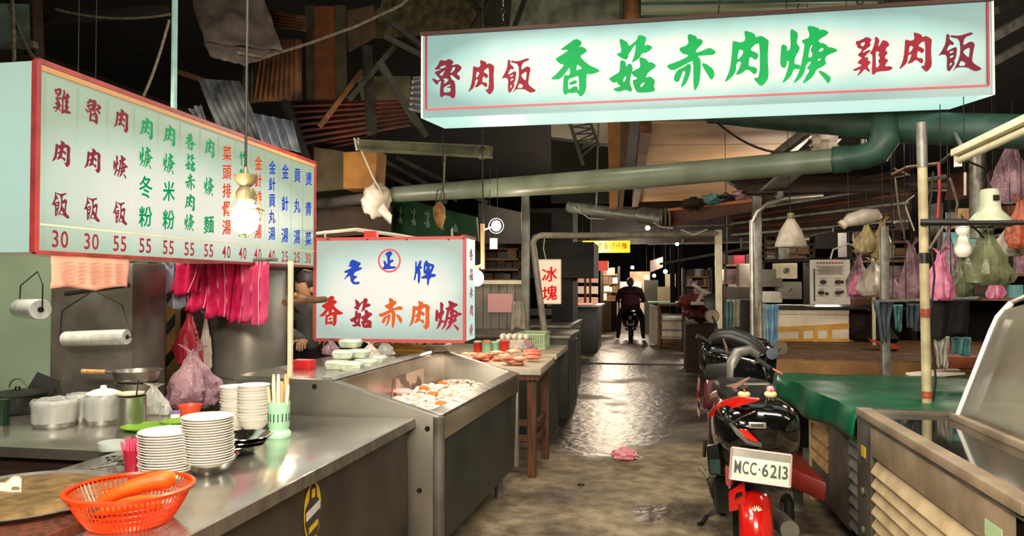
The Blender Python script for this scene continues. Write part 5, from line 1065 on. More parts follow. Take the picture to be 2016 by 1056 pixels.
MB().hull([Q(1385, 745, 4.55), Q(1440, 752, 4.5), Q(1440, 750, 4.62), Q(1386, 743, 4.66), Q(1390, 718, 4.55), Q(1438, 714, 4.5), Q(1438, 714, 4.6), Q(1392, 716, 4.66)]).build('knee_panel', M['black'], t, bevel=.01)
MB().hull([Q(1440, 760, 4.42), Q(1512, 762, 4.42), Q(1512, 760, 4.6), Q(1440, 758, 4.6), Q(1446, 700, 4.5), Q(1505, 712, 4.5), Q(1505, 712, 4.65), Q(1446, 700, 4.65)]).build('inner_shield', M['gloss_black'], t, bevel=.02)
MB().tube([Q(1440, 745, 4.5), Q(1442, 715, 4.5), Q(1452, 695, 4.52), Q(1475, 690, 4.55), Q(1492, 700, 4.55)], [.03, .034, .034, .03, .022], 12).build('bar_cover', M['steel_dark'], t)
ribbon([Q(1475, 708, 4.42), Q(1484, 716, 4.42), Q(1496, 712, 4.42)], [.004, .006, .004], 'dash_trim', M['chrome'], .02)
ribbon([Q(1424, 668, 4.6), Q(1432, 690, 4.56), Q(1434, 715, 4.56)], [.01, .025, .01], 'tan_reflection_patch', mat('tan_reflection', '#a8866c', rough=.3), .03)  # reflection on the fairing painted in as a tan strip
MB().tube([Q(1490, 708, 4.5), Q(1518, 728, 4.42)], .016, 12).build('hand_grip', M['rubber'], t); MB().tube([Q(1398, 676, 4.62), Q(1372, 662, 4.58)], .016, 12).build('hand_grip', M['rubber'], t)
MB().tube([Q(1522, 727, 4.38), Q(1540, 737, 4.33)], .006, 8).build('brake_lever', mat('red_tip_lever', '#d88068', rough=.2, metal=.5), t); MB().tube([Q(1378, 662, 4.52), Q(1400, 676, 4.55)], .006, 8).build('brake_lever', M['chrome'], t)
for (px, py, ax_, ay_, r) in ((1402, 623, 1412, 655, .045), (1537, 686, 1512, 700, .045)):
    c = Q(px, py, 4.75); Mx = Matrix.Translation(c) @ Matrix.Rotation(math.radians(12 if px < 1450 else -8), 4, 'Z')
    MB().lathe([(0, .0), (r, .0), (r, .006), (r * .8, .025), (0, .032)], (0, 0, 0), 24, Mx @ Matrix.Rotation(-math.pi / 2, 4, 'X')).build('mirror_shell', M['black'], t)
    MB().lathe([(0, -.002), (r * .88, -.002), (r * .88, .001), (0, .001)], (0, 0, 0), 24, Mx @ Matrix.Rotation(-math.pi / 2, 4, 'X')).build('mirror_glass', mat('mirror_glass_%d' % px, '#b5a48c', rough=.12, metal=.8), t)
    MB().tube([c, c.lerp(Q(ax_, ay_, 4.75), .5) + Vector((.01, 0, 0)), Q(ax_, ay_, 4.75)], .007, 8).build('mirror_stem', M['black'], t)
MB().lathe([(0, 0), (.034, 0), (.034, .01), (.02, .03), (0, .035)], (0, 0, 0), 20, Matrix.Translation(Q(1520, 697, 4.6)) @ Matrix.Rotation(-math.pi / 2, 4, 'X')).build('round_switch_pod', M['cloth_grey'], t)
MB().tube([Q(1376, 668, 4.6), Q(1377, 710, 4.62), Q(1388, 745, 4.68)], .005, 6).build('brake_cable', M['wire'], t)
for k, (px, top) in enumerate(((1465, 'black'), (1517, 'pinkish'))):
    c = Q(px, 786, 3.70); d_ = thing('duck_figure', ['small cream duck figure with a dark head on the scooter rack', 'small cream duck figure with a pink head on the scooter rack'][k], 'figure', tuple(c), group='duck figures on the scooter rack')
    MB().ball(c + Vector((0, 0, .022)), (.030, .026, .018), 16, 12).build('body', mat('duck_cream_%d' % k, '#d9cf98', rough=.35), d_)
    MB().ball(c + Vector((0, 0, .046)), (.018, .018, .017), 14, 10).build('head', [M['black'], mat('duck_pink', '#d9a0a0', rough=.35)][k], d_)
    MB().tube([c + Vector((0, -.016, .044)), c + Vector((0, -.026, .042))], [.006, .004], 8).build('bill', M['orange'], d_)
    for s in (-1, 1): MB().tube([c + Vector((s * .009, -.004, .008)), c + Vector((s * .009, -.008, -.006))], .003, 6).build('leg', M['brass'], d_)
# red cart beside
t = thing('red_hand_cart', 'low red cart with a black wheel between the scooter and the freezers', 'cart', (.93, 4.95, 0))
MB().hull([(.82, 4.7, .30), (1.04, 4.6, .22), (1.04, 5.3, .22), (.82, 5.3, .30), (.80, 4.7, .42), (1.05, 4.6, .34), (1.05, 5.3, .34), (.80, 5.3, .42)]).build('bed', mat('faded_red', '#8e2018', '#6b1a14', rough=.45), t, bevel=.02)
MB().tube(arc((.87, 4.85, .1), .07, 0, 2 * math.pi, 24, (0, 1, 0), (0, 0, 1)), .03, 10, cap=False).build('wheel', M['rubber'], t); MB().tube([(.84, 4.85, .1), (.90, 4.85, .1)], .045, 16).build('hub', M['steel_dark'], t)
MB().tube([(.9, 4.85, .1), (.9, 4.85, .27)], .012, 8).build('wheel_fork', M['galv'], t)
MB().box((1.0, 5.2, .11), (.06, .06, .22)).build('rear_leg', M['galv'], t)
# ================================================================== NEAR FREEZER
FX = 1.13
def pane_slats(t, X, ya, yb, z0, z1, n, m, name='slat'):
    dz = (z1 - z0) / n; pr = None
    for k in range(n):
        z = z0 + dz * (k + .5)
        o = MB().hull([(X - .010, ya, z - dz * .52), (X - .010, yb, z - dz * .52), (X + .03, yb, z - dz * .52), (X + .03, ya, z - dz * .52), (X - .010, ya, z - dz * .44), (X - .010, yb, z - dz * .44), (X + .022, yb, z + dz * .40), (X + .022, ya, z + dz * .40)]).build(name, m, t, smooth=False)
t = thing('display_freezer', 'scratched metal display freezer with cream louvers and dark glass top', 'freezer', (1.5, 3.4, 0))
block(MB(), FX + .04, 2.5, 2.5, 4.2, .06, .80).build('body', M['dark_gap'], t)
block(MB(), FX, FX + .05, 2.48, 4.25, .63, .80).build('front_band', M['freezer_metal'], t, bevel=.004)
MB().hull([(FX - .012, 2.48, .80), (FX + .06, 2.48, .80), (FX + .06, 4.25, .80), (FX - .012, 4.25, .80), (FX - .012, 2.48, .84), (FX + .06, 2.48, .84), (FX + .06, 4.25, .84), (FX - .012, 4.25, .84)]).build('top_rim', M['freezer_metal'], t, bevel=.004)
block(MB(), FX - .008, FX + .004, 2.48, 4.25, .785, .792).build('rim_groove', M['freezer_post'], t)
block(MB(), FX, 2.5, 4.2, 4.26, .78, .835).build('back_rim', M['freezer_post'], t, bevel=.004)
block(MB(), FX + .0, 1.6, 2.48, 2.54, .06, .83).build('end_panel', M['dark_gap'], t)
block(MB(), FX + .06, 1.56, 2.54, 4.2, .80, .812).build('glass_top', M['dark_glass'], t)
block(MB(), FX - .005, FX + .06, 4.02, 4.26, .06, .80).build('corner_post', M['freezer_post'], t, bevel=.006)
block(MB(), FX - .004, FX + .05, 2.48, 2.60, .06, .64).build('corner_post', M['freezer_post'], t, bevel=.006)
pane_slats(t, FX, 2.60, 4.0, .08, .62, 8, M['louver'])
s = block(MB(), FX - .009, FX - .005, 4.10, 4.17, .60, .655).build('yellow_sticker', M['yellow_sticker'], t); s['label'] = 'small yellow square sticker'
s = block(MB(), FX - .003, FX + .0, 2.63, 2.75, .655, .71).build('green_label', M['label_green'], t); s['label'] = 'pale green paper label'
for z in (.42, .22): MB().ball((FX - .01, 4.14, z), (.014, .02, .022), 12, 8).build('knob', M['freezer_post'], t)
for y in (2.6, 4.1): MB().cyl((FX + .15, y, 0), .03, .07, 10).build('foot', M['rubber'], t)
# sloped glass display above it
t = thing('glass_display_cover', 'sloped dirty glass cover with a white edge strip on the freezer', 'glass cover', (1.75, 3.5, .83))
gx = lambda z: 1.56 + (z - .835) * .37 + max(0, z - 1.3) ** 2 * 3.5
gl = MB(); NZ = 14
gl.sheet(lambda u, v: (gx(.84 + .62 * v), 4.07 - 1.5 * u, .84 + .62 * v - (.05 * max(0, .12 - u) / .12 if v > .9 else 0)), 8, NZ); gl.build('glass', M['haze_glass'], t, solid=.006)
MB().tube([(gx(.835 + .57 * k / 8) + .0, 4.085, .835 + .57 * k / 8) for k in range(9)], .016, 8).build('edge_strip', M['white_plastic'], t)
MB().tube([(gx(1.40), 4.085, 1.405), (gx(1.44) + .01, 4.05, 1.44), (gx(1.46), 3.98, 1.462), (gx(1.46), 2.6, 1.462)], .012, 8).build('top_strip', M['alu'], t)
block(MB(), 1.53, 1.58, 2.56, 4.12, .812, .845).build('base_rail', M['freezer_metal'], t, bevel=.003)
block(MB(), 1.85, 2.45, 2.6, 4.06, 1.16, 1.175).build('inner_shelf', M['cream_plastic'], t)
block(MB(), 2.45, 2.5, 2.6, 4.1, .835, 1.46).build('back_wall', mat('display_back', '#7a776b', '#57544b', rough=.5, scale=4), t)
block(MB(), 1.6, 2.45, 2.6, 4.1, .835, .85).build('display_floor', mat('display_floor', '#8f8a7a', '#6f6a5c', rough=.4, scale=5), t)
MB().ball((gx(1.38) - .01, 4.08, 1.33), .016, 10, 8).build('catch', M['white_plastic'], t)
# ================================================================== SECOND FREEZER + TARP
F2 = 1.145
t = thing('side_freezer', 'older freezer with tan louvers standing under the green tarp', 'freezer', (1.6, 4.9, 0))
block(MB(), F2 + .04, 2.5, 4.30, 5.75, .1, .74).build('body', M['dark_gap'], t)
block(MB(), F2, F2 + .05, 4.50, 4.98, .1, .76).build('grey_panel', M['freezer_post'], t, bevel=.004)
pane_slats(t, F2, 4.30, 4.48, .14, .68, 8, M['louver_grey']); pane_slats(t, F2, 5.0, 5.45, .30, .72, 5, M['louver_warm'])
block(MB(), F2 - .004, F2 + .04, 5.45, 5.52, .0, .76).build('corner_post', M['louver'], t); block(MB(), F2, F2 + .05, 4.98, 5.75, .1, .3).build('lower_panel', M['freezer_post'], t)
block(MB(), F2, 2.5, 4.28, 5.75, .74, .78).build('top', M['freezer_post'], t)
for y in (4.4, 5.6): MB().cyl((F2 + .1, y, 0), .03, .11, 10).build('foot', M['rubber'], t)
t = thing('green_tarp', 'glossy green tarp draped over the table behind the freezer', 'tarp', (1.8, 5.1, .78))
def tp(u, v):
    y = 4.28 + 1.72 * u; s = v * 1.95
    n_ = .012 * noise.noise(Vector((s * 4, y * 4, 1))) + .006 * noise.noise(Vector((s * 13, y * 11, 4)))
    k_ = (5.95 - y) * .092
    if s < .17: a = .17 - s; return (.985 + k_ - .015 * math.sin(y * 9) - a * .12, y, .795 - a * .85 - .02 * math.sin(y * 5 + 1) * a / .17)
    return (.985 + k_ + s - .17, y, .80 + n_ + .012)
MB().sheet(tp, 34, 44).build('tarp_sheet', M['tarp'], t, solid=.004, ang=60)
block(MB(), 1.16, 2.8, 4.3, 5.98, .782, .79).build('support_board', M['dark_wood'], t)
# tall taped pole standing there
pb = P(1825, 800, Y=4.62); t = thing('taped_pole', 'tall cream painted pole with bands of tape rising from the green tarp', 'pole', (pb.x, pb.y, .81))
bt = P(1816, 330, Y=4.62); tp_ = P(1814, 262, Y=4.62)
MB().tube([(pb.x, pb.y, .81), bt], .026, 14).build('painted_lower', M['pole_cream'], t); MB().tube([bt, tp_, tp_ + Vector((0, 0, .06))], .029, 14).build('bare_upper', M['galv'], t)
for py, h, m in ((521, .06, 'black'), (628, .05, 'dull_orange'), (788, .04, 'dull_orange')):
    u = (800 - py) / (800 - 330.); c = Vector((pb.x, pb.y, .81)).lerp(bt, u); MB().cyl(c, .0285, h, 14).build('tape_band', M[m], t)
MB().tube([Vector((pb.x, pb.y, .83)) + Vector((.03 + .015 * math.sin(k * 1.3), -.01, .0 + .12 * k)) for k in range(12)], .006, 6).build('cable', M['wire'], t)
MB().tube([P(1812, 438, Y=4.58), P(1905, 438, Y=4.5)], .02, 10).build('black_arm', M['black'], t)
MB().tube([P(1830, 490, Y=4.55), P(1858, 445, Y=4.5)], .008, 8).build('brace', M['galv'], t)
MB().tube([P(1815, 440, Y=4.58), P(2060, 438, Y=4.4)], .014, 8).build('black_rail', M['black'], t)
# ================================================================== RIGHT REAR STALL
t = thing('stall_table', 'brown worn wooden stall table behind the green tarp', 'table', (1.8, 7.5, 0))
xa, xb = P(1526, 700, Y=6.4).x, 4.2
for k in range(5): block(MB(), xa, xb, 6.4 + k * .47, 6.4 + (k + 1) * .47 - .006, .845, .885 + .003 * (k % 2)).build('plank', M['wood'], t, bevel=.003)
block(MB(), xa, xb, 6.38, 6.42, .76, .875).build('front_rail', mat('tan_rail', '#8a6438', '#6a4a28', rough=.55, scale=6), t)
for x in (xa + .08, 2.4, 3.9):
    for y in (6.5, 8.6): MB().box((x, y, .42), (.07, .07, .84)).build('leg', M['dark_wood'], t)
block(MB(), xa + .05, xb, 7.0, 7.03, .0, .8).build('back_cloth', M['dark_gap'], t)
c0, c1 = P(1531, 672, Y=8.3), P(1672, 668, Y=8.3); t = thing('foam_box', 'long white foam box with yellow tape on the wooden stall table', 'box', ((c0.x + c1.x) / 2, 8.3, .889))
z1 = P(1600, 609, Y=8.3).z; block(MB(), c0.x, c1.x, 8.3, 8.75, .889, z1 - .06).build('box', M['foam'], t, bevel=.008); block(MB(), c0.x - .003, c1.x + .003, 8.297, 8.753, z1 - .058, z1).build('lid', M['foam'], t, bevel=.008)
def tapeb(x0, x1, za, zb, zc_, zd_, y=8.294): MB().hull([(x0, y, za), (x1, y, zb), (x1, 8.299, zb), (x0, 8.299, za), (x0, y, zc_), (x1, y, zd_), (x1, 8.299, zd_), (x0, 8.299, zc_)]).build('tape_strip', M['tape'], t, smooth=False)
h = z1 - .889; tapeb(c0.x, c1.x, .889 + h * .28, .889 + h * .42, .889 + h * .44, .889 + h * .58)
tapeb(c0.x, c1.x, .889, .889 + h * .02, .889 + h * .08, .889 + h * .12)
for q in (.3, .5, .7): tapeb(c0.x + (c1.x - c0.x) * q, c0.x + (c1.x - c0.x) * (q + .06), .889, .889, .889 + h * .45, .889 + h * .5, 8.291)
for k, (px, py, Y, sx, sz, m, lab) in enumerate(((1545, 534, 8.9, .24, .18, 'cream_plastic', 'square cream box with a round dial above the foam box'), (1515, 548, 8.9, .25, .20, 'concrete_wall', 'grey carton left of the cream dial box'), (1552, 572, 8.95, .26, .2, 'concrete_wall', 'grey brown carton under the cream dial box'), (1514, 585, 8.95, .26, .13, 'paper_white', 'pale low carton beside the bent pipe'), (1540, 497, 9.0, .12, .22, 'galv', 'narrow grey case hanging under the cone lampshade'))):
    c = P(px, py, Y=Y); t = thing('stored_case', lab, 'box', (c.x, Y, c.z - sz / 2)); MB().box(c, (sx, .2, sz)).build('case', M[m], t, bevel=.01)
    if k in (0, 2): MB().tube([c + Vector((0, -.1, 0)), c + Vector((0, -.108, 0))], .035, 16).build('dial', M['galv'], t); MB().bar(c + Vector((-.02, -.11, -.025)), c + Vector((.02, -.11, .025)), .008, .01).build('pointer', M['wire'], t)
a, b = P(1500, 606, Y=8.25), P(1790, 604, Y=8.25); o = block(MB(), a.x, b.x, 8.22, 9.1, a.z - .015, a.z + .012).build('shelf_board', M['black']); tag(o, 'dark shelf board running above the white foam box', 'shelf')
o = block(MB(), P(1675, 560, Y=8.6).x, P(1740, 560, Y=8.6).x, 8.5, 8.7, P(1700, 600, Y=8.6).z, P(1700, 580, Y=8.6).z).build('rust_crate', M['rust']); tag(o, 'rusty brown crate on the shelf beside the poster', 'crate')
o = MB().hull([P(1675, 665, Y=8.6), P(1770, 668, Y=8.2), P(1770, 668, Y=8.9), P(1675, 665, Y=8.9), P(1672, 612, Y=8.6), P(1730, 612, Y=8.6), P(1730, 612, Y=8.9), P(1672, 612, Y=8.9)]).build('cardboard_sheet', M['dark_wood']); tag(o, 'dark brown cardboard leaning beside the foam box', 'cardboard')
o = MB().hull([P(1712, 672, Y=7.4), P(1765, 688, Y=7.2), P(1770, 690, Y=7.5), P(1712, 672, Y=7.6), P(1712, 668, Y=7.4), P(1762, 678, Y=7.2), P(1768, 680, Y=7.5), P(1712, 668, Y=7.6)]).build('red_tray', mat('red_orange_tray', '#b8402a', rough=.4)); tag(o, 'red orange plastic lid lying on the wooden table', 'lid')
# poster
a, b = P(1594, 512, Y=8.15), P(1674, 600, Y=8.15); t = thing('poster', 'white information poster with small pictures over the foam box', 'poster', ((a.x + b.x) / 2, 8.15, b.z))
W_, H_ = b.x - a.x, a.z - b.z
def pz(u0, v0, u1, v1, m, nm, lift=.002): return MB().box((a.x + W_ * (u0 + u1) / 2, 8.15 - lift, a.z - H_ * (v0 + v1) / 2), (W_ * (u1 - u0), .002, H_ * (v1 - v0))).build(nm, m, t, smooth=False)
pz(0, 0, 1, 1, M['paper_white'], 'sheet', 0); 
mbd, mbr = MB(), MB()
for k in range(9): mbr.box((a.x + W_ * (.2 + .075 * k), 8.146, a.z - H_ * .07), (W_ * .05, .001, H_ * .035))
for k in range(7): mbd.box((a.x + W_ * (.5 + .01 * (k % 3)), 8.146, a.z - H_ * (.15 + .028 * k)), (W_ * (.68 - .06 * (k % 3)), .001, H_ * .011))
for u, v in ((.33, .5), (.7, .5), (.28, .74), (.7, .74)):
    mbd.ball((a.x + W_ * u, 8.146, a.z - H_ * v), (W_ * .09, .001, H_ * .05), 10, 6); mbd.box((a.x + W_ * u, 8.146, a.z - H_ * (v + .07)), (W_ * .2, .001, H_ * .012)); mbd.box((a.x + W_ * u, 8.146, a.z - H_ * (v - .08)), (W_ * .16, .001, H_ * .010))
for u, v in ((.8, .5), (.8, .72), (.42, .76)): mbd.ball((a.x + W_ * u, 8.146, a.z - H_ * v), (W_ * .05, .001, H_ * .04), 8, 6)
decal(mbd, 'print', M['ink'], t); decal(mbr, 'heading', M['ink_red'], t); pz(.09, .2, .13, .93, mat('poster_bar', '#3a4a38', rough=.6), 'side_bar')
# horizontal pipes, posts
def pipe(pts, r, m, label, name='metal_pipe', cat='pipe', seg=10):
    o = MB().tube(pts, r, seg).build(name, M[m] if isinstance(m, str) else m); tag(o, label, cat); return o
pipe([P(1498, 516, Y=8.3), P(1790, 506, Y=8.3)], .022, 'black', 'dark horizontal pipe carrying the poster and bags')
pipe([P(1275, 449, Y=9.6), P(1500, 442, Y=9.4), P(1760, 430, Y=9.2)], .016, 'galv', 'upper thin pipe running behind the bent steel pipe')
pipe([P(1276, 481, Y=9.0), P(1480, 477, Y=9.0)], .014, 'galv', 'lower thin pipe ending in a white tip over the aisle')
o = MB().ball(P(1275, 449, Y=9.58), .03, 10, 8).build('bulb', M['bulb_cool']); tag(o, 'tiny lit bulb at the tip of the upper thin pipe', 'bulb')
o = MB().ball(P(1333, 481, Y=8.98), .02, 10, 8).build('bulb', M['bulb_cool']); tag(o, 'tiny lit bulb on the lower thin pipe', 'bulb')
pipe([P(1300, 520, Y=11), P(1480, 488, Y=9.5), P(1640, 455, Y=8.4), P(1760, 440, Y=7.9)], .018, 'galv', 'slanting thin pipe passing behind the cone lampshade')
def post(px, pyt, Y, w_, m, label, top=None, name='post'):
    c = P(px, 600, Y=Y); zt_ = top if top else P(px, pyt, Y=Y).z
    return tag(MB().box((c.x, Y, zt_ / 2), (w_, w_, zt_)).build(name, M[m], bevel=.006), label, 'post')
post(1415, 453, 9.0, .075, 'cream_plastic', 'square pale post behind the scooter mirror')
post(1491, 385, 7.7, .085, 'galv', 'square grey post beside the bent steel pipe')
post(1035, 300, 8.1, .085, 'pvc_grey', 'square grey post left of the red lettered ice sign', top=P(1035, 362, Y=8.1).z)
pb_ = P(1482, 690, Y=7.2); pts = [(pb_.x, 7.2, 0), (pb_.x, 7.2, 2.1), P(1480, 440, Y=7.2), P(1490, 418, Y=7.2), P(1510, 402, Y=7.2), P(1545, 392, Y=7.2), P(1620, 386, Y=7.2)]
pipe(pts, .024, 'alu', 'bent steel pipe curving over at the top beside the grey post', 'bent_pipe')
post(1742, 430, 6.2, .06, 'galv', 'slim grey post between the hanging blue rags', top=1.95)
post(1720, 500, 8.0, .03, 'cream_plastic', 'thin cream post behind the white bags', top=1.85)
# hanging lampshades and lamps
c = P(1557, 487, Y=6.8); t = thing('cone_lampshade', 'white cone of plastic sheet hanging as a lampshade on the right', 'lampshade', tuple(c))
MB().lathe([(.135, 0), (.13, .03), (.09, .15), (.035, .24), (.02, .26)], c, 20, sx=1, sy=.8, cap=False).build('shade', M['bag_white'], t, solid=.004); MB().cyl(c + Vector((0, 0, .25)), .03, .05, 12).build('socket', M['brass'], t); MB().tube([c + Vector((0, 0, .3)), c + Vector((-.02, 0, .8))], .005, 6).build('cord', M['wire'], t)
c = P(1949, 447, Y=4.75); t = thing('bell_lampshade', 'pale green bell shaped lampshade over the glass cover', 'lampshade', tuple(c))
MB().lathe([(.108, 0), (.118, .012), (.112, .035), (.088, .065), (.06, .095), (.055, .12), (.05, .20), (.044, .218), (.012, .225), (0, .225)], c, 32, cap=False).build('shade', M['shade_green'], t, solid=.003)
MB().lathe([(0, -.012), (.03, -.008), (.036, .01), (.03, .03), (.02, .06)], c, 18).build('bulb', M['gauze'], t); MB().box(c + Vector((.012, -.055, .165)), (.032, .01, .032)).build('switch', M['black'], t)
MB().tube([c + Vector((0, 0, .22)), c + Vector((0, .02, .32)), P(1935, 330, Y=4.6), P(1905, 318, Y=4.35)], .006, 6).build('cord', M['wire'], t)
c = P(1896, 498, Y=4.6); t = thing('hanging_bulb', 'unlit white bulb hanging beside the greenish bag', 'bulb', tuple(c))
MB().lathe([(0, -.03), (.025, -.025), (.044, 0), (.046, .03), (.032, .055), (.024, .085), (.02, .1)], c, 24).build('glass', M['gauze'], t); MB().lathe([(.022, .095), (.032, .11), (.038, .13), (.03, .15), (0, .155)], c, 18).build('socket', M['white_plastic'], t); MB().tube([c + Vector((0, 0, .15)), c + Vector((0, 0, .21))], .005, 6).build('cord', M['wire'], t)
a, b = P(1886, 312, Y=4.3), P(2050, 238, Y=3.5); t = thing('tube_light_fixture', 'cream tube light fixture jutting in over the right stall', 'light fixture', tuple(a))
MB().bar(a + Vector((0, 0, .03)), b + Vector((0, 0, .03)), .075, .035).build('housing', M['cream_plastic'], t, bevel=.004); MB().tube([a + Vector((-.0, 0, -.012)), b + Vector((0, 0, -.012))], .018, 14).build('tube', M['cream_plastic'], t); MB().box(a + Vector((0, 0, -.01)), (.03, .03, .07)).build('end_cap', M['white_plastic'], t)
MB().tube([a + Vector((.05, .05, .05)), P(1880, 262, Y=5.28)], .012, 6).build('hanger', M['galv'], t)
pipe([P(1905, 438, Y=4.5), P(1925, 455, Y=4.62), P(1938, 470, Y=4.7)], .006, 'wire', 'short black wire holding the greenish bag', 'wire', 'wire')
bag('hanging_bag', 'greenish translucent bag hanging under the bell lampshade', P(1946, 562, Y=4.7), (.135, .1, .165), M['bag_green'], 31, hook=P(1938, 455, Y=4.68))
bag('hanging_bag', 'hot pink bag hanging right behind the taped pole', P(1853, 592, Y=5.2), (.085, .07, .15), M['bag_hotpink'], 32, hook=P(1853, 438, Y=5.2))
for k, (px, pyb, Y, rx, rz, m, lab) in enumerate(((1706, 500, 7.0, .085, .13, 'bag_yellow', 'yellowish bag hanging left of the twin pair over the rail'), (1738, 512, 7.0, .09, .17, 'bag_yellow', 'yellowish bag hanging right beside its twin'), (1692, 590, 8.0, .11, .22, 'bag_mauve', 'mauve bag hanging beside the poster'), (1723, 585, 7.8, .14, .17, 'bag_white', 'big white bag bulging beside the mauve one'),
        (1688, 582, 7.9, .085, .1, 'bag_hotpink', 'small pink bag at the poster edge'), (1760, 590, 7.7, .1, .1, 'bag_mauve', 'dull mauve bag lower right of the white bag'), (1795, 595, 6.8, .11, .24, 'bag_mauve', 'long purplish bag left of the taped pole'), (1868, 560, 6.0, .07, .2, 'bag_mauve', 'brownish mauve bag behind the hot pink bag'),
        (1895, 585, 5.8, .07, .15, 'bag_green', 'small dull bag under the unlit bulb'), (1990, 505, 5.6, .1, .1, 'bag_white', 'pale crumpled bag behind the greenish bag'), (2012, 490, 5.4, .09, .16, 'dull_orange', 'orange bag at the far edge above the glass cover'), (1995, 400, 5.8, .12, .22, 'bag_mauve', 'dusky mauve bag hanging above the bell lampshade'), (1958, 590, 6.2, .06, .08, 'bag_hotpink', 'small pink bundle above the glass cover'))):
    bag('hanging_bag', lab, P(px, pyb, Y=Y), (rx, rx * .8, rz), M[m], 40 + k, hook=P(px, pyb, Y=Y) + Vector((0, 0, rz * 2 + .3)))
t = thing('wrapped_bundle', 'pale plastic wrapped bundle lying on the dark upper pipe', 'bundle', tuple(P(1698, 440, Y=7.0)))
MB().tube([P(1660, 442, Y=7.0), P(1672, 434, Y=7.0), P(1700, 427, Y=7.0), P(1725, 424, Y=7.0), P(1732, 432, Y=7.0)], [.03, .06, .075, .06, .03], 12).build('wrap', M['bag_white'], t); MB().tube([P(1656, 445, Y=7.0), P(1662, 440, Y=7.0)], .045, 10).build('end', M['foam'], t)
pipe([P(1640, 452, Y=7.1), P(1760, 445, Y=7.1)], .025, 'black', 'dark pipe under the wrapped bundle')
# cloths
def cloth(name, label, px0, px1, pyt, pyb, Y, m, seed, waves=3, taper=0.0, grp=None):
    a, b = P(px0, pyt, Y=Y), P(px1, pyb, Y=Y); t = thing(name, label, 'cloth', ((a.x + b.x) / 2, Y, b.z), group=grp)
    cx = (a.x + b.x) / 2
    def fn(u, v):
        w_ = (1 - taper * v); return (cx + (b.x - a.x) * (u - .5) * w_ + .01 * noise.noise(Vector((u * 3, v * 3, seed))), Y + .025 * math.sin(u * waves * 6.28 + seed + v) + .015 * v, a.z + (b.z - a.z) * v * (1 + .08 * math.sin(u * 5 + seed)))
    MB().sheet(fn, 20, 10).build('cloth', M[m], t, solid=.006); return t
cloth('hanging_rag', 'black cloth hanging behind the taped pole', 1832, 1912, 592, 664, 5.3, 'cloth_black', 1, 2)
cloth('hanging_rag', 'grey blue rag knotted over the pole end beside the white bags', 1722, 1762, 592, 672, 6.0, 'cloth_grey', 2, 3, .75)
cloth('hanging_rag', 'teal rag hanging between the grey rag and the slim post', 1758, 1778, 600, 650, 6.1, 'cloth_teal', 3, 2, .5)
cloth('hanging_rag', 'dark rag hanging left of the taped pole', 1782, 1818, 598, 650, 6.0, 'cloth_grey', 4, 3, .2)
cloth('hanging_rag', 'light blue cloth hanging against the foam box end', 1502, 1532, 600, 684, 7.3, 'cloth_blue', 5, 3, .1)
cloth('hanging_rag', 'white cloth beside the light blue one on the grey post', 1492, 1508, 598, 680, 7.32, 'cloth_white', 6, 2)
cloth('hanging_rag', 'pale cloth hanging behind the left scooter mirror', 1430, 1458, 590, 648, 8.6, 'cloth_white', 7, 3)
cloth('hanging_rag', 'teal strip of cloth hanging behind the left scooter mirror', 1430, 1442, 594, 655, 8.55, 'cloth_teal', 8, 2)
cloth('hanging_rag', 'cream rag hanging under the black cloth', 1838, 1872, 662, 725, 5.35, 'cloth_white', 9, 3, .5)
cloth('hanging_rag', 'teal rag hanging under the black cloth', 1872, 1910, 664, 700, 5.5, 'cloth_teal', 10, 2, .1)
o = pipe([P(1720, 594, Y=6.05), P(1930, 588, Y=5.3)], .014, 'galv', 'pipe carrying the black cloth and the rags')
o = MB().box(P(1885, 712, Y=6.15), (.3, .2, .1)).build('orange_sack', mat('orange_sack', '#8f4224', '#6b2f1c', rough=.7, scale=7), bevel=.04); tag(o, 'rust orange sack lying under the rags behind the tarp', 'sack')
o = MB().hull([P(1783, 738, Y=6.05), P(1812, 746, Y=6.0), P(1900, 738, Y=6.1), P(1880, 728, Y=6.4), P(1783, 734, Y=6.05), P(1812, 742, Y=6.0), P(1900, 734, Y=6.1), P(1880, 724, Y=6.4)]).build('pale_board', M['foam']); tag(o, 'pale board edge lying behind the green tarp', 'board')
o = block(MB(), 1.75, 3.6, 6.02, 6.35, .0, .75).build('dark_crate', M['dark_wood']); tag(o, 'dark wooden crate standing behind the green tarp', 'crate')
o = block(MB(), 2.7, 9.9, 9.6, 9.7, 0, 2.6).build('stall_back_board', M['dark_wall']); tag(o, 'dark board closing the back of the right stall', 'board')
# shed roof of dark slats over the right stall
t = thing('slatted_awning', 'dark slatted awning roof over the right stall', 'awning', (3.2, 8.5, 2.4))
for k in range(9):
    y = 7.6 + .24 * k; z = 2.40 + .05 * k; MB().box((3.4, y, z), (4.8, .17, .02)).build('slat', M['dark_wood'], t, smooth=False)
for x in (1.3, 2.6, 4.2, 5.4): MB().bar((x, 7.45, 2.36), (x, 9.7, 2.79), .05, .07).build('rafter', M['galv'], t)
o = MB().hull([P(1440, 470, Y=9.2), P(1790, 452, Y=8.4), P(1790, 452, Y=8.45), P(1440, 470, Y=9.25), P(1440, 400, Y=9.2), P(1790, 330, Y=8.4), P(1790, 330, Y=8.45), P(1440, 400, Y=9.25)]).build('roof_fascia', M['dark_wood']); tag(o, 'dark brown fascia boards under the awning on the right', 'fascia')
for k in range(6):
    a, b = P(1440, 408 + 11 * k, Y=9.15), P(1790, 345 + 18 * k, Y=8.35); MB().bar(a, b, .02, .025).build('ridge', M['galv'] if k % 2 else M['rust_red'], o)
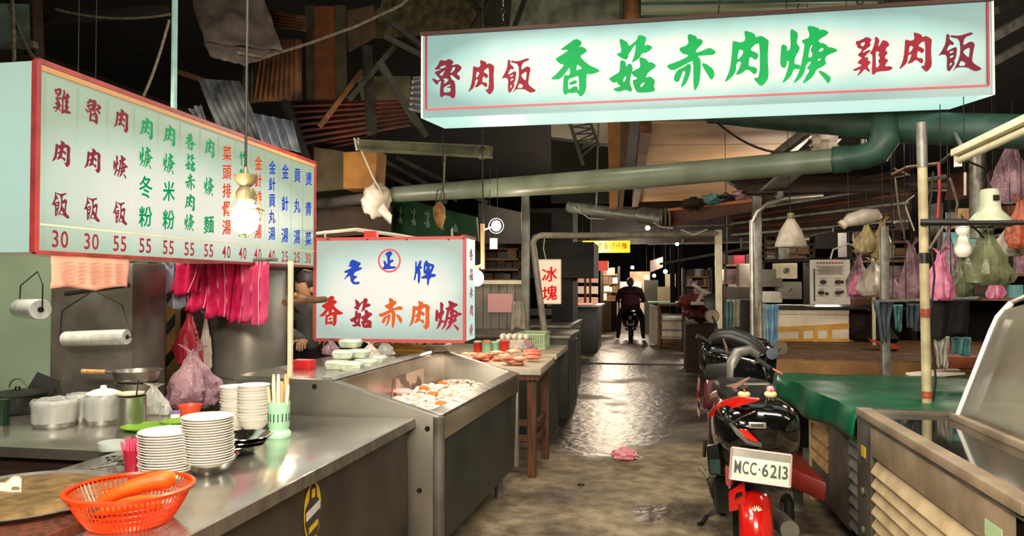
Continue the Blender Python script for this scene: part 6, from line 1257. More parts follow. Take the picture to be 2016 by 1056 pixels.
# fluorescent batten + wires on the right
for k, (pts, r, m, lab) in enumerate((([(1690, 0, 5.2), (1700, 200, 5.3)], .0, 0, 0),)): pass
for pts, r, m, lab in (([P(1760, 332, Y=6.5), P(1790, 345, Y=6.4), P(1762, 350, Y=6.4), P(1770, 420, Y=6.3), P(1782, 470, Y=6.3)], .008, 'rope', 'loose rope looping down beside the taped pole'), ([P(1755, 345, Y=6.0), P(1785, 330, Y=6.0), P(1850, 322, Y=5.6), P(1890, 290, Y=5.2)], .012, 'rust', 'rusty curved conduit reaching to the tube light'),
        ([P(1848, 320, Y=5.2), P(1850, 370, Y=5.2), P(1846, 430, Y=5.2)], .01, 'red_trim', 'red conduit hanging down above the black arm'), ([P(1870, 350, Y=5.2), P(1885, 400, Y=5.2), P(1880, 440, Y=5.2)], .008, 'rope', 'cord hanging right of the red conduit'), ([P(1900, 340, Y=5.0), P(1900, 385, Y=5.0)], .008, 'wire_white', 'short cream cord above the bell lampshade'),
        ([P(1700, 492, Y=7.2), P(1670, 480, Y=7.2), P(1640, 492, Y=7.2), P(1635, 510, Y=7.2)], .008, 'wire_white', 'white wire curling over the poster'), (sag(P(1410, 240, Y=5.6), P(1600, 290, Y=6.3), .12), .009, 'wire', 'black cable sagging under the long light sign'),
        ([P(1800, 455, Y=6.6), P(1780, 400, Y=6.6), P(1800, 385, Y=6.6)], .006, 'wire_white', 'thin pale wire arching left of the taped pole'), ([P(1820, 355, Y=4.62), P(1860, 348, Y=4.9)], .012, 'galv', 'short bracket pipe clamped to the taped pole')): pipe(pts, r, m, lab, 'cable', 'cable')
o = pipe([P(1925, 300, Y=6.4), P(1925, 470, Y=6.4)], .06, 'galv', 'wide grey duct rising behind the bell lampshade', 'duct', 'duct')
o = MB().hull([P(1860, 395, Y=6.8), P(1960, 385, Y=6.8), P(1960, 385, Y=6.9), P(1860, 395, Y=6.9), P(1870, 345, Y=6.8), P(1960, 335, Y=6.8), P(1960, 335, Y=6.9), P(1870, 345, Y=6.9)]).build('red_hoarding', mat('dull_red_panel', '#5e2a22', '#3a1b17', rough=.7)); tag(o, 'dull red panel high behind the bell lampshade', 'panel')
# ================================================================== MIDDLE RIGHT: stacks between aisle and stall
fr = P(1333, 684, Z=0); t = thing('crate_stand', 'wooden stand at the aisle edge holding crates and pale boxes', 'stand', (fr.x, fr.y, 0))
xa, xb = P(1298, 650, Y=fr.y).x, P(1378, 650, Y=fr.y).x
for x in (xa, xb): MB().box((x, fr.y, .5), (.06, .06, 1.0)).build('post', M['wood_plank'], t); MB().box((x, fr.y + 1.2, .5), (.06, .06, 1.0)).build('post', M['wood_plank'], t)
block(MB(), xa, xb, fr.y - .03, fr.y + 1.25, .98, 1.03).build('shelf', M['wood_plank'], t)
for k, (z, m, lab) in enumerate(((.0, 'wood_plank', 'wooden crate lowest in the crate stand'), (.24, 'cream_plastic', 'cream crate on top of the wooden crate in the stand'), (.42, 'foam', 'white foam box second from the top in the crate stand'), (.62, 'alu', 'pale grey box topmost in the crate stand'))):
    t = thing('crate', lab, 'crate', ((xa + xb) / 2, fr.y + .3, z), group='crates in the wooden stand'); hh = [.23, .17, .19, .16][k]; s = (xb - xa) / 2 - .06
    block(MB(), (xa + xb) / 2 - s, (xa + xb) / 2 + s, fr.y + .02, fr.y + .6, z, z + hh).build('box', M[m], t, bevel=.01); block(MB(), (xa + xb) / 2 - s - .015, (xa + xb) / 2 + s + .015, fr.y + .005, fr.y + .62, z + hh - .03, z + hh - .002).build('rim', M['galv' if k % 2 else 'foam'], t)
    if k == 0:
        for q in (-1, 1): MB().box(((xa + xb) / 2 + q * s * .5, fr.y + .012, .06), (s * .5, .02, .06)).build('slot', M['rust_red'], t)
t = thing('junk_heap', 'red netted sacks and chair frames heaped beside the pale post', 'sacks', tuple(P(1375, 640, Y=13)))
mb = MB()
for k in range(26): mb.ball(P(1350 + random.uniform(0, 70), 600 + random.uniform(-14, 26), Y=13.2 + random.random() * .4), (random.uniform(.08, .2), .12, random.uniform(.06, .12)), 9, 7, None, .3, k)
mb.build('sacks', mat('red_net', '#8c3a34', '#3d1f20', rough=.7, scale=6), t)['kind'] = 'stuff'
MB().tube([P(1362, 560, Y=12.6), P(1385, 575, Y=12.6), P(1410, 582, Y=12.6), P(1395, 598, Y=12.6), P(1360, 598, Y=12.6)], .03, 8).build('chair_frame', M['paper_white'], t)
MB().tube([P(1385, 575, Y=12.6), P(1370, 600, Y=12.6)], .03, 8).build('chair_frame', M['paper_white'], t)
block(MB(), P(1350, 600, Y=13).x, P(1425, 600, Y=13).x, 13.0, 13.8, 0, .82).build('base', M['dark_wood'], t)
c = P(1404, 596, Y=10.6); o = MB().lathe([(0, 0), (.12, 0), (.13, .05), (0, .08)], (0, 0, 0), 24, Matrix.Translation(c) @ Matrix.Rotation(math.radians(80), 4, 'X')).build('black_basin', M['black']); tag(o, 'black round pan hanging on the pale post', 'pan')
for k, (x0, x1, y0_, y1_, m, Y, lab) in enumerate(((1424, 1480, 590, 700, 'counter_grey', 10.2, 'dark grey cabinet between the pale post and the bent pipe'), (1425, 1455, 530, 560, 'bag_mauve', 10.4, 'purplish bundle on the rack behind the bent pipe'), (1430, 1476, 565, 592, 'concrete_wall', 10.6, 'pale box on the dark grey cabinet'), (1455, 1478, 520, 565, 'paper_white', 10.8, 'pale sheet hanging left of the bent pipe'), (1345, 1405, 470, 480, 'dark_wood', 13.5, 'dark beam far behind the netted sacks'))):
    a, b = P(x0, y0_, Y=Y), P(x1, y1_, Y=Y); bb = 0 if k == 0 else b.z
    o = block(MB(), a.x, b.x, Y, Y + .3, bb, a.z).build(['metal_cabinet', 'cloth_bundle', 'storage_box', 'hanging_sheet', 'beam'][k], M[m], bevel=.01); tag(o, lab, ['cabinet', 'bundle', 'box', 'sheet', 'beam'][k])
HANGERS = ['broken_lath', 'shop_fascia', 'shop_fascia.001', 'yellow_sign', 'hanging_net', 'lamp_globe.003', 'bare_lamp', 'paper_tag', 'lamp_globe.004', 'lamp_globe.001', 'lamp_globe', 'lamp_globe.002', 'red_hoarding', 'shop_fascia.002', 'green_shop_sign', 'cone_lampshade', 'hanging_bag.003', 'tilted_sign', 'hanging_bag.014', 'upright_board', 'hanging_bag.001', 'dark_board.001', 'hanging_bag.007', 'hanging_bag.008', 'hanging_bag.004', 'upright_board.002', 'upright_board.003', 'hanging_bag.009', 'stall_hoarding.003', 'duct','storage_box','cable.005','cable.008','cable.001','cable.006','hanging_rag.007','poster','metal_pipe','plastic_film_roll.001','wire','hanging_rag.002','hanging_rag.003','hanging_rag.009','corrugated_sheet.007']
# ================================================================== BEHIND THE FISH CASE
t = thing('meat_table', 'reddish wooden table with a white tray top of raw meat beside the fish case', 'table', (-1.1, 6.0, 0))
for x, y in ((-.86, 5.72), (-.84, 6.35), (-1.5, 5.72), (-1.5, 6.35)): MB().hull([(x - .03, y - .03, 0), (x + .03, y - .03, 0), (x + .03, y + .03, 0), (x - .03, y + .03, 0), (x - .035, y - .035, .80), (x + .035, y - .035, .80), (x + .035, y + .035, .80), (x - .035, y + .035, .80)]).build('leg', M['stool'], t)
for z in (.30, .42):
    MB().bar((-1.5, 5.72, z), (-.86, 5.72, z), .03, .05).build('stretcher', M['stool'], t); MB().bar((-.85, 5.72, z - .04), (-.84, 6.35, z - .04), .03, .05).build('stretcher', M['stool'], t)
block(MB(), -1.58, -.80, 5.64, 6.45, .76, .80).build('top_frame', M['stool'], t)
block(MB(), -1.62, -.775, 5.60, 6.5, .805, .86).build('white_slab', M['worn_white'], t, bevel=.005)
mc = [M['meat'], M['meat_fat']]
for k in range(34):
    x, y = random.uniform(-1.5, -.88), random.uniform(5.7, 6.4); lift = .87 + .02 * (k % 3)
    o = MB().ball((x, y, lift + .008), (random.uniform(.05, .09), random.uniform(.03, .05), .018), 12, 8, Matrix.Rotation(random.uniform(-1, 1), 3, 'Z'), .45, k).build('meat_piece', mc[k % 2]); tag(o, 'raw meat strip lying in the heap on the white slab' if k % 2 == 0 else 'pale fatty meat piece lying in the heap on the white slab', 'meat', 'meat pieces on the white slab' if k % 2 == 0 else 'pale meat pieces on the white slab')
t = thing('egg_counter', 'white topped counter with cups and egg bags beyond the meat table', 'counter', (-1.5, 7.2, 0))
block(MB(), -2.6, -.80, 6.85, 7.9, .80, .85).build('top', M['worn_white'], t, bevel=.006); block(MB(), -2.5, -.9, 6.95, 7.85, 0, .80).build('base', M['counter_grey'], t)
for k, (px, py, m, r, h, lab) in enumerate(((941, 693, 'red_cup', .045, .09, 'bright red tub at the near end of the white topped counter'), (958, 694, 'mint', .05, .1, 'mint green tub between two red ones'), (975, 692, 'mint', .045, .08, 'second mint green tub beside the first'), (993, 693, 'red_cup', .05, .1, 'bright red tub beside the egg bag'))):
    c = P(px, py, Z=.851); mm = mat('bright_red_tub', '#d8342a', rough=.3) if k == 0 else (_mats['bright_red_tub'] if m == 'red_cup' else M[m]); t = thing('plastic_tub', lab, 'tub', tuple(c), group='tubs on the white topped counter')
    MB().lathe([(0, 0), (r * .75, 0), (r, h), (r * 1.08, h + .004), (r * .95, h), (r * .7, .01), (0, .01)], c, 20).build('tub', mm, t); mb = MB()
    for q in range(12): mb.ball(c + Vector((random.uniform(-r, r) * .6, random.uniform(-r, r) * .6, h)), .018, 7, 5, None, .2, q)
    mb.build('contents', M['meat'] if k % 2 else M['mint'], t)['kind'] = 'stuff'
c = P(1010, 690, Z=.851); n_ = 0; o = block(MB(), c.x - .17, c.x + .15, c.y + .0, c.y + .2, .851, .95).build('egg_carton', M['foam'], bevel=.004); tag(o, 'pale carton under the white eggs behind the food bags', 'carton')
for k in range(14):
    q = Vector((.06 * (k % 5) - .12, .05 * (k // 5), .10)); o = MB().ball(c + q + Vector((0, .05, .029)), (.024, .024, .03), 12, 8).build('egg', M['melamine']); tag(o, 'white egg in the row on top of the bagged food', 'egg', 'eggs beside the green basket')
for k, (px, m) in enumerate(((1002, 'bag_white'), (1024, 'bag_clear'), (1040, 'bag_mauve'))): bag('food_bag', ['cream bag of food under the white eggs', 'clear bag of food right of the eggs', 'dark speckled bag against the green basket'][k], P(px, 692, Z=.851), (.09, .07, .055), M[m], 70 + k)
a, b = P(1018, 688, Z=.851), P(1076, 686, Z=.851); t = thing('slatted_basket', 'pale green slatted plastic basket at the end of the white topped counter', 'basket', tuple(a.lerp(b, .5)))
x0, x1, y_0, y_1 = a.x, b.x, a.y, a.y + .4; zb_ = .852
mb = MB()
for z in (zb_ + .01, zb_ + .15): mb.bar((x0, y_0, z), (x1, y_0, z), .02, .02).bar((x0, y_1, z), (x1, y_1, z), .02, .02).bar((x0, y_0, z), (x0, y_1, z), .02, .02).bar((x1, y_0, z), (x1, y_1, z), .02, .02)
mb.build('rim', M['label_green'], t)
for k in range(15): x = x0 + (x1 - x0) * (k + .5) / 15; MB().box((x, y_0, zb_ + .08), (.012, .008, .14)).build('slat', M['label_green'], t, smooth=False)
for k in range(9): MB().box((x1, y_0 + (y_1 - y_0) * (k + .5) / 9, zb_ + .08), (.008, .02, .14)).build('slat', M['label_green'], t, smooth=False)
block(MB(), x0, x1, y_0, y_1, zb_ - .0, zb_ + .01).build('bottom', M['spring_green'], t)
# grey cabinets further on
for k, (x0, x1, y0_, y1_, h, m, lab) in enumerate(((-2.4, -.83, 8.2, 9.3, .93, 'counter_grey', 'dark grey cabinet past the green basket'), (-2.4, -.95, 9.5, 11.2, .97, 'counter_grey', 'second dark grey cabinet under the hanging ice sign'), (-3.0, -1.25, 11.5, 13.6, 1.05, 'dark_wall', 'low dark stall block left of the aisle drain'))):
    t = thing('stall_cabinet', lab, 'cabinet', ((x0 + x1) / 2, y0_, 0)); block(MB(), x0, x1, y0_, y1_, 0, h - .04).build('body', M[m], t, bevel=.01); block(MB(), x0 - .03, x1 + .03, y0_ - .03, y1_ + .03, h - .04, h).build('top', M['steel_dark'], t, bevel=.006)
    for q in range(3): block(MB(), x1 + .0, x1 + .012, y0_ + .1 + q * (y1_ - y0_) / 3, y0_ + (q + 1) * (y1_ - y0_) / 3, .1, h - .1).build('door', M['counter_grey'], t)
# pale boarded wall behind the square sign with note
t = thing('pale_partition', 'pale boarded partition with a pink note right of the square sign', 'partition', (-1.9, 9.4, 0)); xa, xb = P(936, 600, Y=9.4).x, P(1031, 600, Y=9.4).x; zt_ = P(980, 556, Y=9.4).z
for k in range(6): block(MB(), xa + (xb - xa) * k / 6, xa + (xb - xa) * (k + 1) / 6 - .008, 9.4, 9.43 + .006 * (k % 2), 0, zt_).build('plank', M['concrete_wall'], t, smooth=False)
MB().bar((xa, 9.39, zt_), (xb, 9.39, zt_), .05, .05).build('top_rail', M['cream_plastic'], t)
o = MB().box(P(985, 597, Y=9.385), (.33, .004, .24)).build('pink_note', mat('pink_note', '#d9a3a8', rough=.8)); tag(o, 'pink paper note pinned to the pale partition', 'note')
cloth('hanging_rag', 'white rag hanging on the grey post by the partition', 1008, 1030, 594, 650, 8.0, 'cloth_white', 21, 2, -.3)
cl = mat('dark_block', '#0e100f', '#171918', rough=.7, scale=3)
o = block(MB(), P(1086, 600, Y=10.4).x, P(1128, 600, Y=10.4).x, 10.4, 11.2, .975, 2.55).build('dark_locker', cl); tag(o, 'tall dark locker behind the hanging ice sign', 'locker')
o = block(MB(), -4.2, P(1128, 480, Y=10.4).x + .3, 10.3, 11.4, P(1100, 478, Y=10.4).z - .5, P(1100, 478, Y=10.4).z).build('dark_canopy', cl); tag(o, 'dark canopy box above the ice sign', 'canopy')
for x in (-4.1,): pipe([(x, 10.9, 0), (x, 10.9, 1.7)], .04, 'galv', 'grey leg under the outer end of the dark canopy box', 'metal_post', 'post')
# pipe frame carrying the ice sign
b0 = P(1072, 655, Y=8.0); pts = [(b0.x, 8.0, 0), b0, P(1052, 500, Y=8), P(1049, 478, Y=8), P(1054, 468, Y=8), P(1066, 464, Y=8), P(1140, 464, Y=8.3), P(1415, 460, Y=9.0)]
pipe(pts, .036, mat('cream_grey_pipe', '#9c978a', '#7c776b', rough=.4, scale=8), 'thick pale pipe frame bending over the aisle behind the ice sign', 'pipe_frame', 'pipe')
# lamps right of the square sign
c = P(977, 445, Y=6.6); t = thing('bare_lamp', 'bright white lamp on a short arm above the square sign end', 'lamp', tuple(c)); MB().ball(c, (.045, .045, .05), 16, 12).build('bulb', M['bulb_cool'], t); MB().tube([c, P(955, 452, Y=6.6)], .008, 8).build('arm', M['wire_white'], t); MB().tube(arc(c + Vector((0, 0, .0)), .07, 0, 2 * math.pi, 18), .004, 5).build('ring', M['chrome'], t)
lamp('POINT', c + Vector((0, -.08, 0)), 9, SOFT, .05)
c = P(939, 548, Y=6.2); t = thing('bare_lamp', 'glowing yellow bulb hanging on a wooden stick beside the square sign', 'lamp', tuple(c)); MB().ball(c, (.06, .06, .07), 16, 12).build('bulb', M['bulb_warm'], t); MB().bar(P(951, 530, Y=6.2), P(950, 441, Y=6.2), .035, .03).build('wooden_stick', M['light_wood'], t); MB().cyl(c + Vector((0, 0, .05)), .02, .06, 10).build('socket', M['brass'], t); MB().bar(c + Vector((0, 0, .09)), P(951, 520, Y=6.2), .02, .02).build('bracket', M['light_wood'], t)
lamp('POINT', c + Vector((.02, -.1, -.02)), 26, WARM, .05)
o = MB().box(P(972, 480, Y=6.7), (.07, .02, .1)).build('paper_tag', M['paper_white']); tag(o, 'small white tag hanging under the bright lamp', 'tag')
pipe([P(951, 441, Y=6.2), P(950, 300, Y=6.3), (P(950, 300, Y=6.3).x, 6.3, 5.4)], .006, 'wire', 'wire holding up the wooden lamp stick', 'wire', 'wire')
# ================================================================== OVERHEAD
def pipeY(a, b): return a, b
L0, L1, L2 = P(778, 383, Y=7.3), P(1160, 358, Y=6.35), P(1640, 316, Y=5.62)
t = thing('drain_pipe', 'big grey green plastic drain pipe crossing the whole aisle', 'pipe', tuple(L1)); rr = .088
MB().tube([L0, L1, L2], [.082, .096, .085], 24).build('long_run', mat('grey_green_pvc', '#71796d', '#56604f', rough=.35, scale=3), t)
e1, e2, e3 = P(1700, 308, Y=5.55), P(1728, 298, Y=5.5), P(1742, 275, Y=5.48)
MB().tube([L2, P(1672, 312, Y=5.6)], [.097, .097], 24).build('collar', M['pvc_green'], t)
MB().tube([L2, e1, e2, e3, P(1742, 245, Y=5.5), P(1742, 235, Y=5.55)], [.085, .088, .095, .098, .092, .088], 24).build('elbow', M['pvc_green'], t)
MB().tube([e1, e1 + Vector((0, 0, .12))], .02, 8).build('stub', M['steel_dark'], t)
MB().tube([P(1742, 248, Y=5.6), P(1600, 238, Y=5.9), P(1400, 222, Y=6.3)], .095, 20).build('upper_run', M['pvc_green'], t)
MB().tube([P(1742, 250, Y=5.6), P(2080, 262, Y=5.0)], .11, 20).build('upper_run', M['pvc_green'], t)
MB().tube([L0 + (L0 - L1).normalized() * .0, P(700, 393, Y=7.7), P(600, 405, Y=8.1)], [.07, .06, .06], 16).build('dark_run', M['steel_dark'], t)
o = MB().ball(P(741, 395, Y=7.2), (.15, .1, .17), 26, 18, None, .35, 5).build('white_bag_wrap', M['bag_white'], ang=80); tag(o, 'crumpled white bag wrapped over the end of the drain pipe', 'bag')
o = MB().hull([P(735, 405, Y=7.15), P(770, 440, Y=7.1), P(768, 442, Y=7.2), P(733, 407, Y=7.2), P(752, 398, Y=7.15), P(772, 424, Y=7.1), P(770, 426, Y=7.2), P(750, 400, Y=7.2)]).build('white_bag_tail', M['bag_white']); tag(o, 'pointed tail of white plastic hanging from the pipe end', 'plastic')
pipe([P(702, 275, Y=6.9), P(712, 298, Y=6.9), P(735, 350, Y=7.0), P(755, 385, Y=7.1)], .009, 'wire_white', 'pale string running from the beam end down to the pipe', 'string', 'string')
for k, (a, b) in enumerate(((698, 703), (706, 709))):
    pipe([P(a, 272, Y=6.88), P(b, 296, Y=6.88)], .012, 'wire_white', ['left one of two pale pegs on the beam end', 'right one of two pale pegs on the beam end'][k], 'peg', 'peg')
def beam(pts, w_, h, m, name, label, cat='beam'): 
    mb = MB()
    for i in range(len(pts) - 1): mb.bar(pts[i], pts[i + 1], w_, h)
    return tag(mb.build(name, M[m] if isinstance(m, str) else m, bevel=.004), label, cat)
olive = mat('olive_beam', '#5d6046', '#3e402e', rough=.7, scale=5, bump=.2)
b_ = beam([P(712, 286, Y=6.9), P(965, 300, Y=6.5)], .1, .1, olive, 'steel_beam', 'olive painted beam hanging above the drain pipe')
MB().bar(P(712, 278, Y=6.88), P(965, 290, Y=6.48), .12, .015).build('flange', olive, b_); MB().bar(P(712, 296, Y=6.88), P(965, 309, Y=6.48), .12, .015).build('flange', olive, b_)
pipe(arc(P(950, 300, Y=6.4), .06, 0, 2 * math.pi, 12), .006, 'rope', 'loop of string on the right end of the olive beam', 'string', 'string'); pipe([P(876, 305, Y=6.5), P(874, 360, Y=6.55), P(866, 395, Y=6.3)], .007, 'rope', 'cord tied from the olive beam to the hanging net', 'string', 'string')
t = thing('hanging_net', 'brown net pouch hanging on a wire below the drain pipe', 'net', tuple(P(866, 445, Y=6.2))); MB().tube([P(866, 398, Y=6.2), P(864, 410, Y=6.2), P(866, 430, Y=6.2), P(866, 448, Y=6.2)], [.02, .055, .05, .02], 14).build('pouch', mat('brown_net', '#7c5a2c', '#4b3418', rough=.8, scale=20, bump=.3), t); MB().tube([P(858, 400, Y=6.2), P(861, 375, Y=6.2), P(872, 372, Y=6.2), P(877, 398, Y=6.2), P(872, 400, Y=6.2)], .005, 6).build('wire_loop', M['wire'], t)
t = thing('green_shop_sign', 'old dark green signboard with faded pale lettering under the drain pipe', 'sign', tuple(P(850, 470, Y=8.0))); q = [P(774, 462, Y=8.6), P(942, 475, Y=7.6), P(938, 428, Y=7.6), P(772, 385, Y=8.6)]
MB().hull([q[0], q[1], q[1] + Vector((0, .05, 0)), q[0] + Vector((0, .05, 0)), q[3], q[2], q[2] + Vector((0, .05, 0)), q[3] + Vector((0, .05, 0))]).build('board', mat('sign_green', '#1f4a2e', '#16331f', rough=.6, scale=5), t)
mb = MB(); d = (q[1] - q[0]); d.z = 0; d.normalize()
for k in range(5): 
    p_ = P(790 + k * 27, 424 + k * 4, Y=8.5 - k * .15) - Vector((0, .06, 0))
    for s in ((0, -.1, .02, .1), (.05, -.08, .0, .0), (.04, .02, -.05, .08), (-.04, .05, .06, .05), (-.05, -.04, .05, -.1)): mb.bar(p_ + d * s[0] + Vector((0, 0, s[1])), p_ + d * s[2] + Vector((0, 0, s[3])), .006, .014)
mb.build('faded_lettering', mat('faded_letter', '#6f8268', rough=.8), t)
# fascia boards behind the square sign
for k, (pts, Y0, Y1, m, nm, lab) in enumerate((([(617, 470), (770, 458), (770, 405), (617, 408)], 8.2, 8.4, 'brown_fascia', 'fascia_board', 'dull brown fascia board above the square sign'), ([(618, 378), (676, 372), (676, 298), (618, 290)], 7.6, 7.6, 'olive_board', 'board', 'olive brown board beside the orange carton'), ([(676, 372), (738, 370), (742, 296), (676, 300)], 7.4, 7.4, 'carton', 'carton', 'orange brown carton stored above the drain pipe'), ([(942, 480), (1035, 480), (1035, 420), (942, 400)], 9.4, 9.4, 'dark_wall', 'dark_board', 'dark board behind the bright lamp'))):
    mm = {'brown_fascia': ('#5a4c3f', '#3f352c'), 'olive_board': ('#55492f', '#3a3220'), 'carton': ('#9a6a2c', '#7a5222')}.get(m)
    mm = mat(m, *mm, rough=.75, scale=4, bump=.2, bscale=20) if mm else M[m]
    w = [P(x, y, Y=Y0) for x, y in pts]; dd = Vector((0, .06 if k != 2 else .3, 0)); tag(MB().hull([w[0], w[1], w[1] + dd, w[0] + dd, w[3], w[2], w[2] + dd, w[3] + dd]).build(nm, mm), lab, 'carton' if k == 2 else 'board')
# corrugated sheets
def corr(name, label, pts, Y0, Y1, n, amp, m, across=True):
    """corners in order bottom-left, bottom-right, top-right, top-left; ribs run up (across) or along"""
    w = [P(pts[0][0], pts[0][1], Y=Y0), P(pts[1][0], pts[1][1], Y=Y1), P(pts[2][0], pts[2][1], Y=Y1), P(pts[3][0], pts[3][1], Y=Y0)]
    nrm = (w[1] - w[0]).cross(w[3] - w[0]).normalized()
    def fn(u, v):
        p = w[0].lerp(w[1], u).lerp(w[3].lerp(w[2], u), v); s = u if across else v; return p + nrm * (amp * math.sin(s * n * 2 * math.pi))
    nu, nv = (n * 8, 2) if across else (2, n * 8)
    return tag(MB().sheet(fn, nu, nv).build(name, M[m] if isinstance(m, str) else m, solid=.004, ang=80), label, 'roof sheet', 'corrugated sheets among the trusses')
corr('corrugated_sheet', 'rusty upright corrugated sheet in the middle of the roof clutter', [(500, 200), (592, 198), (592, 78), (520, 80)], 7.6, 7.4, 9, .03, 'rust')
corr('corrugated_sheet', 'dull greenish corrugated sheet behind the hanging cord', [(478, 205), (520, 200), (520, 110), (478, 130)], 7.6, 7.6, 5, .025, mat('dull_olive_sheet', '#4c463a', '#2c2822', rough=.7, scale=5))
corr('corrugated_sheet', 'broad red brown corrugated sheet lying level above the olive beam', [(602, 285), (810, 248), (805, 196), (575, 200)], 7.4, 7.0, 7, .035, 'rust_red', False)
corr('corrugated_sheet', 'lower red brown corrugated sheet sloping behind the carton', [(620, 300), (735, 275), (735, 250), (610, 255)], 7.8, 7.6, 4, .03, 'rust_red', False)
corr('corrugated_sheet', 'grey steep corrugated sheet leaning above the menu board', [(432, 258), (525, 285), (470, 160), (392, 155)], 6.2, 6.0, 6, .03, 'grey_sheet')
corr('corrugated_sheet', 'short blue grey corrugated sheet with a torn lower edge', [(516, 284), (592, 300), (575, 238), (494, 222)], 6.0, 6.0, 4, .035, mat('blue_grey_sheet', '#8a93a0', '#5d6672', rough=.5, scale=4, metal=.3))
corr('corrugated_sheet', 'pale grey corrugated scrap just above the menu board edge', [(384, 230), (405, 240), (395, 206), (372, 217)], 5.4, 5.4, 2, .03, 'grey_sheet')
corr('corrugated_sheet', 'brown sheet high up between the boards and the olive mesh', [(510, 52), (603, 62), (600, 32), (516, 18)], 7.8, 7.6, 5, .03, 'rust', False)
corr('corrugated_sheet', 'pale striped sheet end touching the light sign edge', [(806, 216), (832, 224), (832, 150), (812, 152)], 5.6, 5.6, 6, .02, 'grey_sheet', False)
for k, (pts, Y, m, lab) in enumerate((([(622, 195), (657, 195), (655, 12), (618, 12)], 8.2, ('#7a4420', '#553016'), 'orange brown upright board high in the roof clutter'), ([(604, 195), (620, 195), (617, 10), (600, 10)], 8.3, ('#4b4534', '#332f25'), 'dull board left of the orange brown one'), ([(660, 192), (680, 190), (678, 10), (658, 10)], 8.3, ('#4f4a36', '#36321f'), 'dull board right of the orange brown one'), ([(685, 100), (740, 70), (735, 10), (682, 20)], 8.5, ('#3f3224', '#5b4630'), 'brown board under the olive mesh sheet'),
        ([(722, 252), (805, 240), (806, 150), (702, 150)], 7.7, ('#59543c', '#3c3928'), 'faded olive board left of the long light sign'))):
    w = [P(x, y, Y=Y) for x, y in pts]; dd = Vector((0, .05, 0)); o = tag(MB().hull([w[0], w[1], w[1] + dd, w[0] + dd, w[3], w[2], w[2] + dd, w[3] + dd]).build('wall_board', mat('clutter_board_%d' % k, m[0], m[1], rough=.8, scale=5, bump=.2)), lab, 'board')
# drooping tarpaulin
q = [P(360, -60, Y=6.4), P(500, -60, Y=6.4), P(558, 102, Y=6.0), P(402, 84, Y=6.0)]
o = MB().sheet(lambda u, v: q[0].lerp(q[1], u).lerp(q[3].lerp(q[2], u), v) + Vector((0, .06 * noise.noise(Vector((u * 4, v * 4, 2))), .05 * noise.noise(Vector((u * 3, v * 5, 8))))), 20, 20).build('roof_tarpaulin', mat('grey_brown_tarp', '#5a5049', '#443b35', rough=.85, scale=6, bump=.4, bscale=25), solid=.01); tag(o, 'grey brown tarpaulin sagging from the roof above the menu board', 'tarpaulin')
q2 = [P(400, 84, Y=6.0), P(556, 102, Y=6.0), P(480, 130, Y=5.9), P(415, 110, Y=5.9)]
o = MB().sheet(lambda u, v: q2[0].lerp(q2[1], u).lerp(q2[3].lerp(q2[2], u), v) + Vector((0, 0, .04 * noise.noise(Vector((u * 4, v * 4, 3))))), 12, 6).build('tarpaulin_hem', _mats['grey_brown_tarp'], solid=.01); tag(o, 'ragged hem folded under the sagging tarpaulin', 'tarpaulin')
pipe([P(468, 104, Y=5.9), P(520, 112, Y=5.9), P(600, 88, Y=6.2), P(700, 52, Y=6.4), P(790, 10, Y=6.6), P(830, -30, Y=6.8)], .014, 'rope', 'long frayed rope running up from the tarpaulin hem', 'rope', 'rope')
# trusses
tr = mat('dark_truss_steel', '#2a2a22', '#1d1d18', rough=.7, scale=8)
for k, (a, b, Y, w_, lab) in enumerate((((688, 195), (775, 92), 6.6, .05, 'dark strut rising to the truss joint left of the light sign'), ((630, 248), (712, 140), 6.8, .05, 'rusty brown strut across the red corrugated sheet'), ((733, 265), (722, 95), 6.8, .09, 'upright dark truss post beside the olive board'), ((745, 120), (838, 270), 6.5, .06, 'dark strut falling toward the light sign corner'), ((755, 70), (832, 110), 6.5, .04, 'thin strut pointing at the light sign corner'), ((740, 20), (830, 92), 6.9, .05, 'bent strut under the olive mesh'),
        ((928, 60), (975, -20), 7.5, .05, 'left strut of the lattice above the light sign'), ((965, 55), (915, -20), 7.5, .05, 'crossing strut of the lattice above the light sign'), ((1010, 60), (1040, -20), 7.5, .04, 'thin strut right of the lattice above the light sign'), ((1950, 75), (2050, 20), 5.3, .06, 'pale strut running off past the light sign'), ((1950, 125), (2050, 70), 5.5, .05, 'lower pale strut running off past the light sign'), ((1960, 22), (2030, -10), 5.6, .05, 'dark strut above the far end of the light sign'),
        ((610, 330), (560, 200), 6.6, .06, 'dark slanting strut above the menu board end'), ((760, 320), (900, 395), 8.4, .05, 'dark slanting lath above the green signboard'), ((740, 335), (880, 400), 8.4, .05, 'second dark slanting lath above the green signboard'), ((780, 310), (960, 400), 8.5, .05, 'third dark slanting lath above the green signboard'))):
    m = tr if k not in (1, 9, 10) else (M['rust'] if k == 1 else M['galv'])
    o = MB().bar(P(a[0], a[1], Y=Y), P(b[0], b[1], Y=Y + .3), w_, w_).build('roof_strut', m); tag(o, lab, 'strut', 'roof struts')
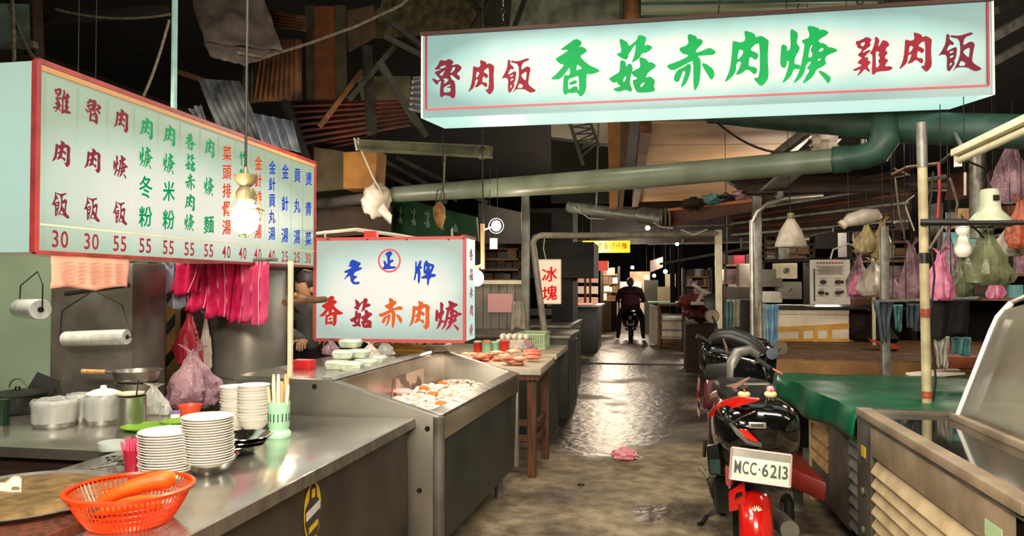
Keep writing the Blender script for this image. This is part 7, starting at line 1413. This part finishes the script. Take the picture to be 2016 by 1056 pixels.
# lattice hanger and panels under the sign
t = thing('lattice_hanger', 'dark steel lattice hanger seen under the long light sign', 'lattice', tuple(P(1150, 250, Y=7.2)))
A, B_, C_, D_ = P(1120, 235, Y=7.2), P(1160, 235, Y=7.2), P(1148, 325, Y=7.2), P(1180, 290, Y=7.2)
MB().bar(A, C_, .035, .035).build('rail', tr, t); MB().bar(B_, D_, .03, .03).build('rail', tr, t)
for k in range(5): a_, b2 = A.lerp(C_, k / 6), B_.lerp(D_, (k + 1) / 6); MB().bar(a_, b2, .014, .014).build('brace', tr, t); MB().bar(A.lerp(C_, (k + 1) / 6), B_.lerp(D_, (k + 1) / 6), .014, .014).build('brace', tr, t)
for pts, Y, m, lab in (([(1085, 268), (1205, 282), (1205, 236), (1085, 240)], 9.0, ('#c9c0b0', '#a89f90'), 'pale panel behind the dark lattice hanger'), ([(1200, 412), (1216, 412), (1222, 236), (1196, 236)], 8.4, ('#a8794a', '#80572f'), 'torn tan board upright beside the lattice hanger'), ([(1218, 412), (1226, 412), (1240, 236), (1222, 236)], 8.3, ('#6b5138', '#4c3927'), 'brown post between the tan board and the awning ceiling'), ([(1085, 400), (1200, 400), (1200, 290), (1085, 275)], 10.5, ('#1d1a15', '#28231c'), 'dark boarding behind the drain pipe')):
    w = [P(x, y, Y=Y) for x, y in pts]; dd = Vector((0, .04, 0)); tag(MB().hull([w[0], w[1], w[1] + dd, w[0] + dd, w[3], w[2], w[2] + dd, w[3] + dd]).build('upright_board', mat('ub_' + m[0][1:], m[0], m[1], rough=.75, scale=5, bump=.15)), lab, 'board')
pipe([P(1178, 236, Y=8.6), P(1174, 410, Y=8.6)], .012, 'galv', 'thin steel rod left of the torn tan board', 'rod', 'rod')
# beam with clutter
a, b = P(1122, 408, Y=9.6), P(1308, 432, Y=8.6); t = thing('rolled_awning', 'grey rolled awning tube over the middle of the aisle', 'awning', tuple(a)); MB().tube([a, b], .075, 16).build('roll', M['pvc_grey'], t); MB().tube([P(1262, 424, Y=8.8), P(1310, 432, Y=8.55)], .1, 16).build('end_sleeve', M['galv'], t)
for k in range(3): c = P(1300 + 8 * k, 432, Y=8.6 - .05 * k); MB().tube([c, c + Vector((.02, 0, 0))], .125, 16).build('end_ring', M['galv'], t)
q = [P(1318, 445, Y=8.5), P(1488, 415, Y=7.9), P(1486, 395, Y=7.9), P(1312, 413, Y=8.5)]; dd = Vector((0, .12, 0))
o = MB().hull([q[0], q[1], q[1] + dd, q[0] + dd, q[3], q[2], q[2] + dd, q[3] + dd]).build('wooden_gutter', mat('red_brown_board', '#6a4033', '#4a2d25', rough=.6, scale=5, bump=.1)); tag(o, 'red brown board slanting up to the bent pipe with rubbish on it', 'board')
o = MB().bar(P(1315, 414, Y=8.45), P(1500, 393, Y=7.85), .03, .03).build('orange_edge', mat('orange_edge', '#b0602f', rough=.5)); tag(o, 'orange edge strip along the red brown board', 'strip')  # edge strip in one plain orange colour
for k, (px, py, r, m, lab) in enumerate(((1464, 385, .12, 'bag_mauve', 'pink mauve crumpled bag on the red brown board'), (1402, 393, .1, 'cloth_teal', 'teal crumpled cloth on the red brown board'), (1365, 402, .12, 'dark_wood', 'dark rag on the lower end of the red brown board'), (1430, 391, .09, 'black', 'black plastic lump between the teal cloth and pink bag'))):
    c = P(px, py, Y=8.1); o = MB().ball(c, (r, .1, r * .55), 16, 10, None, .7, k + 3).build('crumpled_bag', M[m]); tag(o, lab, 'rubbish')
for k, (pts, lab) in enumerate((([P(1130, 408, Y=9.4), P(1160, 430, Y=9.4), P(1190, 432, Y=9.4), P(1200, 425, Y=9.4)], 'pale wire drooping below the rolled awning'), ([P(1286, 438, Y=8.4), P(1300, 447, Y=8.4), P(1325, 450, Y=8.4)], 'short yellow wire at the rolled awning end'), ([P(1340, 452, Y=8.4), P(1365, 463, Y=8.4), P(1392, 452, Y=8.4)], 'curved pale wire under the red brown board'))): pipe(pts, .009, 'wire_white', lab, 'wire', 'wire')
beam([P(1478, 345, Y=8.0), P(1600, 250, Y=6.6)], .06, .08, 'galv', 'roof_rail', 'grey rail along the right edge of the awning ceiling')
beam([P(1500, 390, Y=7.8), P(1570, 330, Y=7.0)], .2, .03, 'pvc_grey', 'roof_rail', 'flat grey strip below the drain pipe elbow')
o = MB().ball(P(1625, 285, Y=6.6), (.12, .1, .1), 12, 8, None, .8, 12).build('crumpled_bag', M['bag_white']); tag(o, 'dusty crumpled bag wedged above the drain pipe', 'rubbish')
# upper left wires and window
for pts, lab in ((sag(P(20, -40, Y=5), P(28, 118, Y=4.4), -.1), 'dark cable hanging at the upper left corner'), (sag(P(18, 10, Y=5), P(75, 125, Y=4.2), .05), 'dark cable running down to the menu board corner'), (sag(P(110, 18, Y=6), P(335, 28, Y=6), .06), 'thin cable sagging between the dark beams'), (sag(P(333, 40, Y=5.6), P(282, 190, Y=5.4), .05), 'thin cable dropping beside the pale green pole')): pipe(pts, .012, 'rope', lab, 'cable', 'cable')
o = MB().hull([P(-40, 90, Y=6), P(60, 90, Y=6), P(60, 90, Y=6.05), P(-40, 90, Y=6.05), P(-40, 5, Y=6), P(58, 8, Y=6), P(58, 8, Y=6.05), P(-40, 5, Y=6.05)]).build('translucent_sheet', mat('dim_green_sheet', '#71867a', '#4c5a52', rough=.5, scale=4)); tag(o, 'dim green wall sheet at the upper left corner', 'sheet')
beam([P(-40, 92, Y=5.9), P(70, 88, Y=5.9)], .06, .06, 'galv', 'metal_rail', 'grey rail under the dim green wall sheet')
beam([P(68, 120, Y=6.2), P(62, -40, Y=6.2)], .12, .12, 'dark_wood', 'dark_post', 'dark upright beside the dim green wall sheet', 'post')
beam([P(75, 40, Y=7), P(330, 20, Y=7)], .08, .1, 'roof_dark', 'dark_beam', 'dark beam crossing above the menu board'); beam([P(345, 140, Y=7.5), P(420, 165, Y=7.5)], .05, .06, 'wood', 'broken_lath', 'broken brown lath behind the pale green pole')
# ================================================================== FAR AISLE
t = thing('lit_stall', 'brightly lit stall shelves far down the left of the aisle', 'stall', tuple(P(1150, 640, Y=17)))
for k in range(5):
    a, b = P(1131, 520 + k * 22, Y=17.6), P(1176, 536 + k * 22, Y=17.6); block(MB(), a.x, b.x, 17.6, 17.9, b.z, a.z).build('shelf', mat('glowing_shelf_%d' % k, ['#e9b596', '#d9a489', '#e3c2a4', '#d69c86', '#efd2bb'][k], es=.6), t)  # lamplight on the shelves is put in as emission of their own
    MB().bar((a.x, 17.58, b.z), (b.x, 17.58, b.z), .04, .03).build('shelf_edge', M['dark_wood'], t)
for px in (1152, 1162): MB().bar((P(px, 600, Y=17).x, 17, 0), (P(px, 600, Y=17).x, 17, 2.7), .05, .05).build('post', M['rust_red'], t)
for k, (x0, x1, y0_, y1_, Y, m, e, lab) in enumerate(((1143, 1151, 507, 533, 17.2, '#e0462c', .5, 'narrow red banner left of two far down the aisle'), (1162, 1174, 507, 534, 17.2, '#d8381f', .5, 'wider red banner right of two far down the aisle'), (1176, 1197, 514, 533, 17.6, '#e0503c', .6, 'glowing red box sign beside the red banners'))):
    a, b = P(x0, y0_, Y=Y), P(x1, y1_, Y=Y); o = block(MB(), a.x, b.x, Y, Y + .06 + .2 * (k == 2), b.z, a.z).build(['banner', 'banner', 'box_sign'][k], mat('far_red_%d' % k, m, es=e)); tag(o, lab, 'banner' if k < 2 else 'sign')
    if k < 2: MB().bar((a.x + .02, Y, a.z), (a.x + .02, Y, a.z + .6), .01, .01).build('cord', M['wire'], o)
a, b = P(1130, 600, Y=16.4), P(1176, 690, Y=16.4); t = thing('grey_stall_counter', 'grey stall counter with a pink lit box under the bright shelves', 'counter', (a.x, 16.4, 0)); block(MB(), a.x - .6, b.x, 16.4, 18, 0, 1.0).build('body', mat('grey_cabinet_far', '#4b4d4c', '#3a3c3b', rough=.5, scale=3), t, bevel=.02); block(MB(), a.x - .6, b.x + .08, 16.35, 18, 1.0, 1.04).build('top', M['alu'], t)
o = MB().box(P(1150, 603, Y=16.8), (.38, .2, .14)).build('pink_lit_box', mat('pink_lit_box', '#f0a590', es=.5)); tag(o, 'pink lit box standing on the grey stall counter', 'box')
t = thing('far_stall', 'glowing food stall at the far end of the aisle behind the rider', 'stall', tuple(P(1255, 600, Y=28)))
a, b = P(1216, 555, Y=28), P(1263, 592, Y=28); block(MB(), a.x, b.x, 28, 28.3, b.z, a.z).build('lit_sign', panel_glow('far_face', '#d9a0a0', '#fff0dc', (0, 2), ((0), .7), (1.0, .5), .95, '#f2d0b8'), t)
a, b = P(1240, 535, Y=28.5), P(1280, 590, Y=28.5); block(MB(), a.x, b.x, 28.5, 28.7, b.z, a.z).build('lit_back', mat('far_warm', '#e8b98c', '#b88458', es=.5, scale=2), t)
a, b = P(1190, 596, Y=27.5), P(1290, 600, Y=27.5); block(MB(), a.x, b.x, 27.5, 28, 0.0, a.z).build('counter', mat('far_counter', '#bfae98', rough=.6), t)
for k, (px, py, r) in enumerate(((1273, 546, .08), (1288, 543, .06), (1288, 556, .05), (1245, 527, .06), (1310, 535, .07))):
    o = MB().ball(P(px, py, Y=26 - k * .3), r, 12, 8).build('lamp_globe', M['bulb_cool']); tag(o, ['round white lamp left of the far pair', 'round white lamp at the top right of the far pair', 'smallest lamp under the far pair', 'dim lamp above the far glowing stall', 'pale lamp beside the tilted white sign'][k], 'lamp')
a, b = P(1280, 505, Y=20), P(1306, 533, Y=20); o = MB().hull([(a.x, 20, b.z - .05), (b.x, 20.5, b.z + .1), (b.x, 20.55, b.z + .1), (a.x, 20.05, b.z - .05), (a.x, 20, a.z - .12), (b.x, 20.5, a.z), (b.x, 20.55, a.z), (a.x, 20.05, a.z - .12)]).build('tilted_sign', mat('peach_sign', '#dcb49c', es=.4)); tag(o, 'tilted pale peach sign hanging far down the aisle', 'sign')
for k, (x0, x1, y0_, y1_, Y, m, lab) in enumerate(((1186, 1206, 540, 590, 24, '#8a7c5e', 'tan far wall panel left of the glowing stall'), (1204, 1214, 538, 600, 24, '#3a2c22', 'dark upright left of the glowing stall'), (1295, 1322, 565, 584, 22, '#9a8a70', 'pale far box right of the rider'), (1310, 1330, 540, 565, 22.4, '#857962', 'tan far panel right of the rider'), (1268, 1296, 552, 585, 23, '#3c4038', 'dark far cabinet right of the rider'))):
    a, b = P(x0, y0_, Y=Y), P(x1, y1_, Y=Y); o = block(MB(), a.x, b.x, Y, Y + .3, 0 if y1_ > 580 else b.z, a.z).build('stall_hoarding', mat('far_panel_%d' % k, m, rough=.7)); tag(o, lab, 'panel')
for k, px in enumerate((1324, 1340)): c = P(px, 560, Y=19.5); o = MB().box((c.x, 19.5, 1.25), (.12, .12, 2.5)).build('dark_pillar', M['dark_gap']); tag(o, ['left dark pillar right of the rider', 'right dark pillar right of the rider'][k], 'pillar')
a, b = P(1276, 592, Y=20), P(1345, 592, Y=20); t = thing('green_stall_table', 'pale green topped stall table right of the rider', 'table', ((a.x + b.x) / 2, 20, 0)); block(MB(), a.x, b.x, 20, 21.5, .98, 1.02).build('top', mat('far_green', '#5f8a6c', rough=.4), t); block(MB(), a.x + .1, b.x, 20.1, 21.4, 0, .98).build('base', M['dark_wood'], t)
c = P(1287, 650, Y=18.6); o = MB().hull([(c.x - .12, 18.6, .1), (c.x + .12, 18.7, .05), (c.x + .14, 18.8, .05), (c.x - .1, 18.75, .1), (c.x - .1, 18.6, 1.05), (c.x + .12, 18.7, 1.0), (c.x + .14, 18.8, 1.0), (c.x - .08, 18.75, 1.05)]).build('standing_board', M['foam']); o.location.z -= .05; tag(o, 'pale board standing upright right of the rider', 'board')
for k, (x0, x1, z0, z1, Y) in enumerate(((-6, -1.3, 2.6, 3.3, 18.5), (2.2, 8, 2.3, 2.9, 17.5), (-4, 6, 2.9, 4.2, 26))):
    o = block(MB(), x0, x1, Y, Y + .2, z0, z1).build('shop_fascia', M['dark_wall']); tag(o, ['dark shop fascia above the bright shelves on the left', 'dark shop fascia above the far right stalls', 'dark fascia across the far end of the aisle'][k], 'fascia')
def goods_shelf(label, px0, px1, pyt, pyb, Y, n, seed, cols):
    rnd = random.Random(seed); a, b = P(px0, pyt, Y=Y), P(px1, pyb, Y=Y); t = thing('goods_shelf', label, 'shelf', ((a.x + b.x) / 2, Y, 0))
    for x in (a.x, b.x): MB().box((x, Y + .2, a.z / 2), (.06, .4, a.z)).build('upright', M['dark_wood'], t)
    for k in range(4):
        z = b.z + (a.z - b.z) * k / 4; MB().box(((a.x + b.x) / 2, Y + .2, z), (b.x - a.x, .4, .03)).build('shelf_board', M['wood_plank'], t); mb = MB(); x = a.x + .06
        while x < b.x - .12:
            w_ = rnd.uniform(.08, .2); h_ = (a.z - b.z) / 4 * rnd.uniform(.5, .85); mb.cur = rnd.randrange(len(cols)); mb.box((x + w_ / 2, Y + rnd.uniform(.08, .2), z + .015 + h_ / 2), (w_ * .92, .18, h_)); x += w_
        mb.build('goods', [M[c] for c in cols], t)['kind'] = 'stuff'
goods_shelf('tall shelf of boxed goods left of the glowing far stall', 1184, 1218, 525, 592, 22.5, 4, 1, ['foam', 'light_wood', 'red_trim', 'wood', 'paper_white'])
goods_shelf('tall shelf of boxed goods right of the dark pillars', 1346, 1400, 528, 600, 17.0, 4, 2, ['foam', 'concrete_wall', 'bag_mauve', 'cardboard', 'dark_wood'])
goods_shelf('shelf of small goods behind the bent steel pipe', 1424, 1480, 500, 590, 11.4, 4, 3, ['bag_mauve', 'concrete_wall', 'bag_red', 'cardboard', 'dark_wood', 'paper_white'])
goods_shelf('shelf of dim goods at the back of the right stall', 1500, 1600, 465, 510, 9.25, 4, 4, ['dark_wood', 'concrete_wall', 'cardboard', 'galv'])
goods_shelf('shelf of dim goods behind the hanging pink and mauve bags', 1672, 1800, 440, 590, 9.2, 4, 5, ['dark_wood', 'bag_mauve', 'cardboard', 'rust_red', 'cloth_grey'])
goods_shelf('shelf of dim goods behind the bell lampshade', 1850, 2040, 400, 590, 8.4, 4, 6, ['dark_wood', 'bag_mauve', 'cardboard', 'rust_red', 'cloth_teal', 'black'])
goods_shelf('dim shelf behind the bright lamp over the pale partition', 945, 1025, 470, 552, 9.9, 4, 7, ['dark_wood', 'galv', 'cardboard', 'black'])
# dropped pink bag on the floor
c = P(1229, 905, Z=0.0); t = thing('dropped_bag', 'small pink plastic bag lying alone on the wet aisle floor', 'bag', tuple(c))
MB().ball(c + Vector((0, 0, .045)), (.11, .085, .05), 26, 14, None, .4, 6).build('body', mat('pale_pink_bag', '#f2a0aa', '#e28896', rough=.3, scale=14, bump=.4, bscale=30), t)
MB().tube([c + Vector((.08, .02, .03)), c + Vector((.13, .04, .02)), c + Vector((.16, .03, .012))], [.012, .008, .004], 7).build('handle', M['bag_white'], t); MB().tube([c + Vector((.08, -.02, .025)), c + Vector((.14, -.02, .01))], [.01, .004], 7).build('handle', M['bag_white'], t)
o = MB().ball(P(1144, 955, Z=.006), (.03, .02, .012), 10, 6, None, .5, 3).build('dark_scrap', M['dark_wood']); tag(o, 'small dark scrap lying on the floor before the pink bag', 'scrap')
bpy.context.view_layer.update()
def hang(names, top=5.4):   # thin suspension wires up to the roof for the things that hang in the photo
    kids = {}
    for o in COL.objects:
        if o.parent is not None: kids.setdefault(o.parent.name, []).append(o)
    for nm in names:
        o = bpy.data.objects.get(nm)
        if o is None: continue
        pts = []
        def walk(x):
            if x.type == 'MESH': pts.extend(x.matrix_world @ v.co for v in x.data.vertices)
            for c in kids.get(x.name, []): walk(c)
        walk(o); zm = max(p.z for p in pts); q = [p for p in pts if p.z > zm - .004][0]
        xs = [p.x for p in pts]
        WORLD[o.name] = o.matrix_world.copy(); MB().tube([q - Vector((0, 0, .004)), (q.x, q.y, top)], .003, 4).build('hanging_wire', M['wire'], o)
hang(HANGERS)
